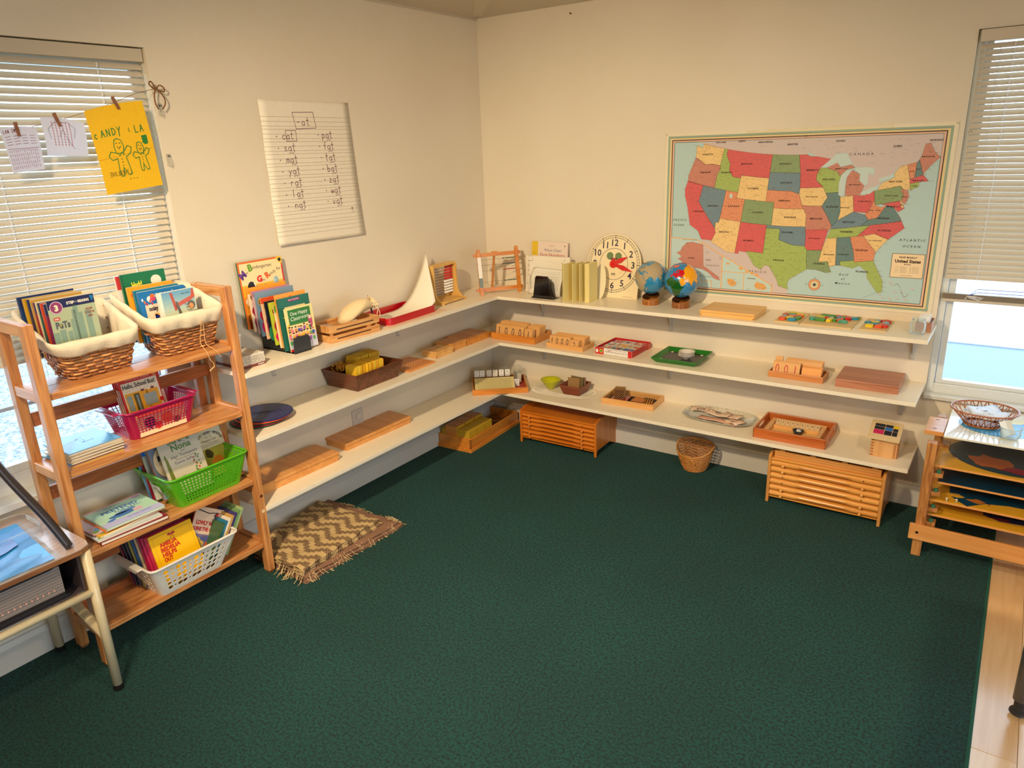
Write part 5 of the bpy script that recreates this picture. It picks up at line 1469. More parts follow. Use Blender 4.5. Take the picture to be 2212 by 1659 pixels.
# local x runs along the shelf, local y towards the wall
for z0, z1 in ((.0, .022), (.030, .050), (.058, .078)):
    if z0 == .030: continue
for z0, z1 in ((0, .032), (.044, .078)):
    for y in (0, cd-.008): MB().box(0, cw, y, y+.008, z0, z1).build('slat', PINE, t, bevel=.0015)
    for x in (0, cw-.008): MB().box(x, x+.008, .008, cd-.008, z0, z1).build('slat', PINE, t, bevel=.0015)
for z0 in (.010, .053):
    for x in (0.035,): 
        m = MB(); m.box(x, x+.22 if z0 > .05 else x+.20, -.0006, 0, z0+.004, z0+.010); m.build('slot', solid((96, 60, 34), .8), t)
for x in (.008, cw-.020):
    for y in (.008, cd-.020): MB().box(x, x+.012, y, y+.012, 0, chh-.002).build('corner_post', PINE, t)
MB().box(.008, cw-.008, .008, cd-.008, .002, .006).build('base_panel', PINE, t)
CM = Matrix.Translation((.252, -1.545, Z1)) @ Matrix.Rotation(math.radians(86), 4, 'Z')
def C(x, y, z): return tuple(CM @ Vector((x, y, z)))
t = thing('hole_board', 'small peach wooden board with rows of round hollows inside the slatted crate', 'board', C(.035, .030, .040), math.radians(86))
MB().box(0, .12, 0, .09, 0, .012).build('board', wood((226, 170, 116), (214, 152, 96), 'x', .4), t, bevel=.002)
for i in range(5):
    for j in range(3):
        m = MB(); m.lathe([(0, .0), (.0075, .0006), (.0085, .0012)], 14, (.016+i*.022, .02+j*.026, .012)); m.build('hollow', solid((150, 90, 50), .6), t)
t = thing('clear_case', 'low clear plastic case at the left end of the slatted crate', 'case', C(.012, .012, .052), math.radians(86))
MB().box(0, .035, 0, .11, 0, .020).build('case_body', glass((240, 240, 235), .15), t, bevel=.002)
CLOTH = solid((226, 202, 156), .9, bump=.6, bscale=300)
t = thing('drawstring_bag', 'cream cotton drawstring bag with a pencil sticking out, lying over the crate', 'bag', C(.19, .03, .07), math.radians(86))
rows = []
cl = [Vector(v_) for v_ in ((-.075, .045, .002), (-.05, .045, .012), (-.02, .045, .028), (.02, .04, .046), (.055, .036, .058), (.085, .032, .060), (.105, .030, .058), (.118, .029, .060))]
rr_ = [.022, .042, .050, .052, .046, .036, .024, .036]
for i, (c_, r_) in enumerate(zip(cl, rr_)):
    row = []
    for k in range(28):
        a = 2*PI*k/28; w1 = 1 + .06*math.sin(2*a+i*.9)+.05*math.sin(5*a+i*2.3)+.03*math.sin(11*a+i*3.1) + (.20*math.cos(9*a) if i >= 6 else 0)
        row.append((c_.x+.006*math.sin(2*a+i), c_.y+r_*w1*math.cos(a), c_.z+r_*.72*w1*math.sin(a)))
    rows.append(row)
m = MB(); m.grid(rows, True); m.f.append(tuple(range(28))); m.c.append(None); m.build('cloth', CLOTH, t, smooth=True, sub=1)
m = MB(); 
for dz in (0, .004): m.tube([(.103+dz, .030+.030*math.cos(a), .058+.019*math.sin(a)) for a in [2*PI*k/20 for k in range(20)]], .0016, 5, closed=True)
m.tube(smooth_curve([(.104, .0, .055), (.115, -.012, .035), (.105, -.014, .010), (.118, -.012, -.012)], 6), .0016, 5)
m.tube(smooth_curve([(.104, .0, .055), (.122, -.008, .03), (.125, -.012, .006), (.112, -.016, -.016)], 6), .0016, 5)
m.build('drawstring', solid((236, 216, 176), .8), t)
t = thing('pencil', 'dark pencil poking out of the drawstring bag', 'pencil', C(.285, .050, .125), math.radians(86))
m = MB(); m.x = Matrix.Rotation(math.radians(-12), 4, 'Y') @ Matrix.Translation((0, 0, 0)); m.tube([(0, 0, -.05), (0, 0, .028)], .0045, 6); m.x = None; m.build('shaft', solid((20, 34, 48), .35), t)
m = MB(); m.x = Matrix.Rotation(math.radians(-12), 4, 'Y'); m.lathe([(.0045, .028), (.0018, .044)], 8); m.x = None; m.build('sharpened_wood', solid((214, 160, 100), .6), t)
m = MB(); m.x = Matrix.Rotation(math.radians(-12), 4, 'Y'); m.lathe([(.0018, .044), (0, .052)], 8); m.x = None; m.build('point', solid((60, 40, 100), .4), t)

# red tray with curled sheet
t = thing('grid_paper', 'sheet of pale pink grid paper under the red tray', 'paper', (.283, -1.200, Z1+.0006), math.radians(91))
MB().box(0, .46, -.0, .25, 0, .0005).build('sheet', solid((240, 214, 186), .6), t)
p = Print(0)
for k in range(30): p.line([(.012+k*.015, .006), (.012+k*.015, .10)], .0007, (226, 140, 120))
for k in range(7): p.line([(.012, .006+k*.015), (.447, .006+k*.015)], .0007, (226, 140, 120))
o = p.done('grid_lines', t); o.rotation_euler = (-PI/2, 0, 0); o.location = (0, 0, .0008)
t = thing('red_tray', 'red plastic tray with rounded corners and handle slot, holding paper', 'tray', (.255, -1.170, Z1+.0012), math.radians(92))
def rrect(w, d, r, n=6):
    P = []
    for cx_, cy_, a0 in ((w-r, r, -PI/2), (w-r, d-r, 0), (r, d-r, PI/2), (r, r, PI)):
        P += [(cx_+r*math.cos(a0+PI/2*k/n), cy_+r*math.sin(a0+PI/2*k/n)) for k in range(n+1)]
    return P
w_, d_ = .385, .225
o1 = rrect(w_, d_, .035); inner = [(p_[0]*(w_-.008)/w_+.004, p_[1]*(d_-.008)/d_+.004) for p_ in o1]
m = MB(); n = len(o1)
m.add([(x, y, 0) for x, y in o1]+[(x, y, .036) for x, y in o1]+[(x, y, .036) for x, y in inner]+[(x, y, .004) for x, y in inner],
      [(k, (k+1) % n, (k+1) % n+n, k+n) for k in range(n)]+[(k+n, (k+1) % n+n, (k+1) % n+2*n, k+2*n) for k in range(n)]+[(k+2*n, (k+1) % n+2*n, (k+1) % n+3*n, k+3*n) for k in range(n)]+[tuple(range(n-1, -1, -1)), tuple(range(3*n, 4*n))])
m.build('tray_body', solid((186, 14, 30), .3, coat=.3), t)
MB().box(w_-.0045, w_-.0035, .06, .165, .018, .029).build('handle_slot', solid((226, 170, 90), .6), t)
t = thing('curled_paper', 'large cream sheet curling up out of the red tray beside the abacus', 'paper', (.255, -1.170, Z1+.006), math.radians(92))
rows = []
for i in range(25):
    f = i/24; x = .000+.385*f
    row = []
    for j in range(9):
        g = j/8; y = .012+.19*g
        lift = max(0, f-.58)/.42
        z = .030*(1-f/.3)**2*(1 if f < .3 else 0) + (.045+.235*g)*lift**2.6 + .002
        xx = x + .15*g*lift
        row.append((xx, y - .02*lift*g, z))
    rows.append(row)
MB().grid(rows).build('sheet', solid((244, 236, 216), .6), t, smooth=True, solidify=.0005)

# abacus
AB = wood((222, 178, 96), (210, 160, 78), 'z', .4, 4, .1)
t = thing('abacus', 'blond wooden abacus with red and white beads at the right of the red tray', 'abacus', (.020, -.672, Z1), math.radians(2))
prof = [(-.02+.0, 0), (.165, 0), (.166, .008)]
prof = [(.0, 0), (.166, 0), (.166, .010)] + [(.166-.050*math.sin(a)-.002*k, .010+.060*(1-math.cos(a))) for k, a in enumerate([PI/2*q/6 for q in range(1, 7)])] + [(.104, .14), (.104, .200), (.098, .212), (.080, .216), (.070, .214), (.058, .205), (.056, .14), (.054, .07)] + [(.050-.030*q/4, .055-.045*q/4) for q in range(5)]
for y in (0, .205): MB().prism(prof, y, y+.012, 'y').build('side_panel', AB, t, bevel=.002)
MB().box(.058, .100, .012, .205, .200, .214).build('top_bar', AB, t, bevel=.003)
MB().box(.010, .160, .012, .205, .004, .016).build('base_board', AB, t, bevel=.002)
for k in range(10):
    z = .188-k*.0158
    MB().tube([(.080, .012, z), (.080, .205, z)], .0012, 6).build('rod', solid((90, 56, 30), .4, .3), t)
    red = k < 5
    m = MB()
    for q in range(10):
        left = (red and q >= (9 if k else 8)) 
        yy = .196-q*.0078 if not left else .020+(9-q)*.0078
        m.lathe([(0, -.0035), (.0050, -.0030), (.0065, 0), (.0050, .0030), (0, .0035)], 10, (0, 0, 0)) if 0 else None
        mm = Matrix.Translation((.080, yy, z)) @ Matrix.Rotation(PI/2, 4, 'X')
        m.x = mm; m.lathe([(0, -.0036), (.0050, -.0032), (.0066, 0), (.0050, .0032), (0, .0036)], 10); m.x = None
    m.build('bead_row', solid((204, 28, 24) if red else (240, 236, 226), .3), t, smooth=True)

# ================= rack =================
FIR = wood((208, 146, 86), (164, 98, 48), 'y', .3, 14, .35); FIRZ = wood((208, 146, 86), (168, 104, 54), 'z', .3, 12, .35); FIRX = wood((214, 154, 96), (176, 112, 60), 'x', .3, 12, .35)
t = thing('book_rack', 'orange pine four-shelf book rack in front of the left window', 'book rack', (0, 0, 0))
RACK = t
YA, YB_ = -2.782, -2.044     # outer faces
LT_ = .032
HX = {1: 1.030, 2: .755, 3: .450, 4: .150}
for ya in (YA, YB_-LT_):
    for (x0, x1) in ((.262, .300), (.074, .112)):
        m = MB(); m.box(x0, x1, ya, ya+LT_, .012, 1.262)
        m.v = m.v
        m.add([(x0+.006, ya+.006, 0), (x1-.006, ya+.006, 0), (x1-.006, ya+LT_-.006, 0), (x0+.006, ya+LT_-.006, 0), (x0, ya, .012), (x1, ya, .012), (x1, ya+LT_, .012), (x0, ya+LT_, .012)], [(0,3,2,1),(0,1,5,4),(1,2,6,5),(2,3,7,6),(3,0,4,7)])
        m.build('leg', FIRZ, t, bevel=.003)
    MB().box(.112, .262, ya+.003, ya+LT_-.003, 1.222, 1.262).build('top_rail', FIRX, t, bevel=.003)
    for k, z in HX.items():
        MB().box(.112, .262, ya+.003, ya+LT_-.006, z-.026, z+.010).build('side_rail', FIRX, t, bevel=.003)
for k, z in HX.items():
    for q, (xa, xb) in enumerate(((.080, .182), (.1835, .288))):
        MB().box(xa, xb, YA+LT_+.001, YB_-LT_-.001, z-.022, z).build('shelf_board', FIR, t, bevel=.002)
    MB().box(.078, .098, YA+LT_, YB_-LT_, z-.150 if k < 4 else z+.0, z-.100 if k < 4 else z+.03).build('back_rail', wood((178, 100, 48), (140, 72, 30), 'y', .35, 14, .3), t, bevel=.002)
for y in (YB_-LT_+.002,):
    m = MB(); m.box(.046, .072, y-.045, y-.012, 0, 1.0); m.build('rear_strut', wood((170, 96, 42), (130, 66, 26), 'z', .35, 12, .3), t, bevel=.003)
# knots on the right front leg
m = MB(); m.x = Matrix.Translation((.3003, YB_-LT_*.5, .30)) @ Matrix.Rotation(PI/2, 4, 'Y'); m.cyl((0, 0, 0), .008, 0, .0006, 16); m.x = None
m.build('knot', solid((232, 200, 150), .5), t)
m = MB(); m.x = Matrix.Translation((.3003, YB_-LT_*.45, .37)) @ Matrix.Rotation(PI/2, 4, 'Y'); m.cyl((0, 0, 0), .007, 0, .0006, 16); m.x = None
m.build('knot', solid((90, 40, 16), .5), t)

# baskets -----------------------------------------------------------------
def rr_loop(x0, x1, y0, y1, r, n):
    """closed rounded rectangle sampled with n points, equal arc length"""
    P = []
    for cx_, cy_, a0 in ((x1-r, y1-r, 0), (x0+r, y1-r, PI/2), (x0+r, y0+r, PI), (x1-r, y0+r, 1.5*PI)):
        P += [Vector((cx_+r*math.cos(a0+PI/2*k/8), cy_+r*math.sin(a0+PI/2*k/8), 0)) for k in range(9)]
    L = [0]
    for a, b in zip(P, P[1:]+P[:1]): L.append(L[-1]+(b-a).length)
    T_ = L[-1]; out = []; j = 0
    for i in range(n):
        s_ = T_*i/n
        while L[j+1] < s_: j += 1
        a = P[j]; b = P[(j+1) % len(P)]; f = (s_-L[j])/(L[j+1]-L[j]+1e-9); out.append(a.lerp(b, f))
    return out
WIC = [wood((196, 134, 78), (140, 80, 40), 'y', .4, 20, .3), wood((214, 156, 92), (160, 98, 50), 'y', .4, 20, .3)]
def hamper(label, bot, top, zf, zb, z0, rows_n, stakes, liner_lab, mat_i=0):
    """bot/top: x0,x1,y0,y1 ; rim height rises from zf (room side) to zb (window side)"""
    t = thing('wicker_hamper', label, 'basket', (0, 0, 0))
    N = stakes*5
    B = rr_loop(*bot, .025, N); Tt = rr_loop(*top, .03, N)
    def pt(i, f, off):
        b = B[i % N]; q = Tt[i % N]; p_ = b.lerp(q, f)
        k = (top[1]-q.x)/(top[1]-top[0]); H = zf+(zb-zf)*k-z0
        nx = B[(i+1) % N]-B[i-1]; nrm = Vector((nx.y, -nx.x, 0)).normalized()
        return Vector((p_.x, p_.y, 0))+nrm*off+Vector((0, 0, z0+.004+H*f*.985))
    for r_ in range(rows_n):
        m = MB()
        f = (r_+.3)/rows_n; 
        pts = [pt(i, f, .0042*math.sin(2*PI*i/10.0+(PI if r_ % 2 else 0))) for i in range(N)]
        m.tube(pts, .0043 if r_ > 2 else .0036, 6, closed=True)
        m.build('weaver', WIC[(r_+mat_i) % 2], t, smooth=True)
    m = MB()
    for k in range(stakes):
        i = k*5; m.tube([pt(i, f, 0) for f in (0, .25, .5, .75, 1)], .0030, 6)
    m.build('stakes', WIC[0], t, smooth=True)['kind'] = 'stuff'
    bm_ = MB(); bm_.prism([(v_.x, v_.y) for v_ in B[::3]], z0+.001, z0+.008, 'z'); bm_.build('base', WIC[0], t)
    # cloth liner: inside, over the rim, folded down outside
    LIN = solid((228, 212, 182), .9, bump=.5, bscale=120)
    rows = []
    def row(f, off, dz=0, amp=.002, ph=0):
        out = []
        for i in range(N):
            p_ = pt(i, f, off+amp*math.sin(i*.7+ph)+amp*.6*math.sin(i*.23+ph)); p_.z += dz+amp*math.sin(i*.31+ph); out.append(tuple(p_))
        return out
    rows = [row(.05, -.010), row(.35, -.010, 0, .003, 1), row(.7, -.011, 0, .004, 2), row(.96, -.010), row(1.02, -.002, .006, .001), row(1.0, .010, .004, .001), row(.86, .013, 0, .002, 3), row(.70, .014, 0, .0025, 4), row(.66, .011, 0, .0025, 4)]
    l = MB().grid(rows, True).build('cloth_liner', LIN, t, smooth=True, solidify=.0012)
    return t
h1 = hamper('left wicker hamper with white cloth liner, full of paperbacks, on top of the rack', (.075, .205, -2.635, -2.425), (.020, .262, -2.700, -2.410), 1.165, 1.262, 1.031, 11, 26, '')
h2 = hamper('right wicker hamper with white cloth liner and hanging string, on top of the rack', (.075, .215, -2.300, -2.095), (.020, .268, -2.372, -2.072), 1.180, 1.262, 1.031, 13, 28, '', 1)
m = MB(); m.tube(smooth_curve([(.276, -2.178, 1.150), (.262, -2.180, 1.10), (.255, -2.183, 1.06), (.292, -2.186, 1.03), (.296, -2.180, 1.0), (.296, -2.170, .985), (.297, -2.168, .968)], 6), .0013, 5)
m.tube(smooth_curve([(.276, -2.172, 1.150), (.266, -2.168, 1.10), (.262, -2.165, 1.055), (.292, -2.150, 1.03), (.296, -2.140, 1.01), (.296, -2.134, 1.0)], 6), .0013, 5)
m.tube(smooth_curve([(.297, -2.168, .970), (.299, -2.185, .962), (.297, -2.190, .957)], 4), .0022, 5)
m.build('tie_string', solid((214, 176, 120), .8), h2)

# books in left hamper
def cov_pets(p, w, h):
    p.rect(0, w, 0, h, (166, 178, 146)); p.rect(0, w, h-.030, h, (30, 38, 84), 1)
    p.text('STEP', .060, h-.021, .0085, (232, 226, 206), 3, bold=.04); p.text('INTO', .083, h-.019, .0045, (200, 200, 200), 3); p.text('READING', .098, h-.021, .0085, (232, 226, 206), 3, bold=.04, w=.036)
    p.disc(.026, h-.026, .021, (140, 60, 110), 2); p.ring(.026, h-.026, .0195, .0015, (230, 220, 220), 3); p.text('3', .026, h-.036, .018, (240, 232, 190), 3, al='c', bold=.05)
    p.poly([(w-.014, h-.004), (w-.004, h-.004), (w-.001, h-.012), (w-.009, h-.024), (w-.014, h-.010)], (30, 110, 160), 3)
    for k, s_ in enumerate(('INCLUDES', '10 COLLECTOR', 'CARDS')): p.text(s_, w-.024, h-.050-k*.012, .0065, (150, 40, 30), 3, al='c', bold=.03, w=(.022, .032, .016)[k])
    p.rect(.010, .030, h-.068, h-.058, (196, 50, 40), 2); p.rect(.013, .027, h-.065, h-.0615, (236, 220, 210), 3)
    p.text('PeTs', .012, h-.095, .021, (86, 92, 94), 3, bold=.05, w=.046); p.rect(.026, .030, h-.088, h-.083, (210, 190, 40), 4)
    for x0, x1, z1 in ((.070, .083, .125), (.076, .092, .140), (.092, .104, .115), (.112, .132, .118), (.0, .018, .07), (.02, .04, .075), (.045, .06, .068), (.062, .070, .10)): p.rect(x0, x1, 0, z1*h/.16, (126, 152, 136), 1)
    for k in range(5): p.rect(.079+.006*(k % 2), .081+.006*(k % 2), .10+.007*k, .103+.007*k, (176, 186, 150), 2)
book('front paperback with a city skyline and a number 3 badge in the left hamper', (.208, -2.660, 1.118), R90+.03, -.03, .152, .190, .003, (166, 178, 146), cov_pets)
stripes = [((30, 60, 110), 'dark blue picture book at the very back of the left hamper', .078, -2.690, .182, .205), ((206, 156, 30), 'mustard yellow book second from the back in the left hamper', .098, -2.682, .172, .200),
 ((60, 50, 70), 'dark foil-edged paperback third from the back in the left hamper', .114, -2.676, .162, .198), ((190, 150, 70), 'gold foil-edged paperback in the middle of the left hamper', .128, -2.672, .166, .199),
 ((150, 40, 50), 'dark red paperback in the middle of the left hamper', .142, -2.670, .150, .190), ((220, 200, 160), 'cream-spined paperback in the left hamper', .154, -2.668, .150, .192),
 ((40, 90, 80), 'dark teal paperback in the left hamper', .166, -2.667, .150, .190), ((196, 70, 40), 'rust orange paperback in the left hamper', .179, -2.665, .150, .189), ((120, 40, 80), 'purple paperback just behind the skyline one in the left hamper', .194, -2.662, .158, .187)]
for c_, lb, x, y, w__, h__ in stripes:
    book(lb, (x, y, 1.110), R90+.02, -.05, w__, h__, .007, c_, simple(c_, (34, 50, 96) if sum(c_) < 300 else c_, 'A Early Reader' if x < .09 else None, (200, 210, 230)), group=None)
# books in right hamper
def cov_hark(p, w, h):
    p.rect(0, w, 0, h, (22, 112, 72)); p.rect(0, .006, 0, h, (18, 90, 60), 1)
    p.text('Hark!', .036, h-.055, .022, (240, 226, 50), 3, bold=.04, rot=.06, w=.040); p.text('A', .058, h-.076, .012, (240, 226, 50), 3, bold=.04); p.text('Shark!', .036, h-.100, .022, (240, 226, 50), 3, bold=.04, w=.06)
    p.disc(w-.040, h-.038, .021, (236, 226, 206), 2, rz=.020); p.rect(w-.062, w-.006, h-.066, h-.054, (120, 160, 60), 3); p.rect(w-.070, w-.004, h-.078, h-.067, (40, 40, 40), 4)
    for k in range(5): p.disc(.015+.003*k, h-.05-.012*k, .003, (230, 230, 220), 3, 8)
book('green picture book with yellow title, tallest at the back of the right hamper', (.106, -2.352, 1.085), R90+.02, -.06, .172, .252, .009, (22, 112, 72), cov_hark, hard=True)
book('white-spined picture book behind the green one in the right hamper', (.086, -2.362, 1.085), R90+.02, -.06, .165, .246, .010, (226, 216, 200), simple((226, 216, 200), (200, 60, 60)), hard=True)
def cov_never(bg, sc_):
    def f(p, w, h):
        p.rect(.004, w-.014, 0, h-.002, bg); p.rect(w-.014, w-.001, .014, h-.014, bg)
        p.text('NEVER', .058, h-.028, .014, (240, 232, 216), 3, w=.038, bold=.02); p.text('touch', .100, h-.026, .017, (240, 232, 216), 3, w=.040); p.text('a', .146, h-.024, .012, (240, 232, 216), 3)
        for k in range(7):
            a = .006+.007*k; p.disc(a+.006, h-.030-.009*(k % 3), .0035, sc_[k % len(sc_)], 2, 8, rz=.006)
        p.disc(.040, h-.030, .011, sc_[0], 1, 12)
    return f
book('orange rounded board book in the middle of the right hamper', (.136, -2.352, 1.085), R90+.02, -.06, .182, .208, .012, (236, 156, 24), cov_never((236, 156, 24), [(226, 90, 60), (120, 50, 20)]), rounded=True)
book('teal rounded board book behind the bright blue one in the right hamper', (.152, -2.340, 1.085), R90+.02, -.06, .182, .196, .010, (30, 120, 140), cov_never((30, 120, 140), [(220, 60, 80), (240, 240, 240)]), rounded=True)
def cov_blue(p, w, h):
    cov_never((24, 112, 176), [(236, 236, 230), (226, 110, 50), (200, 50, 90)])(p, w, h)
    p.disc(.052, h-.022, .010, (226, 110, 50), 3, 12); p.disc(.052, h-.032, .012, (210, 70, 110), 4, 12, rz=.007)
    p.rect(.018, .090, h-.120, h-.050, (226, 206, 176), 2); p.text('noisy', .030, h-.074, .016, (40, 40, 60), 3, w=.036, bold=.05)
    for k in range(6): a = -.2-k*.28; p.line([(.05, h-.09), (.05+.03*math.cos(a), h-.09+.03*math.sin(a))], .004, (24, 40, 120), 4)
    p.poly([(.045, h-.082), (.075, h-.092), (.07, h-.100)], (226, 166, 40), 5)
book('bright blue rounded board book with a noisy panel in the right hamper', (.170, -2.336, 1.085), R90+.02, -.06, .192, .190, .012, (24, 112, 176), cov_blue, rounded=True)
def cov_sloth(p, w, h):
    for k in range(12): 
        f = k/11; p.rect(.002, w-.002, h*f*.92, h*(f+.09)*.92 if k < 11 else h-.001, (int(226-120*f), int(222-60*f), int(176+20*f)), 0)
    p.rect(0, .012, 0, h, (232, 226, 210), 2)
    p.poly([(.044, h-.006), (.055, h-.006), (.066, .045), (.055, .040)], (180, 84, 70), 3)
    p.poly([(.06, h-.050), (.13, h-.028), (.134, h-.004), (.142, h-.004), (.144, h-.034), (.12, h-.048), (.06, h-.064)], (190, 90, 76), 3)
    p.poly([(.062, h-.040), (.070, h-.042), (.086, h-.11), (.11, .03), (.145, .03), (.145, .012), (.07, .012)], (96, 96, 88), 4)
    p.disc(.124, .052, .016, (96, 96, 88), 5); p.disc(.122, .048, .011, (206, 146, 90), 6)
    p.text('Eric Carle', .092, h-.018, .006, (50, 60, 90), 4); 
    for k, s_ in enumerate(('"Slowly,', 'Slowly,', 'Slowly,"', 'said the Sloth')): p.text(s_, .096+.004*k, h-.060-.011*k, .0055, (30, 50, 60), 7, w=(.022, .020, .022, .032)[k])
book('small sky blue board book with a sloth, frontmost in the right hamper', (.205, -2.284, 1.150), R90+.03, -.05, .146, .115, .014, (232, 226, 210), cov_sloth, rounded=False, hard=True)

# plastic baskets -----------------------------------------------------------
def plastic(label, bot, top, z0, z1, cm, spec, hole, name='plastic_basket', rim=.006, margin=.12, skip_corner=True, side=None):
    """spec: (nx_long, nx_short, nz); hole(i,j)-> (kind, size)"""
    t = thing(name, label, 'basket', (0, 0, 0))
    m = MB()
    bx0, bx1, by0, by1 = bot; tx0, tx1, ty0, ty1 = top; r = .022
    def corner(f, which):
        x0 = bx0+(tx0-bx0)*f; x1 = bx1+(tx1-bx1)*f; y0 = by0+(ty0-by0)*f; y1 = by1+(ty1-by1)*f
        return x0, x1, y0, y1
    # four flat walls between rounded corners
    def wallpt(side_, s_, f):
        x0, x1, y0, y1 = corner(f, 0)
        if side_ == 0: return Vector((x1, y0+r+(y1-y0-2*r)*s_, z0+(z1-z0)*f))
        if side_ == 1: return Vector((x1-r-(x1-x0-2*r)*s_, y1, z0+(z1-z0)*f))
        if side_ == 2: return Vector((x0, y1-r-(y1-y0-2*r)*s_, z0+(z1-z0)*f))
        return Vector((x0+r+(x1-x0-2*r)*s_, y0, z0+(z1-z0)*f))
    for sd in range(4):
        nx = spec[0] if sd in (0, 2) else spec[1]; nz = spec[2]
        s0, s1 = (.04, .96); f0, f1 = margin, 1-margin*1.1
        def quad(sa, sb, fa, fb):
            m.add([wallpt(sd, sa, fa), wallpt(sd, sb, fa), wallpt(sd, sb, fb), wallpt(sd, sa, fb)], [(0, 1, 2, 3)])
        quad(0, 1, 0, f0); quad(0, 1, f1, 1); quad(0, s0, f0, f1); quad(s1, 1, f0, f1)
        for i in range(nx):
            for j in range(nz):
                sa = s0+(s1-s0)*i/nx; sb = s0+(s1-s0)*(i+1)/nx; fa = f0+(f1-f0)*j/nz; fb = f0+(f1-f0)*(j+1)/nz
                kd, sz = hole(i, j, sd)
                if not kd: quad(sa, sb, fa, fb); continue
                n = 16 if kd == 'o' else 4
                if kd == 'o':
                    ang = [2*PI*(k+.5)/n-0 for k in range(n)]
                    outp = []; inp = []
                    wd = (wallpt(sd, sb, fa)-wallpt(sd, sa, fa)).length; ht = (wallpt(sd, sa, fb)-wallpt(sd, sa, fa)).length
                    for a in ang:
                        c, s_ = math.cos(a), math.sin(a); k = .5/max(abs(c), abs(s_))
                        outp.append((.5+c*k, .5+s_*k)); inp.append((.5+c*sz/wd, .5+s_*sz/ht))
                    # corners of the cell
                    P = [wallpt(sd, sa+(sb-sa)*u, fa+(fb-fa)*v) for u, v in outp]+[wallpt(sd, sa+(sb-sa)*u, fa+(fb-fa)*v) for u, v in inp]
                    m.add(P, [(k, (k+1) % n, (k+1) % n+n, k+n) for k in range(n)])
                    cs = [(1, 1, 1), (0, 1, 5), (0, 0, 9), (1, 0, 13)]
                    for u, v, k in cs: m.add([wallpt(sd, sa+(sb-sa)*u, fa+(fb-fa)*v), P[(k+1) % n if 0 else (k+1) % n], P[k % n]], [(0, 1, 2)])
                else:
                    a_ = (1-sz[0])/2; b_2 = (1-sz[1])/2
                    O_ = [(0, 0), (1, 0), (1, 1), (0, 1)]; I_ = [(a_, b_2), (1-a_, b_2), (1-a_, 1-b_2), (a_, 1-b_2)]
                    P = [wallpt(sd, sa+(sb-sa)*u, fa+(fb-fa)*v) for u, v in O_+I_]
                    m.add(P, [(k, (k+1) % 4, (k+1) % 4+4, k+4) for k in range(4)])
    # rounded corners
    for (cx_, cy_, a0) in ((1, 1, 0), (0, 1, PI/2), (0, 0, PI), (1, 0, 1.5*PI)):
        rows = []
        for f in (0, .25, .5, .75, 1):
            x0, x1, y0, y1 = corner(f, 0); X_ = x1-r if cx_ else x0+r; Y_ = y1-r if cy_ else y0+r
            rows.append([(X_+r*math.cos(a0+PI/2*k/5), Y_+r*math.sin(a0+PI/2*k/5), z0+(z1-z0)*f) for k in range(6)])
        m.grid(rows)
    m.build('wall_mesh', cm, t, solidify=.0022)
    lb = rr_loop(bx0, bx1, by0, by1, r, 60); MB().prism([(v_.x, v_.y) for v_ in lb], z0, z0+.003, 'z').build('base', cm, t)
    lt = rr_loop(tx0-.001, tx1+.001, ty0-.001, ty1+.001, r+.001, 90)
    MB().tube([(v_.x, v_.y, z1) for v_ in lt], rim, 8, closed=True, flat=.8).build('rim', cm, t, smooth=True)
    return t
MAG = solid((168, 12, 74), .25, coat=.4)
mg = plastic('magenta plastic basket with a square grid, holding red readers on the second rack shelf', (.060, .205, -2.480, -2.242), (.045, .240, -2.510, -2.225), .7555, .868, MAG, (15, 9, 8),
        lambda i, j, s_: ('q', (.80, .80)), margin=.12, rim=.005)
for yy, sg in ((-2.512, -1), (-2.223, 1)):
    m = MB(); m.box(.075, .205, min(yy, yy+sg*.022), max(yy, yy+sg*.022), .864, .869); m.build('end_lip', MAG, mg, bevel=.002)
GRN = solid((86, 172, 26), .25, coat=.4)
gb = plastic('lime green plastic basket with square holes and a small label, on the third rack shelf', (.040, .262, -2.385, -2.112), (.030, .288, -2.425, -2.078), .4505, .582, GRN, (18, 9, 8),
        lambda i, j, s_: (None, 0) if (s_ in (1, 3) and 2 < i < 7 and 3 < j < 7) else ('q', (.52, .56)), margin=.10, rim=.0055)
m = MB(); m.add([(.12, -2.4075, .508), (.19, -2.4075, .505), (.19, -2.4155, .535), (.12, -2.4155, .538)], [(0, 1, 2, 3)]); m.build('label_card', solid((226, 226, 222), .5), gb)
p = Print(0); p.text('Large', .035, .016, .007, (60, 60, 60), al='c'); p.text('Paperback Books', .035, .006, .007, (60, 60, 60), al='c', w=.055); o = p.done('label_text', gb); o.rotation_euler = (math.radians(15), math.radians(2), 0); o.location = (.12, -2.4085, .508)
WHT = solid((226, 220, 208), .3, coat=.2)
def whole(i, j, s_):
    big = [.0092, .0064, .0042, .0078, .0100, .0058][(i*2+j*3) % 6]
    if s_ in (1, 3): big *= .9
    return ('o', big)
wb = plastic('white plastic basket with round holes on the bottom rack shelf', (.070, .288, -2.535, -2.272), (.055, .325, -2.575, -2.205), .1505, .285, WHT, (11, 7, 5), whole, margin=.12, rim=.006)
for yy, sg in ((-2.576, -1),):
    m = MB(); m.prism([(.10, .284), (.12, .270), (.25, .270), (.27, .284), (.27, .290), (.10, .290)], yy-.022, yy, 'y'); m.build('end_lip', WHT, wb, bevel=.003)
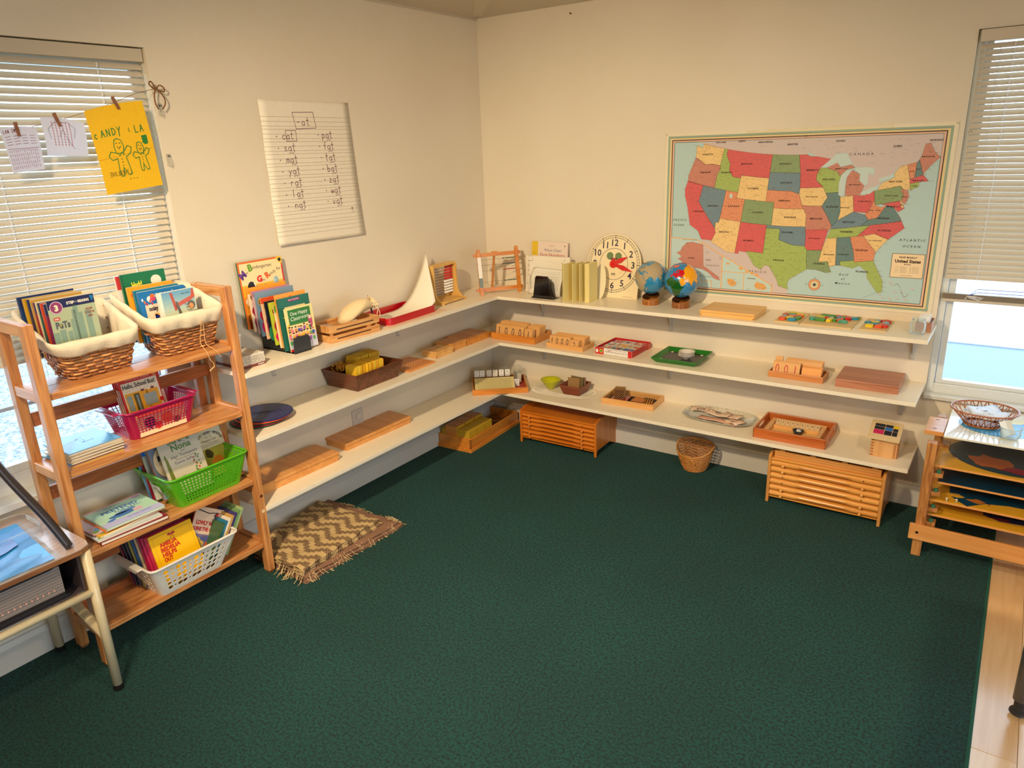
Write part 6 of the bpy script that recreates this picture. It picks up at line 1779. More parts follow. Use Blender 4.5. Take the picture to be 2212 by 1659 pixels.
# books in magenta basket
def cov_bus(p, w, h):
    p.rect(0, w, 0, h, (206, 40, 32)); p.rect(.008, w-.004, 0, h-.018, (236, 224, 196), 1); p.text('SCHOLASTIC READER', w*.5, h-.012, .006, (236, 190, 180), 3, al='c', w=w*.62); p.disc(w-.010, h-.008, .009, (226, 120, 30), 3); p.text('1', w-.010, h-.012, .008, (250, 240, 220), 4, al='c')
    p.text('Hello, School Bus!', .012, h-.040, .016, (36, 30, 34), 3, w=w-.026, bold=.03)
    p.rect(.012, .100, .010, h-.058, (236, 170, 30), 2); p.rect(.092, w-.012, .010, h-.062, (236, 166, 26), 2); p.rect(.016, .036, .070, h-.068, (150, 166, 160), 3); p.rect(.044, .066, .020, h-.064, (90, 82, 36), 3); p.rect(.052, .060, .03, h-.07, (130, 150, 150), 4)
    p.rect(.080, w-.022, .075, h-.075, (156, 170, 166), 3); p.disc(.040, .030, .013, (40, 36, 40), 3); p.disc(.040, .030, .006, (200, 190, 160), 4)
    p.rect(.075, .088, h-.062, h-.054, (120, 40, 40), 3); p.rect(w-.038, w-.025, h-.062, h-.054, (120, 40, 40), 3); p.disc(w-.008, .085, .009, (206, 30, 30), 3, 8); p.disc(.084, .055, .003, (40, 40, 40), 3, 8); p.disc(w-.03, .055, .003, (40, 40, 40), 3, 8)
    p.text('3', .026, .05, .010, (60, 40, 30), 4)
    for k in range(8): a = random.uniform(-.3, .3); p.line([(.02+k*.014, h-.052), (.02+k*.014+.002, h-.048)], .001, (60, 50, 50), 3)
book('front red-bordered reader with a yellow school bus in the magenta basket', (.150, -2.450, .772), R90+.02, -.22, .152, .195, .003, (206, 40, 32), cov_bus)
for k in range(4):
    book(['second reader behind the school bus reader', 'third reader behind the school bus reader', 'fourth reader behind the school bus reader', 'rearmost red reader, peeking out right, in the magenta basket'][k] + ('' if k == 3 else ', red spine, in the magenta basket'), (.142-k*.008, -2.452-.003*k+(.025 if k == 3 else 0), .772), R90+.02, -.22, .152+(.0 if k < 3 else .012), .195, .003, (200, 44, 34), simple((232, 206, 186), (206, 40, 32)), group='red readers behind the bus reader')
for x_, nm in ((.222, 'low one in front'), ):
    t_ = book('picture book with orange vehicles lying low behind the grid of the magenta basket', (.212, -2.455, .760), R90, -.02, .185, .090, .004, (232, 200, 150), simple((236, 206, 160), (226, 90, 50), None, blobs=((.25, .5, .12, (40, 40, 90)), (.6, .5, .12, (236, 110, 30)), (.8, .3, .08, (90, 80, 50)), (.4, .3, .08, (220, 60, 40)))))
# green basket
def cov_strega(p, w, h):
    p.rect(0, w, 0, h, (206, 196, 174)); p.text('Strega', w*.52, h-.040, .024, (90, 124, 50), 3, al='c', w=w*.56, bold=.03); p.text('Nona', w*.54, h-.068, .024, (80, 120, 44), 3, al='c', w=w*.50, bold=.03)
    p.text('and', w*.55, h-.080, .008, (80, 80, 70), 3, al='c'); p.text('Her Tomatoes', w*.56, h-.098, .013, (60, 74, 60), 3, al='c', w=w*.66); p.text('Written and Illustrated by', w*.56, h-.107, .005, (80, 70, 60), 3, al='c', w=w*.5); p.text('Tomie dePaola', w*.56, h-.122, .011, (60, 50, 80), 3, al='c', w=w*.6)
    p.poly([(.012, h-.075), (.018, h-.073), (.024, h-.10), (.030, .06), (.036, .02), (.016, .02), (.012, .07)], (110, 120, 40), 2)
    for k in range(24):
        x = w-.040+random.uniform(-.014, .02); z = .03+k*.0048; p.disc(min(x, w-.006), z, random.uniform(.003, .005), (90, 130, 60) if k % 3 else (206, 90, 50), 3, 8)
    p.poly([(.045, .02), (.09, .02), (.085, .06), (.066, .07), (.05, .055)], (214, 206, 180), 2)
    p.line([(.045, .05), (.055, .075), (.07, .08), (.08, .068)], .001, (120, 110, 90), 4)
book('cream picture book with olive green title at the front of the green basket', (.218, -2.376, .470), R90+.05, -.28, .172, .250, .004, (206, 196, 174), cov_strega)
def cov_henry(p, w, h):
    p.rect(0, w, 0, h, (190, 84, 30)); p.rect(0, w, h-.022, h, (176, 24, 30), 1); p.rect(.008, w-.008, 0, h-.026, (222, 206, 170), 1)
    pts = [(w*.5+(w*.42)*math.cos(a), h*.62+(w*.42)*math.sin(a)*.75) for a in [PI*k/16 for k in range(17)]]; p.line(pts, .0015, (70, 60, 50), 3)
    for k, ch in enumerate('HENRY AND MUDGE'):
        a = PI*(.93-.86*k/14); p.text(ch, w*.5+w*.36*math.cos(a), h*.615+w*.36*math.sin(a)*.75, .010, (70, 66, 40), 3, al='c', rot=a-PI/2, bold=.03)
    p.text('AND THE', w*.5, h*.72, .005, (60, 50, 50), 3, al='c'); p.text('Happy Cat', w*.5, h*.655, .011, (50, 46, 60), 3, al='c'); p.text('Story by Cynthia Rylant', w*.5, h*.60, .005, (70, 50, 70), 3, al='c', w=w*.55); p.text('Pictures by Sucie Stevenson', w*.5, h*.565, .005, (70, 50, 70), 3, al='c', w=w*.6)
    p.rect(.012, w-.012, 0, h*.53, (176, 160, 60), 2); p.poly(blob(w*.4, h*.42, .016, .022, .6), (70, 50, 30), 3); p.poly(blob(w*.6, h*.25, .03, .02), (214, 120, 40), 3)
    for k in range(14): p.line([(.015+k*.008, h*.1+.02*(k % 4)), (.018+k*.008, h*.1+.02*(k % 4)+.01)], .001, (90, 96, 40), 3)
    p.text('Ready-to-Read', w-.012, h-.014, .006, (230, 200, 200), 3, al='r', w=.03); p.text('Suzie Dalton', .03, h-.016, .008, (236, 210, 190), 3)
book('orange-bordered reader with a round-arched title at the right of the green basket', (.150, -2.214, .470), R90+.02, -.22, .150, .222, .003, (190, 84, 30), cov_henry)
def cov_blueoval(p, w, h):
    p.rect(0, w, 0, h, (120, 136, 156)); p.frame(0, w, 0, h, .004, (150, 80, 40), 1); p.disc(w*.42, h*.62, w*.36, (60, 60, 70), 2, rz=h*.30); p.disc(w*.42, h*.62, w*.35, (222, 200, 160), 3, rz=h*.29)
    p.text('THE', w*.42, h*.78, .016, (40, 36, 50), 4, al='c', bold=.05); p.text('RIVER', w*.42, h*.66, .020, (40, 36, 50), 4, al='c', bold=.05); p.text('IN', w*.42, h*.52, .020, (40, 36, 50), 4, al='c', bold=.05)
    p.disc(w*.4, h*.18, .026, (236, 200, 150), 3); p.disc(w*.34, h*.24, .010, (30, 30, 40), 4)
book('blue-grey picture book with a cream oval left of the cream one in the green basket', (.190, -2.408, .470), R90+.02, -.30, .165, .232, .004, (120, 136, 156), cov_blueoval)
for k, (c_, lb) in enumerate((((190, 190, 170), 'speckled paperback second from the left in the green basket'), ((160, 30, 50), 'dark red paperback third from the left in the green basket'), ((120, 170, 210), 'light blue paperback at the far left of the green basket'))):
    book(lb, (.150-.018*k, -2.415-.003*k, .468), R90+.02, -.26, .16, .225-.004*k, .006, c_, simple(c_, (60, 110, 190), None, blobs=((.3, .7, .1, (220, 60, 60)), (.15, .85, .08, (120, 200, 230)), (.4, .5, .1, (60, 140, 90)))))
book('dark red hardback rising behind the orange-bordered reader in the green basket', (.128, -2.218, .470), R90+.02, -.20, .150, .240, .006, (176, 24, 30), simple((176, 24, 30)))
# white basket
def cov_yel(p, w, h):
    p.rect(0, w, 0, h, (240, 186, 6)); p.frame(.012, w-.010, .0, h-.010, .0008, (170, 120, 20), 1)
    for k, s_ in enumerate(('AMELIA', 'BEDELIA', 'HELPS', 'OUT')): p.text(s_, .030, h-.056-k*.0200, .0155, (196, 50, 20), 3, w=(.072, .080, .058, .036)[k], bold=.06)
    p.line([(.030, h-.040), (.032, h-.040)], .001, (196, 50, 20), 3)
    for s_ in (1, -1): p.disc(.088+s_*.008, h-.020, .008, (170, 40, 50), 3, 10, rz=.005); p.line([(.088, h-.022), (.088+s_*.008, h-.038)], .002, (170, 40, 50), 3)
    for k, (s_, w2_) in enumerate((('by', .010), ('PEGGY PARISH', .060), ('pictures by', .036), ('LYNN SWEAT', .058))): p.text(s_, .032, h-.130-k*.0105, .0070, (60, 40, 20), 3, w=w2_)
book('bright yellow hardback with a red bow at the front of the white basket', (.282, -2.512, .170), R90+.02, -.30, .178, .210, .008, (240, 186, 6), cov_yel, hard=True)
for k, (c_, lb, h_) in enumerate((((176, 30, 70), 'crimson hardback just behind the yellow one in the white basket', .210), ((196, 40, 86), 'pinkish red hardback in the white basket', .208), ((150, 20, 60), 'dark crimson hardback in the white basket', .208), ((190, 170, 130), 'beige-spined paperback in the white basket', .214), ((30, 80, 140), 'blue hardback in the white basket', .218), ((150, 140, 60), 'olive-spined thin book in the white basket', .220), ((60, 54, 60), 'charcoal thin book in the white basket', .220), ((26, 26, 30), 'black spiral-topped book at the back of the white basket', .226), ((100, 20, 40), 'maroon book at the far back of the white basket', .215))):
    book(lb, (.270-.0155*k, -2.522-.0055*k, .168), R90+.02, -.28, .185 if k < 3 else .195, h_, .010 if k < 5 else .007, c_, simple(c_), hard=k < 5)
def cov_worm(p, w, h):
    p.rect(0, w, 0, h, (226, 196, 170)); p.text('LOWLY WORM', w*.5, h-.070, .016, (186, 24, 40), 3, al='c', w=w*.80, bold=.05); p.text('JOINS THE CIRCUS', w*.5, h-.094, .014, (186, 24, 40), 3, al='c', w=w*.92, bold=.05)
    p.disc(w-.026, h-.034, .020, (30, 26, 40), 2, 14); p.disc(w-.026, h-.034, .016, (206, 24, 40), 3, 18, rz=.019)
    p.line([(.01, h-.012), (.06, h-.022), (.10, h-.016), (w-.05, h-.030)], .004, (40, 36, 50), 2)
    p.rect(0, w, 0, h*.50, (120, 110, 150), 1); p.poly(blob(w*.75, h*.32, .026, .026), (206, 90, 40), 2); p.poly(blob(w*.3, h*.25, .034, .04), (226, 190, 90), 2); p.poly(blob(w*.55, h*.42, .03, .012), (90, 96, 150), 3)
book('tilted picture book with a red title and red badge in the white basket', (.228, -2.402, .222), R90+.02, -.15, .135, .215, .008, (220, 70, 40), cov_worm, ry=math.radians(33))
sp_c = [((60, 96, 60), 'dark green'), ((20, 110, 140), 'teal blue'), ((226, 216, 196), 'white'), ((190, 150, 80), 'tan'), ((60, 50, 110), 'indigo'), ((110, 146, 90), 'sage green'), ((150, 176, 120), 'pale green')]
for k, (c_, nm) in enumerate(sp_c):
    b_ = book('%s book leaning right in the row at the right end of the white basket' % nm, (.282, -2.318+.0125*k, .176), PI, .56, .12, .165+.006*k, .009, c_, simple(c_), hard=True)
# flat stacks
def flat(label, x, y, z, w, d, th, rz, c, fn=None, hard=False):
    """book lying flat, front cover up; w along the rack, d into it"""
    t = thing('book', label, 'book', (x, y, z), rz)
    ct = .0022 if hard else .0008
    m = MB(); m.box(0, w, 0, d, th-ct, th); m.box(0, w, 0, d, 0, ct); m.box(0, ct, 0, d, ct, th-ct)
    m.build('cover', solid(c, .25, coat=.35), t)
    MB().box(ct, w-.002, .001, d-.002, ct, th-ct).build('page_block', PAGE, t)
    if fn:
        p = Print(0); fn(p, w, d); o = p.done('cover_print', t, .25); o.rotation_euler = (-PI/2, 0, 0); o.location = (0, 0, th)
    return t
# blue folders on shelf 2: local x along world +y (rz=90deg), local y towards wall
z = .7555
cs = [((214, 170, 40), 'yellow thin folder at the bottom of the pile on the second rack shelf'), ((150, 40, 60), 'dark red thin folder second from the bottom of that pile'), ((90, 130, 160), 'dull blue thin booklet near the bottom of the pile under the blue folder')]
for k, (c_, lb) in enumerate(cs): flat(lb, .262-.003*k, -2.730+.003*k, z, .185, .180, .003, R90+.04*k, c_); z += .0032
for k in range(7):
    flat('worn cream workbook in the pile under the blue folder on the second rack shelf', .260+random.uniform(-.004, .004), -2.722+random.uniform(-.003, .003), z, .180, .180, .0052, R90+random.uniform(-.03, .05), (196, 170, 130)); 
    z += .0054
for o in list(COL.objects):
    if o.get('label') == 'worn cream workbook in the pile under the blue folder on the second rack shelf': o['group'] = 'worn workbooks in the pile'
def cov_fold(p, w, h):
    p.hand('all', w*.42, h*.62, .016, .0012, (40, 90, 150), 1); p.hand('is', w*.46, h*.50, .014, .0012, (40, 90, 150), 1); p.hand('about', w*.44, h*.38, .014, .0012, (40, 90, 150), 1); p.line([(w*.15, h*.55), (w*.36, h*.60)], .001, (160, 110, 170), 1)
flat('light blue paper folder on top of the pile on the second rack shelf', .262, -2.722, z, .178, .180, .003, R90+.03, (70, 160, 220), cov_fold)
# picture book stack on shelf 3
z = .4505
def cov_plain(c2):
    def f(p, w, h): p.rect(0, w, 0, h, c2); p.poly(blob(w*.2, h*.2, .02, .015), (90, 150, 200), 1); p.poly(blob(w*.08, h*.1, .012, .010), (120, 150, 50), 2)
    return f
flat('thick dark red hardback at the bottom of the stack on the third rack shelf', .282, -2.700, z, .245, .205, .014, R90-.05, (130, 14, 30), None, True); z += .0142
flat('white and blue picture book second from the bottom of the third shelf stack', .276, -2.705, z, .235, .20, .006, R90-.03, (226, 220, 210), cov_plain((200, 216, 220))); z += .0062
flat('yellow picture book in the middle of the stack on the third rack shelf', .262, -2.690, z, .255, .20, .006, R90+.06, (236, 180, 40), cov_plain((236, 180, 40))); z += .0062
flat('small red and blue picture book near the top of the third shelf stack', .240, -2.700, z, .19, .16, .004, R90+.03, (190, 60, 70), cov_plain((216, 190, 190))); z += .0042
flat('orange-edged paperback directly under the mint green hardback', .258, -2.668, z, .215, .17, .004, R90-.02, (226, 110, 40)); z += .0042
def cov_prot(p, w, h):
    p.rect(0, w, 0, h, (186, 226, 196)); p.rect(0, w, 0, h*.22, (190, 190, 226), 1); p.rect(0, w, h*.93, h, (226, 176, 190), 1); p.text('HAROLD & HOG', w*.45, h*.85, .008, (60, 80, 140), 3, al='c', w=w*.30); p.text('Harold & Hog', w*.5, h*.75, .010, (50, 90, 140), 3, al='c', w=w*.36)
    p.text('PRETEND', w*.5, h*.62, .022, (50, 96, 170), 3, al='c', w=w*.62, bold=.02); p.text('FOR REAL!', w*.60, h*.52, .014, (50, 90, 150), 3, al='c', w=w*.45)
    p.poly(blob(w*.42, h*.36, .052, .016, .05), (70, 120, 190), 2); p.poly(blob(w*.50, h*.46, .045, .010, .1), (90, 130, 190), 2); p.disc(w*.68, h*.34, .018, (226, 180, 200), 3, 14, rz=.014); p.poly(blob(w*.2, h*.26, .018, .008, .3), (80, 130, 200), 2)
    p.text('by Dan Santat', w*.62, h*.12, .010, (70, 110, 190), 3, al='c', w=w*.40); p.disc(w-.024, h-.018, .016, (190, 160, 220), 3, 16, rz=.008)
flat('mint green hardback with a blue drawing topping the third rack shelf stack', .262, -2.662, z, .215, .185, .009, R90-.015, (170, 210, 190), cov_prot, True)
# ---------------------------------------------------------------- wall map
MX0, MX1, MZ0, MZ1 = 1.187, 2.487, .944, 1.766
t = thing('wall_map', 'large laminated political map of the United States on the wall right of the clock', 'map', (0, -.002, 0))
MAPT = t
MB().box(MX0, MX1, -.0015, .0015, MZ0, MZ1).build('laminate_sheet', solid((238, 226, 196), .25, coat=.6), t)
p = Print(-.0016, .00012)
def mframe(ins, wd, c, L=1): p.frame(MX0+ins, MX1-ins, MZ0+ins*.9, MZ1-ins*.9, wd, c, L)
mframe(.016, .010, (150, 172, 150)); mframe(.026, .010, (230, 206, 150)); mframe(.036, .0045, (70, 50, 48)); mframe(.0405, .008, (226, 180, 150)); mframe(.0485, .003, (120, 150, 150))
IX0, IX1, IZ0, IZ1 = MX0+.0505, MX1-.0505, MZ0+.046, MZ1-.046
p.rect(IX0, IX1, IZ0, IZ1, (180, 206, 202), 1)
def alb(lon, lat):
    r = math.radians; p1, p2, p0, l0 = r(29.5), r(45.5), r(37.5), r(-96)
    n = (math.sin(p1)+math.sin(p2))/2; c = math.cos(p1)**2+2*n*math.sin(p1)
    rho = lambda f: math.sqrt(c-2*n*math.sin(f))/n
    th = n*(r(lon)-l0); X = rho(r(lat))*math.sin(th); Y = rho(p0)-rho(r(lat))*math.cos(th)
    return (1.5767*X-.0113*Y+1.8821, .0208*X+1.5731*Y+1.3314)
def dens(P, st=2.0):
    out = []
    for a, b in zip(P, P[1:]+P[:1]):
        n = max(1, int(math.hypot(b[0]-a[0], b[1]-a[1])/st))
        for k in range(n): out.append((a[0]+(b[0]-a[0])*k/n, a[1]+(b[1]-a[1])*k/n))
    return out
def clipm(P):
    # clip polygon to the inner map rectangle
    def cl(P, f, g):
        out = []
        for a, b in zip(P, P[1:]+P[:1]):
            ia, ib = f(a), f(b)
            if ia: out.append(a)
            if ia != ib: out.append(g(a, b))
        return out
    def gx(X): return lambda a, b: (X, a[1]+(b[1]-a[1])*(X-a[0])/(b[0]-a[0]))
    def gz(Z): return lambda a, b: (a[0]+(b[0]-a[0])*(Z-a[1])/(b[1]-a[1]), Z)
    for f, g in ((lambda q: q[0] >= IX0, gx(IX0)), (lambda q: q[0] <= IX1, gx(IX1)), (lambda q: q[1] >= IZ0, gz(IZ0)), (lambda q: q[1] <= IZ1, gz(IZ1))):
        if P: P = cl(P, f, g)
    return P
def region(P, c, L): 
    q = clipm([alb(*a) for a in dens(P)])
    if len(q) > 2: p.poly(q, c, L)
GREY = (206, 190, 184)
region([(-135,49),(-123,49),(-95.2,49),(-95,49.4),(-93,48.6),(-89.5,48),(-88.5,48.8),(-86,48.7),(-84.8,46.9),(-84,46.1),(-82,46),(-80,45.5),(-80.5,44.5),(-81.7,45),(-81.7,43.3),(-82.4,43),(-83,42.1),(-81,42.6),(-79,42.9),(-79.2,43.5),(-76.5,44.2),(-75,45),(-71.5,45),(-70.5,46),(-69.2,47.4),(-68,47.3),(-67.8,45.7),(-67,45),(-64,44),(-60,46),(-60,58),(-96,62),(-135,62)], GREY, 2)
region([(-117.1,32.5),(-114.8,32.5),(-111,31.3),(-108.2,31.3),(-108.2,31.8),(-106.5,31.8),(-104.5,29.6),(-103,29),(-102.3,29.9),(-101.4,29.8),(-99.5,27.5),(-97.2,25.9),(-97.6,22),(-105,20),(-109,24),(-111,28),(-114,31),(-115,29),(-111,23),(-113,24),(-116,30)], GREY, 2)
R_, O_, Y_, G_, B_, S_, L_, T_ = (214, 98, 98), (222, 146, 108), (236, 200, 136), (138, 160, 112), (116, 140, 150), (200, 134, 114), (164, 184, 102), (106, 134, 132)  # state colours muted toward beige, the laminate's specular haze mixed in
ST = {
 'WASHINGTON': (Y_, [(-124.7,48.4),(-123,48.2),(-122.8,49),(-117,49),(-117,46),(-119,46),(-121,45.6),(-123.2,46.2),(-124,46.3)]),
 'OREGON': (S_, [(-124,46.3),(-123.2,46.2),(-121,45.6),(-119,46),(-117,46),(-116.7,45.5),(-117.2,44.4),(-117,42),(-124.2,42),(-124.5,43)]),
 'CALIFORNIA': (R_, [(-124.2,42),(-120,42),(-120,39),(-114.6,35),(-114.2,34.2),(-114.7,32.7),(-117.1,32.5),(-118.3,33.8),(-120.6,34.5),(-121.8,36.6),(-122.5,37.7),(-123.8,39.3),(-124.3,40.4)]),
 'NEVADA': (B_, [(-120,42),(-114,42),(-114,36.2),(-114.7,36.1),(-114.6,35),(-120,39)]),
 'IDAHO': (L_, [(-117,49),(-116,49),(-116,48),(-114.5,46.6),(-114.4,45.5),(-113,44.5),(-111,44.5),(-111,42),(-117,42),(-117.2,44.4),(-116.7,45.5),(-117,46)]),
 'MONTANA': (R_, [(-116,49),(-104,49),(-104,45),(-111,45),(-111,44.5),(-113,44.5),(-114.4,45.5),(-114.5,46.6),(-116,48)]),
 'WYOMING': (Y_, [(-111,45),(-104,45),(-104,41),(-111,41)]),
 'UTAH': (O_, [(-114,42),(-111,42),(-111,41),(-109,41),(-109,37),(-114,37)]),
 'COLORADO': (G_, [(-109,41),(-102,41),(-102,37),(-109,37)]),
 'ARIZONA': (Y_, [(-114,37),(-109,37),(-109,31.3),(-111,31.3),(-114.8,32.5),(-114.2,34.2),(-114.6,35),(-114.7,36.1),(-114,36.2)]),
 'NEW MEXICO': (R_, [(-109,37),(-103,37),(-103,32),(-106.6,32),(-106.5,31.8),(-108.2,31.8),(-108.2,31.3),(-109,31.3)]),
 'NORTH DAKOTA': (G_, [(-104,49),(-97.2,49),(-96.6,46),(-104,46)]),
 'SOUTH DAKOTA': (B_, [(-104,46),(-96.6,46),(-96.4,43.5),(-96.5,42.5),(-98.5,43),(-104,43)]),
 'NEBRASKA': (O_, [(-104,43),(-98.5,43),(-96.5,42.5),(-95.8,41),(-95.3,40),(-102,40),(-102,41),(-104,41)]),
 'KANSAS': (Y_, [(-102,40),(-95.3,40),(-94.6,39),(-94.6,37),(-102,37)]),
 'OKLAHOMA': (B_, [(-103,37),(-94.6,37),(-94.4,35.4),(-94.5,33.7),(-97,33.8),(-100,34.6),(-100,36.5),(-103,36.5)]),
 'TEXAS': (L_, [(-103,36.5),(-100,36.5),(-100,34.6),(-97,33.8),(-94.5,33.7),(-94,33),(-94,31),(-93.8,29.7),(-95,29),(-97,27.8),(-97.4,27),(-97.2,25.9),(-99.1,26.4),(-99.5,27.5),(-101.4,29.8),(-102.3,29.9),(-103,29),(-104.5,29.6),(-106.5,31.8),(-106.6,32),(-103,32)]),
 'MINNESOTA': (R_, [(-97.2,49),(-95.2,49),(-94.6,48.7),(-93,48.6),(-89.6,48),(-92,46.7),(-92.8,45.6),(-92.8,44.7),(-91.2,43.5),(-96.4,43.5),(-96.6,46)]),
 'IOWA': (Y_, [(-96.4,43.5),(-91.2,43.5),(-90.2,41.8),(-91.4,40.4),(-95.8,40.6),(-96.5,42.5)]),
 'MISSOURI': (S_, [(-95.8,40.6),(-91.4,40.4),(-90.2,38.7),(-89.2,37),(-90,36),(-90.3,36.5),(-94.6,36.5),(-94.6,39),(-95.3,40)]),
 'ARKANSAS': (R_, [(-94.6,36.5),(-90.3,36.5),(-90,36),(-91.1,33),(-94,33),(-94.5,33.7),(-94.4,35.4)]),
 'LOUISIANA': (G_, [(-94,33),(-91.1,33),(-91.6,31),(-89.8,31),(-89.6,30.2),(-89.2,29.2),(-90.3,29.1),(-92,29.6),(-93.8,29.7),(-94,31)]),
 'WISCONSIN': (L_, [(-92,46.7),(-90.5,46.6),(-88.2,45.9),(-87.2,45.1),(-87.8,44),(-87.8,42.5),(-90.6,42.5),(-91.2,43.5),(-92.8,44.7),(-92.8,45.6)]),
 'ILLINOIS': (T_, [(-90.6,42.5),(-87.8,42.5),(-87.5,41.7),(-87.5,39.3),(-88,37.9),(-89.2,37),(-90.2,38.7),(-91.4,40.4),(-90.2,41.8)]),
 'MICHIGAN': (S_, [(-86.5,41.8),(-84.8,41.7),(-83.4,41.7),(-82.5,43),(-83,44),(-83.5,43.7),(-83.3,45),(-84.8,45.8),(-86,44.8),(-86.4,43.2)]),
 'MICH.': (S_, [(-90.5,46.6),(-88.2,47.4),(-87.5,46.5),(-85,46.7),(-84.2,46.1),(-86,46),(-87.6,45.1),(-88.2,45.9)]),
 'INDIANA': (Y_, [(-87.5,41.7),(-84.8,41.7),(-84.8,39.1),(-88,37.9),(-87.5,39.3)]),
 'OHIO': (R_, [(-84.8,41.7),(-82.5,41.5),(-80.5,42),(-80.5,40.6),(-82,38.6),(-84.8,39.1)]),
 'KENTUCKY': (B_, [(-84.8,39.1),(-82.6,38.4),(-82,37.5),(-83.6,36.6),(-89.4,36.5),(-89.2,37),(-88,37.9)]),
 'TENNESSEE': (L_, [(-89.4,36.5),(-81.7,36.6),(-84.3,35),(-90.2,35)]),
 'MISSISSIPPI': (Y_, [(-90.2,35),(-88.2,35),(-88.4,30.3),(-89.6,30.2),(-89.8,31),(-91.6,31),(-91.1,33)]),
 'ALABAMA': (T_, [(-88.2,35),(-85.6,35),(-85,32.3),(-85,31),(-87.6,31),(-87.5,30.3),(-88.4,30.3)]),
 'GEORGIA': (O_, [(-85.6,35),(-83.1,35),(-81,32.1),(-81.5,30.7),(-84.9,30.7),(-85,32.3)]),
 'FLORIDA': (L_, [(-87.6,31),(-85,31),(-84.9,30.7),(-81.5,30.7),(-80.1,27),(-80.4,25.3),(-81.2,25.2),(-82.7,27.8),(-82.8,29),(-84,30.1),(-85.3,29.7),(-87.5,30.3)]),
 'SO. CAROLINA': (Y_, [(-83.1,35),(-81,35.1),(-78.6,33.9),(-81,32.1)]),
 'NO. CAROLINA': (R_, [(-84.3,35),(-81.7,36.6),(-75.9,36.5),(-75.5,35.3),(-77.5,34.4),(-78.6,33.9),(-81,35.1)]),
 'VIRGINIA': (T_, [(-83.6,36.6),(-82,37.5),(-80.3,37.6),(-78.3,39.4),(-77.1,38.9),(-76,37),(-75.9,36.5)]),
 'W. VA.': (O_, [(-82.6,38.4),(-80.6,40.6),(-80.5,39.7),(-79.4,39.2),(-78.3,39.4),(-80.3,37.6),(-82,37.5)]),
 'MD.': (R_, [(-79.4,39.7),(-75.8,39.7),(-75.1,38.4),(-76.3,38),(-77.1,38.9),(-78.3,39.4)]),
 'DEL.': (Y_, [(-75.8,39.7),(-75.4,39.7),(-75.1,38.5),(-75.6,38.5)]),
 'PENNSYLVANIA': (G_, [(-80.5,42),(-75.3,42),(-74.8,41.3),(-75.1,40),(-75.8,39.7),(-80.5,39.7)]),
 'N.J.': (S_, [(-75.3,41.5),(-74,41),(-74,40),(-74.9,39),(-75.5,39.6),(-75,40.4)]),
 'NEW YORK': (Y_, [(-79.7,42.2),(-78.9,43),(-76.2,43.5),(-76.2,44.1),(-74.8,45),(-73.4,45),(-73.4,42.6),(-73.5,41.1),(-74.8,41.3),(-75.3,42),(-79.7,42)]),
 'VT.': (O_, [(-73.4,45),(-71.5,45),(-72.5,42.7),(-73.3,42.7)]),
 'N.H.': (T_, [(-71.5,45),(-71,45.3),(-70.8,42.9),(-72.5,42.7)]),
 'MASS.': (R_, [(-73.4,42.7),(-70.8,42.9),(-70,41.7),(-71.2,41.9),(-73.5,42)]),
 'CONN.': (L_, [(-73.5,42),(-71.8,42),(-71.9,41.3),(-73.6,41)]),
 'MAINE': (S_, [(-71,45.3),(-70.3,46),(-69.2,47.4),(-68.2,47.3),(-67.8,45.7),(-67,44.8),(-69,44),(-70.8,43)]),
}
random.seed(11)
DK = (92, 74, 60)
for ix, (nm, (c, P)) in enumerate(ST.items()):
    Q = [alb(*a) for a in dens(P)]
    p.poly(Q, c, 3+(ix % 7)*.3); p.line(Q+[Q[0]], .0011, (150, 110, 90), 5.3)
    xs = [q[0] for q in Q]; zs = [q[1] for q in Q]; x0, x1, z0, z1 = min(xs), max(xs), min(zs), max(zs)
    area = (x1-x0)*(z1-z0); n = int(area*5200) + 4
    for k in range(n):
        x = random.uniform(x0, x1); z = random.uniform(z0, z1)
        if pip(x, z, Q): 
            a = random.uniform(-.5, .5); l = random.uniform(.004, .012)
            p.line([(x, z), (x+l*math.cos(a), z+l*math.sin(a)*.7)], .0006, DK, 5.8)
    for k in range(int(area*1100)):
        x = random.uniform(x0, x1); z = random.uniform(z0, z1)
        if pip(x, z, Q):
            a = random.uniform(0, PI); l = random.uniform(.02, .04); q2 = (x+l*math.cos(a), z+l*math.sin(a))
            if pip(q2[0], q2[1], Q): p.line([(x, z), ((x+q2[0])/2+.002, (z+q2[1])/2), q2], .0005, (150, 110, 84), 5.4)
    cx_ = sum(xs)/len(xs); cz_ = sum(zs)/len(zs)
    p.text(nm, cx_, cz_-.004, .0075 if area > .012 else .005, (40, 30, 30), 6, al='c', w=min(.055, (x1-x0)*.62), bold=.03)
# city name fringe along the coasts
for (c, P) in (ST['CALIFORNIA'], ST['OREGON'], ST['WASHINGTON'], ST['FLORIDA'], ST['MAINE'], ST['NO. CAROLINA'], ST['N.J.'], ST['MASS.'], ST['TEXAS'], ST['LOUISIANA'], ST['GEORGIA'], ST['SO. CAROLINA'], ST['MICHIGAN']):
    for q in dens(P, .8):
        x, z = alb(*q)
        s_ = -1 if q[0] < -116 else 1
        p.line([(x, z), (x+s_*random.uniform(.006, .022), z)], .0006, (70, 70, 70), 4)
for k in range(150):
    x = random.uniform(IX0+.08, IX1-.02); z = random.uniform(IZ1-.18, IZ1-.01)
    lon_ok = pip(x, z, [alb(*a) for a in [(-125,49.3),(-95,49.6),(-89,49.2),(-84,47),(-80,46),(-76,45.3),(-71,46),(-68,48),(-60,50),(-60,60),(-96,62),(-130,60)]])
    if lon_ok: a = random.uniform(-.6, .6); p.line([(x, z), (x+random.uniform(.005, .02)*math.cos(a), z+.012*math.sin(a))], .0007, (110, 100, 96), 4)
p.text('C A N A D A', 2.075, 1.640, .011, (60, 50, 50), 6, w=.10)
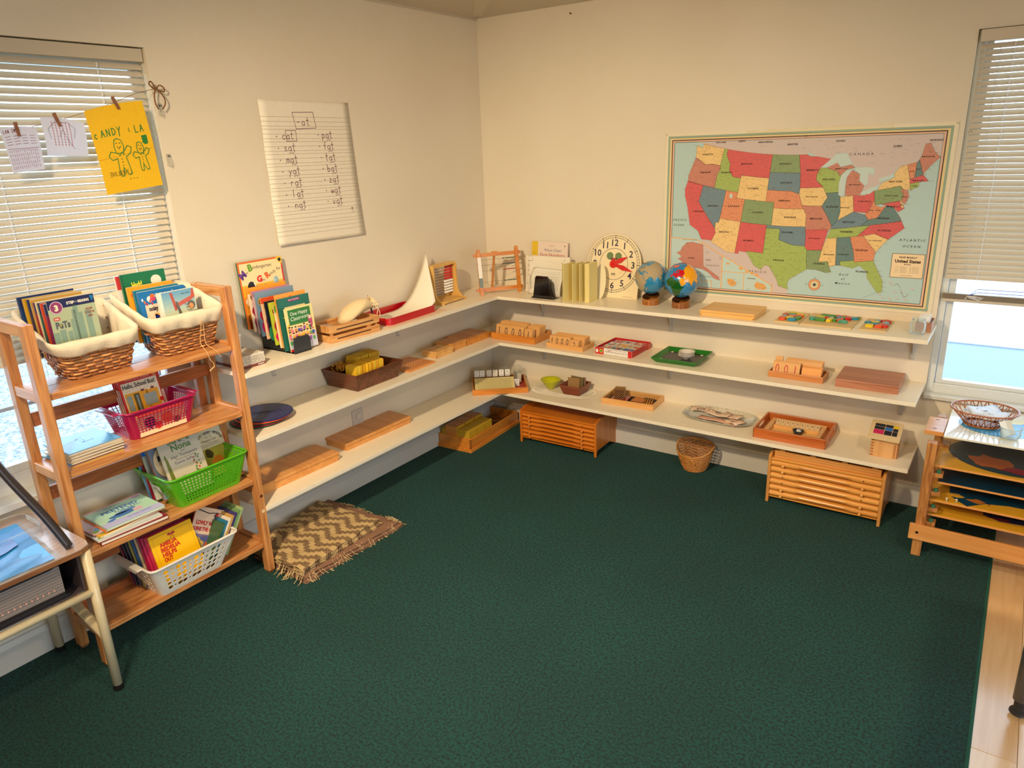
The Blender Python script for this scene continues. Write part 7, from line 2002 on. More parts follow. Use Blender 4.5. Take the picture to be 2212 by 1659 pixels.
p.text('ONTARIO', 2.012, 1.700, .008, (50, 40, 40), 6, w=.04, bold=.03); p.text('QUEBEC', 2.25, 1.671, .008, (50, 40, 40), 6, w=.036, bold=.03); p.text('SASKATCHEWAN', 1.662, 1.706, .008, (50, 40, 40), 6, w=.068, bold=.03); p.text('MANITOBA', 1.80, 1.692, .008, (50, 40, 40), 6, w=.048, bold=.03); p.text('ALBERTA', 1.565, 1.714, .008, (50, 40, 40), 6, w=.036, bold=.03); p.text('BRITISH COLUMBIA', 1.455, 1.712, .006, (50, 40, 40), 6, w=.05, bold=.03)
p.text('NEW BRUNSWICK', 2.388, 1.692, .007, (50, 40, 40), 6, w=.052, bold=.03); p.text('M E X I C O', 1.655, 1.084, .011, (60, 50, 60), 6, w=.09)
for k, (s_, x, z, w_) in enumerate((('P A C I F I C', 1.243, 1.330, .072), ('O C E A N', 1.246, 1.304, .055), ('A T L A N T I C', 2.320, 1.268, .104), ('O C E A N', 2.336, 1.241, .07), ('G u l f', 2.082, 1.097, .042), ('o f', 2.094, 1.076, .016), ('M e x i c o', 2.070, 1.055, .064))): p.text(s_, x, z, .010, (40, 44, 50), 6, w=w_, shear=.2, bold=.01)
# lakes
LK = (196, 214, 208)
for P in ([(-92,46.7),(-90,47.8),(-88.3,48.7),(-86,48.6),(-84.8,46.8),(-87.3,46.6),(-88.2,47.3),(-90,46.8)], [(-87.9,42),(-87.8,44),(-87.2,45.2),(-86,45.9),(-85,45.8),(-86.3,44.5),(-86.5,43),(-86.9,41.8)], [(-84.5,46),(-83.2,45),(-83.4,44),(-82.4,43),(-81.7,43.5),(-81.5,45),(-80.2,44.6),(-80.3,45.6),(-82,46)], [(-83.4,41.8),(-81.5,41.6),(-79,42.8),(-81,42.6),(-83,42.1)], [(-79.6,43.3),(-76.3,43.5),(-76.4,44.1),(-79.2,43.8)]):
    region(P, LK, 5.9)
p.disc(*alb(-112.5, 41.2), .008, LK, 5.9, 10, rz=.012)
# insets
AMB = (236, 180, 110)
az0 = IZ0; i0 = len(p.v)
p.poly([(IX0, az0), (1.655, az0), (1.655, 1.045), (1.345, 1.243), (1.342, 1.2435), (IX0, 1.250)], (190, 212, 206), 7)
p.line([(IX0, 1.250), (1.345, 1.243), (1.655, 1.045), (1.655, az0)], .004, AMB, 9); p.line([(1.455, 1.170), (1.455, az0)], .004, AMB, 9); p.line([(1.455, 1.095), (1.545, 1.095), (1.545, az0)], .003, AMB, 9); p.line([(1.30, 1.045), (1.415, 1.045), (1.415, az0)], .003, AMB, 9)
AK = [(1.285,1.158),(1.262,1.175),(1.278,1.185),(1.285,1.205),(1.305,1.228),(1.325,1.232),(1.372,1.222),(1.378,1.115),(1.395,1.105),(1.445,1.065),(1.448,1.050),(1.425,1.058),(1.40,1.085),(1.375,1.100),(1.345,1.105),(1.325,1.090),(1.30,1.072),(1.262,1.062),(1.255,1.068),(1.285,1.085),(1.29,1.105),(1.272,1.118),(1.290,1.130),(1.268,1.145)]
p.poly([(1.372,1.222),(1.40,1.205),(1.452,1.172),(1.452,1.052),(1.445,1.065),(1.395,1.105),(1.378,1.115)], GREY, 8); p.poly(AK, S_, 9); p.line(AK+[AK[0]], .0008, (150, 90, 80), 10)
for k in range(90):
    x = random.uniform(1.26, 1.44); z = random.uniform(1.06, 1.23)
    if pip(x, z, AK): p.line([(x, z), (x+random.uniform(.003, .009), z+random.uniform(-.003, .003))], .0006, DK, 10)
p.text('ALASKA', 1.310, 1.150, .006, (40, 30, 30), 11, w=.030, bold=.03); p.text('C A N A D A', 1.388, 1.118, .007, (60, 50, 50), 11, w=.055); p.text('YUKON', 1.385, 1.145, .005, (40, 30, 30), 11, w=.022, bold=.03); p.text('ARCTIC OCEAN', 1.285, 1.240, .004, (60, 70, 80), 10, w=.06); p.text('HAWAII', 1.56, 1.068, .005, (40, 40, 40), 11, w=.03, bold=.03); p.text('PACIFIC OCEAN', 1.345, 1.062-.0, .005, (60, 70, 80), 10, w=.0001+.07)
for x, z, r in ((1.478, 1.135, .007), (1.530, 1.115, .008), (1.555, 1.100, .007), (1.575, 1.096, .007), (1.595, 1.088, .008), (1.612, 1.035, .022), (1.497, 1.045, .020)): p.poly(blob(x, z, r, r*.8, -.5, wob=.3), (226, 170, 100), 10)
for k in range(40):
    for cx_, cz_ in ((1.612, 1.035), (1.497, 1.045)):
        if k % 2: a = random.uniform(0, 6.28); r = random.uniform(.004, .03); p.line([(cx_+r*math.cos(a), cz_+r*.7*math.sin(a)), (cx_+r*math.cos(a)+.007, cz_+r*.7*math.sin(a))], .0006, DK, 11)
for x, z in ((1.305, 1.222), (1.392, 1.185), (1.448, 1.160), (1.565, 1.015), (1.735, 1.712), (2.24, 1.705), (2.425, 1.655)): p.ring(x, z, .005, .0008, (80, 80, 80), 11, 16)
p.v = p.v[:i0]+[(1.2375+(q[0]-1.2375)*1.29, q[1], max(IZ0, 1.026+(q[2]-1.045)*1.055)) for q in p.v[i0:]]
# compass rose
cx_, cz_ = 1.978, 1.044
p.disc(cx_, cz_, .028, (110, 100, 90), 3, 40); p.disc(cx_, cz_, .0265, (232, 158, 104), 4, 40); p.disc(cx_, cz_, .019, (80, 90, 96), 5, 36); p.disc(cx_, cz_, .0178, (226, 214, 170), 6, 36)
for k in range(16):
    a = k*PI/8; r = .018 if k % 4 == 0 else .013; p.poly([(cx_+r*math.cos(a), cz_+r*math.sin(a)), (cx_+.004*math.cos(a+.5), cz_+.004*math.sin(a+.5)), (cx_, cz_)], (50, 70, 90), 7)
for s_, dx, dz in (('N', 0, .031), ('S', 0, -.040), ('W', -.038, -.003), ('E', .038, -.003)): p.text(s_, cx_+dx, cz_+dz, .006, (40, 50, 60), 6, al='c')
# title panel
x0, x1, z0, z1 = 2.302, 2.430, 1.106, 1.210
p.rect(x0-.003, x1+.003, z0-.003, z1+.003, (140, 130, 110), 4); p.rect(x0, x1, z0, z1, (240, 214, 172), 5)
p.text('RAND McNALLY', (x0+x1)/2, z1-.018, .008, (60, 40, 36), 6, al='c', w=.072, bold=.03); p.text('United States', (x0+x1)/2, z1-.038, .014, (60, 30, 30), 6, al='c', w=.104, bold=.04); p.text('M Series', (x0+x1)/2, z1-.048, .005, (60, 40, 36), 6, al='c', w=.026, bold=.03)
for k in range(5):
    p.line([(x0+.014, z1-.058-k*.006), (x0+.030, z1-.058-k*.006)], .0006, (120, 100, 90), 6); p.line([(x0+.036, z1-.058-k*.006), (x0+.062, z1-.058-k*.006)], .0013, (150, 130, 110), 6); p.disc(x0+.078, z1-.058-k*.006, .0014, (60, 60, 60), 6, 8); p.line([(x0+.084, z1-.058-k*.006), (x0+.112, z1-.058-k*.006)], .0013, (150, 130, 110), 6)
p.line([(x0+.04, z0+.008), (x0+.09, z0+.008)], .0012, (120, 100, 90), 6)
# islands
for k in range(26): a = k/26; p.disc(2.385-.11*a*0+.0-.06*a, 1.03-.02*math.sin(a*6)+.03*a, .0018, (150, 150, 146), 4, 6)
for k in range(10): x = random.uniform(2.26, 2.40); z = random.uniform(.995, 1.08); p.line([(x, z), (x+.012, z)], .0008, (110, 116, 116), 4); p.poly(blob(x, z+.006, .006, .004, wob=.4), GREY, 4)
for k in range(14): p.line([(2.20+k*.006, 1.000+k*.003), (2.203+k*.006, 1.001+k*.003)], .0014, (80, 90, 96), 4)
p.done('map_print', t, .22)
m = MB(); m.tube([(MX1+.002, -.003, MZ0), (MX1+.002, -.003, MZ1)], .0012, 5); m.build('laminate_edge', glass((240, 240, 230), .3), t)
for x in (MX0+.006, MX1-.004):
    t2 = thing('thumb_tack', 'small clear tack at the upper %s corner of the map' % ('left' if x < 2 else 'right'), 'tack', (x, -.003, MZ1-.006))
    m = MB(); m.x = Matrix.Rotation(PI/2, 4, 'X'); m.lathe([(.005, 0), (.005, .002), (.003, .003), (0, .003)], 12); m.build('head', glass((225, 220, 205), .4), t2)
m = MB(); rows = []
for i in range(24): rows.append([(1.60+i*.028, -.0045-.002*random.random(), 1.742+.010*random.random()), (1.60+i*.028, -.0045-.002*random.random(), 1.762+.010*random.random())])
tag(m.grid(rows).build('clear_tape', glass((250, 245, 225), .10, .08)), 'crinkled strip of clear tape along the top edge of the map', 'tape')

# ---------------------------------------------------------------- lined chart paper on left wall
t = thing('chart_paper', 'large lined paper sheet with handwritten words on the left wall', 'paper', (0, 0, 0))
# sheet surface: local u (0..1 left to right along +y), v (0 top..1 bottom)
def sheet_pt(u, v, off=0.0):
    yl = -1.583+.004*v; yr = -1.068+.030*v
    y = yl+(yr-yl)*u; z = 1.962-.002*u-v*(.622+.006*u)
    curl = .004+.020*max(0, v-.55)**1.5*(1.2-.4*u)+.006*math.sin(v*9)**2*(1-u)*.6 + (.016*max(0, v-.93)*8*(1-u))*.2
    return Vector((curl+off, y, z))
rows = [[sheet_pt(i/12, j/40) for i in range(13)] for j in range(41)]
MB().grid(rows).build('sheet', solid((238, 228, 206), .6), t, smooth=True, solidify=.0005)
m = MB()
def sline(pts, w, c, off=.0009):
    m.col = c
    P = [sheet_pt(u, v, off) for u, v in pts]
    for a, b in zip(P, P[1:]):
        d = (b-a); l = d.length
        if l < 1e-6: continue
        nrm = Vector((1, 0, 0)).cross(d).normalized()*w/2; e = d.normalized()*w*.3
        m.add([a+nrm-e, a-nrm-e, b-nrm+e, b+nrm+e], [(0, 1, 2, 3)])
INK = (112, 56, 74); LN = (150, 140, 132)
v = .110
k = 0
while v < .94:
    sline([(i/10, v+.004*math.sin(i)*0) for i in range(11)], .0011, LN); k += 1
    v += .0315 if k % 3 != 0 else .0215
def swrite(s_, u, v, h, adv=.58, c=INK):
    for ch in s_:
        for st in SF.get(ch, []):
            sline([(u+q[0]*h*1.30, v-q[1]*h) for q in st], .0026, c, .0011)
        u += h*1.30*adv
def wave(u, v, w): sline([(u+w*k/8, v+.006*math.sin(k*PI/2.2)) for k in range(9)], .0018, INK, .0011)
swrite('-at', .37, .168, .056, .72)
sline([(.335, .08), (.565, .075), (.580, .185), (.355, .192), (.335, .08)], .0024, INK, .0011)
Lw = ['cat', 'sat', 'mat', 'yat', 'rat', 'lat', 'nat']; Rw = ['pat', 'fat', 'tat', 'bat', 'zat', 'wat', 'vat']
for i in range(7):
    vv = .262+i*.0805; 
    swrite(Lw[i], .195+.006*i, vv, .054, .62); swrite(Rw[i], .635+.004*i, vv-.006, .054, .62)
    sline([(.135+.004*i, vv-.02), (.139+.004*i, vv-.018)], .0045, INK, .0011); sline([(.590+.002*i, vv-.03), (.594+.002*i, vv-.028)], .0045, INK, .0011)
    if i: wave(.245+.006*i, vv+.012, .055)
    wave(.685+.004*i, vv+.006, .055)
sline([(.233, .202), (.345, .202), (.348, .274), (.238, .276), (.233, .202)], .0022, INK, .0011)
swrite('M', .875, .795, .020, .6, (130, 110, 110)); sline([(.87, .812), (.905, .806)], .0014, (130, 110, 110), .0011)
m.build('handwriting', ink(.6), t, fix=False)

# ---------------------------------------------------------------- twine across the left window
t = thing('twine_line', 'thin brown twine tied in a bow to a clear wall hook, strung across the blind', 'twine', (0, 0, 0))
H0 = Vector((.022, -2.045, 1.985))
line_pts = [H0, Vector((.030, -2.13, 1.965)), Vector((.035, -2.22, 1.932)), Vector((.035, -2.33, 1.897)), Vector((.035, -2.44, 1.866)), Vector((.035, -2.56, 1.840)), Vector((.034, -2.75, 1.812)), Vector((.03, -3.1, 1.79))]
m = MB(); m.tube(smooth_curve(line_pts, 6), .0011, 5); m.build('string', solid((150, 120, 80), .8), t)
TW = solid((120, 74, 40), .85)
m = MB()
for pts in ([(0, 0, 0), (.004, -.012, .018), (.006, -.022, .024), (.004, -.026, .014), (.002, -.012, .002), (0, 0, 0)], [(0, 0, 0), (.006, .014, .012), (.008, .028, .002), (.004, .028, -.010), (.002, .012, -.006), (0, 0, 0)],
            [(0, 0, 0), (.004, -.012, -.02), (.004, -.014, -.05), (.002, -.004, -.072)], [(0, 0, 0), (.004, .012, -.012), (.004, .026, -.035), (.004, .024, -.055), (.002, .012, -.072)]):
    m.tube(smooth_curve([tuple(H0+Vector(q)) for q in pts], 5), .0024, 6)
m.lathe([(0, -.006), (.006, 0), (0, .006)], 8, tuple(H0)); m.build('bow', TW, t, smooth=True)
CLRH = glass((235, 232, 220), .35)
def hook(label, y, z):
    t = thing('clear_hook', label, 'hook', (0, y, z))
    MB().box(0, .005, -.009, .009, -.036, .010).build('backing', CLRH, t, bevel=.002)
    m = MB(); m.tube(smooth_curve([(.004, 0, .006), (.012, 0, -.012), (.014, 0, -.030), (.010, 0, -.036), (.006, 0, -.030)], 5), .0028, 6); m.build('hook_arm', CLRH, t, smooth=True)
    MB().tube([(.006, -.004, .002), (.006, .004, .002)], .003, 6).build('rivet', solid((70, 60, 50), .4), t)
hook('clear plastic adhesive hook the twine bow is tied to', -2.030, 1.925)
hook('clear plastic adhesive hook lower on the wall by the window edge, nothing on it', -2.030, 1.742)
PEG = wood((150, 96, 60), (120, 72, 42), 'z', .5, 12)
def hanging(name, label, pl, pr_, bl, br, c, fn=None, trans=False, nx=8, nz=14, curl=.012):
    """sheet with corners: top-left, top-right, bottom-left, bottom-right (y, z) hanging at x=.045"""
    t = thing(name, label, 'drawing' if name != 'note_sheet' else 'paper', (0, 0, 0))
    def P(u, v, off=0):
        y = (pl[0]*(1-u)+pr_[0]*u)*(1-v)+(bl[0]*(1-u)+br[0]*u)*v; z = (pl[1]*(1-u)+pr_[1]*u)*(1-v)+(bl[1]*(1-u)+br[1]*u)*v
        return Vector((.040+curl*math.sin(v*3+u)*.6+off, y, z+.006*math.sin(u*PI)*(1-v)))
    mt = solid(c, .6)
    if trans:
        k_ = ('thin', c)
        if k_ not in _mats:
            mm, nt, b = new_mat('thin_paper'); b.inputs['Base Color'].default_value = lin(c); b.inputs['Roughness'].default_value = .7
            tr = nt.nodes.new('ShaderNodeBsdfTranslucent'); tr.inputs[0].default_value = lin(c); mx = nt.nodes.new('ShaderNodeMixShader'); mx.inputs[0].default_value = .35
            nt.links.new(b.outputs[0], mx.inputs[1]); nt.links.new(tr.outputs[0], mx.inputs[2]); nt.links.new(mx.outputs[0], nt.nodes['Material Output'].inputs[0]); _mats[k_] = mm
        mt = _mats[k_]
    MB().grid([[P(i/nx, j/nz) for i in range(nx+1)] for j in range(nz+1)]).build('sheet', mt, t, smooth=True)
    if fn:
        m = MB()
        def ln(pts, w, c_):
            m.col = c_
            Q = [P(u, v, .0012) for u, v in pts]
            for a, b in zip(Q, Q[1:]):
                d = b-a
                if d.length < 1e-6: continue
                nr = Vector((1, 0, 0)).cross(d).normalized()*w/2; e = d.normalized()*w*.3; m.add([a+nr-e, a-nr-e, b-nr+e, b+nr+e], [(0, 1, 2, 3)])
        fn(ln); m.build('marker_drawing', ink(.6), t, fix=False)
    return t
def wr(ln, s_, u, v, h, asp, lw, c, adv=.62, mirror=False):
    for ch in (reversed(s_) if mirror else s_):
        for st in SF.get(ch, []): ln([(u+((.5-q[0]) if mirror else q[0])*h*asp, v-q[1]*h) for q in st], lw, c)
        u += h*asp*adv*(.6 if ch in ':.' else 1)
def draw_candy(ln):
    g = (36, 124, 50); y_ = (128, 112, 20)
    wr(ln, 'C', .04, .335, .05, 1.5, .003, g); wr(ln, 'ANDY', .15, .335, .08, 1.45, .003, g, adv=.80); wr(ln, ':', .62, .33, .07, 1.3, .004, g); wr(ln, 'LA', .73, .345, .08, 1.45, .003, g, adv=.8)
    def man(cx_, cz_, s_):
        def E(x, z): return (cx_+x*s_, cz_+z*s_)
        ln([E(-.05, .0), E(-.06, -.06), E(-.04, -.12), E(0, -.13), E(.05, -.11), E(.07, -.05), E(.05, 0)], .0026, g)
        ln([E(-.05, 0), E(-.12, -.02), E(-.16, .02), E(-.12, .06), E(-.05, .05), E(-.06, .16), E(-.05, .22), E(-.01, .22), E(.0, .14)], .0026, g)
        ln([E(.05, 0), E(.12, -.05), E(.17, -.03), E(.14, .02), E(.07, .05), E(.09, .15), E(.10, .21), E(.06, .22), E(.0, .14)], .0026, g)
        ln([E(-.04, .0), E(-.01, .03), E(.02, .0), E(.05, .03), E(.05, -.0), E(.0, .01), E(-.04, .0)], .0022, g)
        ln([E(-.02, -.06), E(0, -.035), E(.03, -.055)], .002, (60, 80, 30)); ln([E(-.02, -.09), E(-.018, -.088)], .004, (60, 80, 30)); ln([E(.025, -.085), E(.027, -.083)], .004, (60, 80, 30))
        for k in range(3): ln([E(.005, .06+.03*k), E(.008, .062+.03*k)], .0035, (60, 80, 30))
    man(.38, .54, 1.25); man(.74, .58, .95)
    for k in range(9): ln([(.82+.012*(k % 3), .40+.010*k), (.90, .395+.010*k), (.86, .42+.008*k)], .006, g)
    wr(ln, 'EVOLNEVIL'[::-1], .12, .80, .05, 1.3, .0018, y_, adv=.66, mirror=True)
    for k in range(3): ln([(.45+.06*k, .86), (.455+.06*k, .862)], .003, (40, 50, 30))
    ln([(.0, .585), (1, .54)], .0012, (206, 160, 20))
hanging('yellow_drawing', 'large yellow paper with green gingerbread figures drawn in marker, clipped to the twine', (-2.335, 1.900), (-2.122, 1.940), (-2.312, 1.618), (-2.092, 1.640), (240, 190, 20), draw_candy)
def draw_note1(ln):
    c = (130, 60, 60)
    wr(ln, 'LANTINI', .08, .12, .07, .9, .0016, c, adv=.9)
    for r in range(4):
        for k in range(4): ln([(.08+.22*k, .20+.06*r), (.08+.22*k+.15, .195+.06*r)], .0012, c)
    random.seed(3)
    for r in range(5):
        for k in range(14): ln([(.06+.062*k, .50+.09*r), (.075+.062*k, .555+.09*r+random.uniform(-.02, .02))], .0012, (150, 50, 60))
    ln([(.05, .46), (.95, .47)], .0012, c)
def draw_note2(ln):
    c = (176, 70, 60)
    for k in range(6): 
        for q in range(9): ln([(.22+.08*k, .12+.07*q), (.235+.08*k, .16+.07*q)], .002, c)
    ln([(.15, .55), (.12, .3), (.3, .12), (.6, .1), (.75, .25), (.7, .5)], .0012, (90, 90, 110)); ln([(.35, .5), (.45, .3), (.55, .6), (.68, .8)], .0012, (90, 90, 110))
hanging('note_sheet', 'small white handwritten note hanging second from the right on the twine', (-2.482, 1.880), (-2.346, 1.862), (-2.484, 1.757), (-2.346, 1.752), (216, 214, 226), draw_note2, True)
hanging('note_sheet', 'small white note with rows of red marks at the left end of the twine', (-2.612, 1.842), (-2.502, 1.848), (-2.600, 1.706), (-2.498, 1.716), (216, 212, 222), draw_note1, True)
for k, (y, z, a) in enumerate(((-2.222, 1.930, .35), (-2.432, 1.872, .25), (-2.561, 1.842, .05))):
    t = thing('clothespin', ['small brown wooden clothespin holding the yellow drawing', 'small brown wooden clothespin holding the middle note', 'small brown wooden clothespin holding the leftmost note'][k], 'clothespin', (.046, y, z))
    t.rotation_euler = (a, 0, 0)
    for dx in (-.003, .003): MB().box(dx-.0025, dx+.0025, -.0045, .0045, -.022, .022).build('jaw', PEG, t, bevel=.0008)
    MB().tube([(-.006, -.005, 0), (.006, -.005, .0)], .0012, 6).build('spring', solid((120, 110, 100), .3, .8), t)
# ---------------------------------------------------------------- rug pile
def rug_mat(c1, c2, zig):
    m, nt, b = new_mat('woven_rug')
    tc = nt.nodes.new('ShaderNodeTexCoord'); mp = nt.nodes.new('ShaderNodeMapping'); nt.links.new(tc.outputs['Object'], mp.inputs['Vector'])
    sx = nt.nodes.new('ShaderNodeSeparateXYZ'); nt.links.new(mp.outputs[0], sx.inputs[0])
    def M(op, a=None, b_=None, va=None, vb=None):
        n = nt.nodes.new('ShaderNodeMath'); n.operation = op
        if a is not None: nt.links.new(a, n.inputs[0])
        elif va is not None: n.inputs[0].default_value = va
        if b_ is not None: nt.links.new(b_, n.inputs[1])
        elif vb is not None: n.inputs[1].default_value = vb
        return n.outputs[0]
    # stepped zigzag bands
    xs = M('MULTIPLY', sx.outputs[0], None, None, 1/.075); fr = M('PINGPONG', xs, None, None, 1.0)
    st = M('MULTIPLY', M('FLOOR', M('MULTIPLY', fr, None, None, 4.0)), None, None, .014)
    yy = M('ADD', sx.outputs[1], st); band = M('FRACT', M('MULTIPLY', yy, None, None, 1/.062)); mask = M('GREATER_THAN', band, None, None, .50)
    n = nt.nodes.new('ShaderNodeTexNoise'); n.inputs['Scale'].default_value = 190; n.inputs['Detail'].default_value = 2; nt.links.new(tc.outputs['Object'], n.inputs['Vector'])
    ck = M('MULTIPLY', M('SINE', M('MULTIPLY', sx.outputs[0], None, None, 640)), M('SINE', M('MULTIPLY', sx.outputs[1], None, None, 640)))
    dk = M('GREATER_THAN', M('ADD', ck, M('MULTIPLY', n.outputs['Fac'], None, None, .9)), None, None, .12)
    fac = M('MULTIPLY', mask, dk)
    if not zig: fac = M('MULTIPLY', dk, None, None, .8)
    mx = nt.nodes.new('ShaderNodeMix'); mx.data_type = 'RGBA'; mx.inputs[6].default_value = lin(c1); mx.inputs[7].default_value = lin(c2); nt.links.new(fac, mx.inputs[0])
    nt.links.new(mx.outputs[2], b.inputs['Base Color']); b.inputs['Roughness'].default_value = .95
    bp = nt.nodes.new('ShaderNodeBump'); bp.inputs['Strength'].default_value = .9; bp.inputs['Distance'].default_value = .006
    h = M('SUBTRACT', n.outputs['Fac'], M('MULTIPLY', fac, None, None, .5)); nt.links.new(h, bp.inputs['Height']); nt.links.new(bp.outputs[0], b.inputs['Normal'])
    return m
RUG1 = rug_mat((196, 166, 114), (98, 70, 50), True); RUG2 = rug_mat((170, 130, 100), (116, 80, 60), False)
fold_a = [(.115, -2.030), (.480, -2.035), (.440, -1.545), (.030, -1.560)]
def rug_layer(parent, P, z0, z1, mat, nx=26, ny=30, wob=.006):
    m = MB(); rows = []
    def at(u, v, z):
        a = Vector(P[0]).lerp(Vector(P[1]), u); b = Vector(P[3]).lerp(Vector(P[2]), u); q = a.lerp(b, v)
        e = wob*(math.sin(v*23+z*90)+math.sin(u*19+z*50))*.5
        return (q.x+e*(1 if u in (0, 1) else 0), q.y+e*(1 if v in (0, 1) else 0), z)
    for j in range(ny+1): rows.append([at(i/nx, j/ny, z1+.0035*math.sin(i*.9)*math.cos(j*.7)-(.004 if i in (0, nx) or j in (0, ny) else 0)) for i in range(nx+1)])
    m.grid(rows)
    edge = [at(i/nx, 0, 0) for i in range(nx+1)]+[at(1, j/ny, 0) for j in range(1, ny+1)]+[at(1-i/nx, 1, 0) for i in range(1, nx+1)]+[at(0, 1-j/ny, 0) for j in range(1, ny)]
    n = len(edge); m.add([(e[0], e[1], z0) for e in edge]+[(e[0]+.001, e[1], z1-.004) for e in edge], [(k, (k+1) % n, (k+1) % n+n, k+n) for k in range(n)])
    return m.build('rug_fold', mat, parent, smooth=True)
t = thing('folded_rug', 'plain brown folded rug at the bottom of the rug pile, sticking out to the right', 'rug', (0, 0, 0))
rug_layer(t, [(.13, -2.030), (.500, -2.045), (.515, -1.455), (.010, -1.470)], .001, .018, RUG2); rug_layer(t, [(.12, -2.025), (.490, -2.04), (.500, -1.480), (.015, -1.490)], .018, .030, RUG2)
t = thing('folded_rug', 'beige and brown zigzag rug folded on top of the rug pile', 'rug', (0, 0, 0))
rug_layer(t, [(.115, -2.030), (.475, -2.038), (.455, -1.545), (.025, -1.560)], .030, .044, RUG1); rug_layer(t, fold_a, .044, .060, RUG1)
m = MB()
random.seed(5)
def fringe(x, y, z, dx, dy):
    pts = [(x, y, z)]
    for q in range(5): pts.append((pts[-1][0]+dx*.006+random.uniform(-.005, .005), pts[-1][1]+dy*.006+random.uniform(-.005, .005), max(.003, pts[-1][2]-random.uniform(0, .009))))
    m.tube(pts, .0013, 4)
for k in range(26): fringe(.30+.19*random.random(), -2.040, random.uniform(.01, .05), .2, -1)
for k in range(60): v = random.random(); fringe(.485+.01*random.random(), -2.04+.56*v, random.uniform(.008, .035), 1, 0)
for k in range(30): fringe(.40+.10*random.random(), -1.49+.03*random.random(), random.uniform(.01, .04), .7, .7)
for k in range(24): fringe(.03+.42*random.random(), -1.475, random.uniform(.01, .03), 0, 1)
m.build('fringe', solid((206, 178, 130), .9), t)['kind'] = 'stuff'

# ---------------------------------------------------------------- small wicker basket on the carpet
t = thing('small_wicker_basket', 'small round honey wicker basket with a low front handle on the carpet between the cabinets', 'basket', (1.468, -.128, 0), math.radians(-10))
rb, rt, hh = .062, .104, .115
N = 150
SW = [wood((214, 150, 76), (178, 110, 46), 'x', .4, 30, .2), wood((200, 134, 62), (164, 98, 38), 'x', .4, 30, .2)]
def bp_(th, f, off, dip=True):
    r = rb+(rt-rb)*(f**.8)+off; fr_ = max(0, math.cos(th+PI/2))
    H = hh*(1.18-.40*fr_)
    return (r*math.cos(th), r*.86*math.sin(th), .004+H*f)
for q in range(17):
    m = MB(); f = (q+.5)/17
    m.tube([bp_(2*PI*k/N, f, .0024*math.sin(2*PI*k/10+(PI if q % 2 else 0))) for k in range(N)], .0027, 5, closed=True); m.build('weaver', SW[q % 2], t, smooth=True)
m = MB()
for k in range(30): m.tube([bp_(2*PI*k/30, f, 0) for f in (0, .3, .6, 1.02)], .0018, 5)
m.cyl((0, 0, 0), rb, .002, .006, 28); m.build('stakes', SW[1], t, smooth=False)['kind'] = 'stuff'
m = MB()
for ph in (0, PI): m.tube([tuple(Vector(bp_(2*PI*k/N, 1.02, 0))+Vector((0, 0, .003*math.sin(k*.6+ph)))) for k in range(N)], .0035, 6, closed=True)
m.build('rim', SW[0], t, smooth=True)
m = MB(); 
for ph in (0, 2.1): m.tube([(-.045+.09*k/24, -.078+.030*0-.012*math.sin(PI*k/24), .060+.042*math.sin(PI*k/24)+.0025*math.sin(k*1.2+ph)) for k in range(25)], .0035, 6)
m.build('handle', SW[0], t, smooth=True)
t = thing('white_disc', 'round pale coaster lying in the small wicker basket', 'disc', (1.470, -.128, .018))
MB().cyl((0, 0, 0), .050, 0, .010, 28).build('disc_body', solid((206, 184, 156), .6), t, bevel=.002)

# ---------------------------------------------------------------- map puzzle easel at right
PLY = wood((196, 136, 74), (150, 92, 44), 'z', .35, 16, .3); PLYX = wood((222, 158, 90), (204, 134, 66), 'x', .35, 6, .3)
t = thing('puzzle_stand', 'plywood stand holding tilted map puzzle boards by the right window', 'stand', (0, 0, 0))
EX = 2.598
for x in (EX, 3.25):
    MB().box(x-.018, x+.018, -.492, -.456, 0, .522).build('front_post', PLY, t, bevel=.0015)
    MB().box(x-.012, x+.022, -.215, -.180, 0, .545).build('rear_post', PLY, t, bevel=.0015)
    m = MB(); m.prism([(x-.040, -.420), (x+.030, -.420), (x+.030, -.235), (x-.040, -.235)], .530, .548, 'z'); m.build('top_plate', PLYX, t, bevel=.0015)
    for y in (-.385, -.27): MB().box(x-.012, x, y, y+.004, .5482, .5490).build('screw', solid((60, 50, 50), .4, .6), t)
MB().box(2.562, 3.32, -.508, -.493, .082, .152).build('bottom_rail', PLYX, t, bevel=.002)
m = MB(); m.x = Matrix.Translation((2.593, -.5085, .117)) @ Matrix.Rotation(PI/2, 4, 'X'); m.lathe([(0, .002), (.004, .002), (.006, 0)], 14); m.x = None; m.build('bolt', solid((30, 28, 30), .3, .5), t)
MB().box(EX-.010, EX+.02, -.456, -.200, .085, .145).build('side_rail', PLYX, t, bevel=.002)
YELB = solid((232, 176, 44), .3, coat=.3); NAVYB = solid((10, 60, 84), .25, coat=.4)
BUMP = solid((54, 110, 80), .5)
levels = [(.402, 'yellow'), (.318, 'plain'), (.243, 'yellow'), (.176, 'yellow')]
for k, (z, kd) in enumerate(levels):
    m = MB(); m.box(2.600, 2.652, -.470, -.430, z-.036, z-.018); m.box(2.600, 2.618, -.470, -.430, z-.018, z-.004); m.build('rest_block', PLY, t, bevel=.001)
    m = MB(); m.box(2.606, 2.650, -.235, -.180, z+.010, z+.026); m.build('rest_block', PLY, t, bevel=.001)
    m = MB(); m.lathe([(.008, z-.018), (.009, z-.012), (.0085, z-.005), (.005, z-.004), (.004, z-.010)], 16, (2.634, -.462, 0)); m.build('rubber_bumper', BUMP, t, smooth=False)
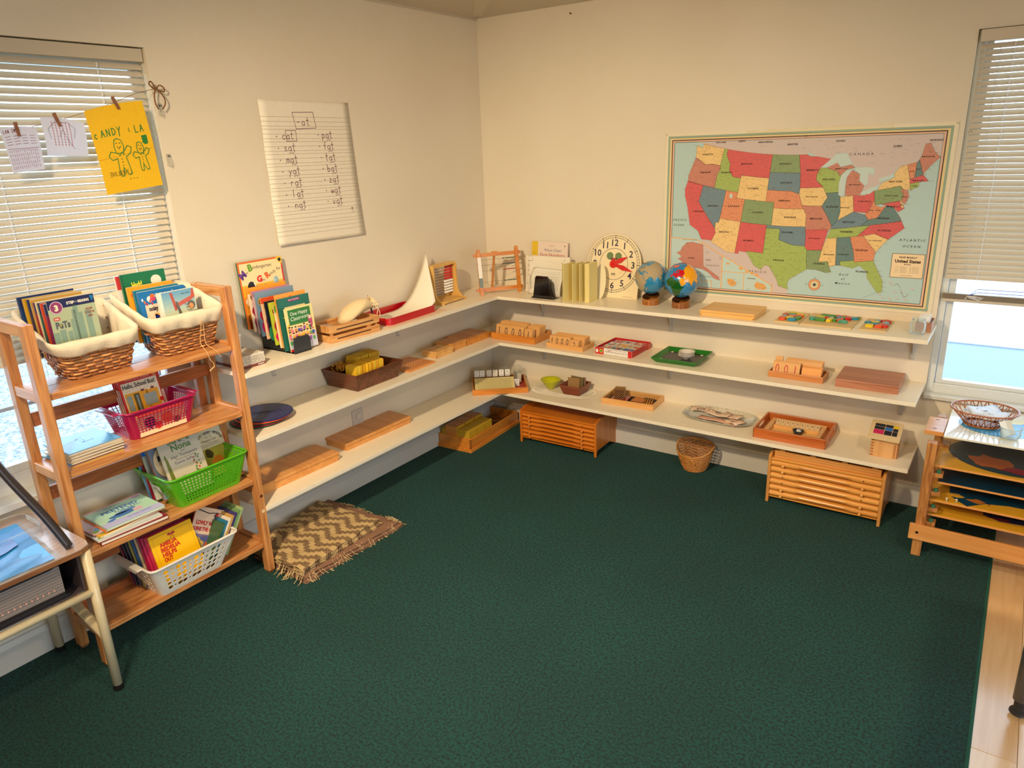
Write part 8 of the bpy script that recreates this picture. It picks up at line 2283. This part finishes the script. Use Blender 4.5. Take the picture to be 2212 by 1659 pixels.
def mapboard(label, y0, z0, dep, tilt_, landsf, yellow=True, x0=2.612):
    t = thing('map_puzzle_board', label, 'map puzzle', (x0, y0, z0), 0, tilt_)
    W_ = .62
    MB().box(0, W_, 0, dep, 0, .008).build('base_board', wood((226, 160, 86), (206, 136, 64), 'x', .35, 6) , t, bevel=.001)
    MB().box(.004, W_-.004, .004, dep-.004, .008, .0088).build('painted_top', YELB if yellow else NAVYB, t)
    landsf(t, W_, dep)
    return t
def flatprint(t, fn, z=.0092, lab='painted_land'):
    p = Print(0); fn(p); o = p.done(lab, t, .25); o.rotation_euler = (-PI/2, 0, 0); o.location = (0, 0, z)
def lf1(t, W_, d):
    def f(p):
        p.poly([(.27+.235*math.cos(a), .225+.20*math.sin(a)) for a in [2*PI*k/60 for k in range(60)]], (24, 58, 72), 0)
        p.poly(blob(.20, .14, .085, .07, wob=.22, n=16), (170, 90, 46), 1); p.poly(blob(.30, .085, .07, .028, wob=.25, n=14), (130, 20, 50), 2); p.poly(blob(.07, .11, .01, .012, wob=.3), (200, 160, 90), 2)
    flatprint(t, f)
    for x, y in ((.315, .06), (.40, .10)):
        MB().lathe([(.0035, 0), (.003, .010), (.006, .014), (.006, .018), (0, .020)], 10, (x, y, .009)).build('white_knob', solid((226, 214, 186), .3), t, smooth=True)
def lf2(t, W_, d): pass
def lf3(t, W_, d):
    def f(p):
        p.poly([(.14, .0), (.20, .06), (.28, .085), (.46, .09), (W_, .11), (W_, d-.01), (.05, d-.01), (.07, .08), (.10, .04)], (8, 66, 92), 0)
        p.poly(blob(.17, .070, .03, .022, wob=.4, n=14), (190, 116, 46), 1); p.poly(blob(.09, .085, .035, .020, wob=.4), (232, 176, 60), 1); p.poly(blob(.215, .055, .006, .008), (190, 116, 46), 1)
    flatprint(t, f)
    for x, y in ((.065, .03), (.10, .036)): MB().lathe([(.0035, 0), (.003, .010), (.006, .014), (0, .018)], 10, (x, y-.05+.03, .009)).build('white_knob', solid((226, 214, 186), .3), t, smooth=True)
def lf4(t, W_, d):
    def f(p):
        p.poly([(.20, .10), (.26, .065), (.36, .075), (.40, .10), (W_, .12), (W_, d-.01), (.2, d-.01)], (34, 50, 90), 0); p.poly(blob(.26, .085, .04, .014, wob=.4), (110, 40, 50), 1)
    flatprint(t, f)
mapboard('yellow map puzzle board with dark round world half hidden under the top board', -.452, .405, .43, .0, lf1)
mapboard('dark blue map puzzle board with pale wooden edge, second slot down in the stand', -.425, .322, .40, .0, lf2, False, 2.632)
mapboard('yellow and blue map puzzle board in the third slot down in the stand', -.450, .247, .42, .0, lf3)
mapboard('yellow map puzzle board with navy land in the lowest slot of the stand', -.450, .180, .42, .0, lf4)
# top white board
t = thing('map_puzzle_board', 'white map puzzle board with blue world circles on top of the stand', 'map puzzle', (2.632, -.478, .549))
t.rotation_euler = (math.radians(-0.5), 0, 0)
MB().box(0, .62, 0, .435, 0, .008).build('base_board', solid((236, 232, 214), .22, coat=.5), t, bevel=.001)
def lf0(p):
    BL = (66, 160, 210)
    p.disc(.185, .200, .150, (226, 216, 170), 0, 50, rz=.135); p.disc(.180, .215, .145, BL, 1, 50, rz=.125); p.disc(.420, .20, .155, BL, 1, 50, rz=.135)
    p.poly(blob(.24, .31, .04, .03, wob=.3), (230, 220, 170), 2)
    for a, b in (((.10, .115), (.16, .095)), ((.16, .10), (.21, .088)), ((.27, .16), (.31, .155))): p.line([a, b], .003, (30, 50, 70), 3)
p = Print(0); lf0(p); o = p.done('painted_world', t, .2); o.rotation_euler = (-PI/2, 0, 0); o.location = (0, 0, .0082)
TZ = .5575
# bread basket on top
t = thing('open_weave_basket', 'oval open-weave wicker basket of paper slips on the white map board', 'basket', (2.752, -.268, TZ), math.radians(5))
RW1 = wood((190, 118, 70), (150, 84, 46), 'x', .35, 20, .3)
def ov(th, f, off=0): 
    r = .062+.048*f+off; return (r*1.10*math.cos(th), r*.95*math.sin(th), .006+.062*f)
m = MB()
for k in range(4): m.tube([tuple(Vector(ov(2*PI*q/90, 1.0, .002*math.sin(q*.7+k*1.6)))+Vector((0, 0, .002*math.cos(q*.7+k*1.6)))) for q in range(90)], .0022, 5, closed=True)
m.build('rim', RW1, t, smooth=True)
m = MB()
for k in range(3): m.tube([ov(2*PI*q/80, .0, -.001*k) [:2]+(.003+.003*k,) for q in range(80)], .0024, 5, closed=True)
m.cyl((0, 0, 0), .058, .001, .004, 30); m.build('base', RW1, t)
m = MB()
for k in range(26):
    a = 2*PI*k/26
    for s_ in (1, -1):
        P_ = [ov(a+s_*.22*f, f) for f in (0, .33, .66, 1)]
        m.tube(P_, .0024, 5, flat=.5)
m.build('open_lattice', RW1, t, smooth=True)
for k, (x, y, r_, nm) in enumerate(((-.01, .01, 12, 'front'), (.025, .02, -15, 'middle'), (.0, .035, 30, 'rear'))):
    tt = thing('paper_slip', '%s white paper slip in the open-weave basket' % nm, 'paper', (2.752+x, -.268+y, TZ+.030+.006*k), math.radians(r_), group='slips in the open-weave basket')
    MB().grid([[(-.06+.02*i, -.028+.02*j, .004*math.sin(i+k)+.006*j) for i in range(7)] for j in range(4)]).build('sheet', solid((226, 234, 244), .5), tt, smooth=True, solidify=.0006)
    p = Print(0); p.line([(-.01, -.005), (0, -.010), (.01, -.006)], .002, (90, 50, 40)); p.line([(-.03, .005), (-.02, .012)], .002, (60, 40, 50)); o = p.done('curved_mark', tt); o.rotation_euler = (-PI/2+.3, 0, 0); o.location = (0, 0, .012)
t = thing('glass_dish', 'small clear glass dish holding paper tickets on the white map board', 'dish', (2.852, -.385, TZ))
MB().lathe([(0, .002), (.026, .002), (.033, .008), (.036, .022), (.035, .036), (.037, .040), (.038, .046), (.036, .047), (.034, .040), (.033, .022), (.030, .010), (0, .006)], 30).build('dish_body', glass((225, 245, 255), .2), t, smooth=True)
for k in range(4):
    tt = thing('paper_ticket', 'narrow paper ticket standing in the small glass dish', 'paper', (2.842+.006*k, -.392+.005*k, TZ+.010), math.radians(25), math.radians(-6), group='tickets in the glass dish')
    tt.rotation_euler = (math.radians(-12), math.radians(-22), math.radians(20))
    MB().box(-.010, .012, 0, .0008, 0, .062).build('sheet', solid((220, 214, 200) if k else (236, 236, 230), .5), tt)

# ---------------------------------------------------------------- table leg at the right edge
t = thing('table', 'table whose grey steel leg with black levelling foot shows at the right edge', 'table', (2.985, -1.330, 0))
GM = solid((126, 126, 128), .35, .6)
LX, LY = .055, .03
MB().tube([(0, 0, .052), (.0, 0, .70)], .0215, 20).build('leg', GM, t, smooth=True)
m = MB(); m.lathe([(0, 0), (.021, 0), (.025, .004), (.024, .010), (.014, .016)], 24); m.build('levelling_foot', solid((44, 44, 46), .45), t)
m = MB()
for k in range(5): m.lathe([(.012, .016+k*.006), (.0155, .018+k*.006), (.0155, .020+k*.006), (.012, .022+k*.006)], 20)
m.lathe([(.0125, .014), (.0125, .054)], 20); m.build('threaded_stem', solid((52, 50, 50), .4), t)
for x, y in ((1.2, 0), (0, -.7), (1.2, -.7)): MB().tube([(x, y, 0), (x, y, .70)], .0215, 16).build('leg', GM, t, smooth=True)
MB().box(-.06, 1.26, -.76, .06, .70, .725).build('table_top', solid((214, 200, 176), .3), t, bevel=.004)

# ---------------------------------------------------------------- school desk at lower left
t = thing('school_desk', 'old school desk with cream tube legs and scuffed laminate top at the lower left', 'desk', (0, 0, 0))
CRM = solid((214, 196, 156), .35, coat=.3, bump=.2, bscale=30)
DX0, DX1, DY0, DY1, DZ = .030, .462, -3.42, -2.797, .566
o1 = [(DX0+(p_[1]-DY0*0)*0, 0) for p_ in []]
P = rr_loop(DX0, DX1, DY0, DY1, .035, 64)
MB().prism([(v_.x, v_.y) for v_ in P], DZ-.004, DZ, 'z').build('laminate_top', wood((196, 172, 158), (176, 150, 136), 'y', .15, 6, .6), t)
MB().prism([(v_.x, v_.y) for v_ in P], DZ-.022, DZ-.004, 'z').build('board_edge', wood((160, 108, 64), (120, 74, 40), 'y', .4, 10), t, bevel=.002)
for (x, y) in ((.440, -2.815), (.440, -3.40), (.045, -2.825), (.045, -3.40)):
    MB().tube([(x, y, .022), (x, y, DZ-.022)], .0155, 16).build('leg', CRM, t, smooth=True)
    MB().lathe([(0, 0), (.014, 0), (.017, .004), (.0165, .022), (0, .022)], 16, (x, y, 0)).build('leg_tip', solid((40, 38, 38), .3, .5), t)
MB().tube([(.440, -2.815, .392), (.440, -3.40, .392)], .0125, 12).build('front_rail', CRM, t, smooth=True)
m = MB(); m.tube(smooth_curve([(.440, -2.815, .215), (.33, -2.82, .262), (.22, -2.822, .302), (.12, -2.825, .322), (.045, -2.825, .325)], 5), .0155, 14); m.build('side_brace', CRM, t, smooth=True)
MB().tube([(.045, -2.825, .34), (.045, -3.40, .34)], .011, 12).build('rear_rail', CRM, t, smooth=True)
m = MB(); m.box(.05, .425, -3.395, -2.835, .402, .406); m.box(.05, .054, -3.395, -2.835, .406, .54); m.box(.05, .425, -2.839, -2.835, .406, .54); m.build('book_tray', solid((70, 60, 64), .5), t)
t = thing('ring_binder', 'thick black spiral binder of paper lying in the tray under the desk top', 'binder', (0, 0, 0))
m = MB(); m.prism([(v_.x, v_.y) for v_ in rr_loop(.135, .424, -3.36, -2.850, .03, 40)], .408, .416, 'z'); m.build('cover', solid((24, 24, 32), .4), t, bevel=.001)
m = MB(); m.prism([(v_.x, v_.y) for v_ in rr_loop(.135, .410, -3.33, -2.870, .045, 40)], .512, .518, 'z'); m.build('cover', solid((24, 24, 32), .4), t, bevel=.001)
MB().box(.15, .402, -3.34, -2.885, .417, .511).build('page_block', solid((150, 138, 130), .7), t)
m = MB()
for k in range(9): m.box(.4022, .4026, -3.34, -2.885, .420+k*.010, .4212+k*.010)
m.build('page_edges', solid((96, 86, 84), .7), t)
m = MB()
for k in range(26): m.box(.4028, .406, -3.33+k*.0165, -3.325+k*.0165, .434, .441)
m.build('spiral_teeth', solid((226, 176, 160), .4), t)['kind'] = 'stuff'
t = thing('plastic_sleeve', 'crumpled clear plastic sleeve over blue paper lying on the desk top', 'sleeve', (0, 0, 0))
random.seed(9)
def sl(u, v):
    a = Vector((.08, -3.40)).lerp(Vector((.09, -2.855)), v); b = Vector((.470, -3.40)).lerp(Vector((.478, -2.895)), v); q = a.lerp(b, u)
    z = DZ+.006+.007*math.sin(u*9+v*5)*math.cos(v*13)+.003*math.sin(u*31+v*17)
    return (q.x, q.y, max(DZ+.001, z))
MB().grid([[sl(i/24, j/30) for i in range(25)] for j in range(31)]).build('clear_film', glass((220, 240, 255), .22, .08), t, smooth=True)
MB().grid([[sl(.02+.93*i/16, .02+.95*j/20)[:2]+(DZ+.004+.003*math.sin(i*.8)*math.cos(j*.7),) for i in range(17)] for j in range(21)]).build('blue_paper', solid((70, 170, 236), .25), t, smooth=True)
MB().grid([[sl(.35+.16*i/6+.05*math.sin(j*.5), .30+.58*j/20)[:2]+(DZ+.0105,) for i in range(7)] for j in range(21)]).build('purple_strip', solid((110, 150, 220), .3), t, smooth=True)
t = thing('plastic_tray', 'clear rounded plastic tray with a pink bag behind the sleeve on the desk', 'tray', (0, 0, 0))
P = rr_loop(.060, .23, -3.20, -2.835, .04, 60)
MB().tube([(v_.x, v_.y, DZ+.02) for v_ in P], .0018, 6, closed=True).build('rim', glass((235, 240, 250), .35), t, smooth=True)
MB().grid([[(v_.x, v_.y, DZ+.0015) for v_ in P], [(v_.x, v_.y, DZ+.02) for v_ in P]], True).build('wall', glass((235, 240, 250), .15), t, smooth=True)
MB().grid([[(.10+.008*i, -3.15+.013*j, DZ+.012+.006*math.sin(i*1.3)*math.cos(j*.9)) for i in range(8)] for j in range(9)]).build('pink_bag', solid((214, 130, 190), .3), t, smooth=True)
# red chair standing on the desk beyond the frame edge
t = thing('red_chair', 'red plastic chair with dark oval tube legs stood on the desk', 'chair', (0, 0, 0))
TB = solid((70, 64, 66), .3, .5)
m = MB(); m.tube(smooth_curve([(.20, -3.16, .965), (.235, -3.06, .985), (.27, -2.995, .965), (.305, -2.962, .91), (.345, -2.925, .80), (.392, -2.882, .68), (.425, -2.850, DZ+.006)], 6), .019, 14, flat=.62); m.build('front_leg', TB, t, smooth=True)
m = MB(); m.tube(smooth_curve([(.10, -3.12, .90), (.11, -3.05, .80), (.12, -2.985, DZ+.01)], 5), .0125, 12); m.build('rear_leg', solid((34, 34, 38), .3), t, smooth=True)
m = MB(); m.tube([(.235, -3.06, .965), (.20, -3.35, .955)], .010, 10); m.build('cross_tube', TB, t, smooth=True)
REDP = solid((176, 14, 26), .3, coat=.4)
rows = []
for j in range(15):
    f = j/14; z = .955+.30*f
    rows.append([(.27+.02*math.sin(f*PI)-.05*abs(g_-.5)*2*0+.03*math.sin(PI*g_), -3.45+.425*g_+(.022*math.sin(f*PI) if g_ > .9 else 0), z) for g_ in [i/10 for i in range(11)]])
MB().grid(rows).build('backrest', REDP, t, smooth=True, solidify=.012)
MB().grid([[(.10+.2*i/8, -3.45+.40*j/8, .985+.010*math.cos(i*.5)) for i in range(9)] for j in range(9)]).build('seat', REDP, t, smooth=True, solidify=.01)
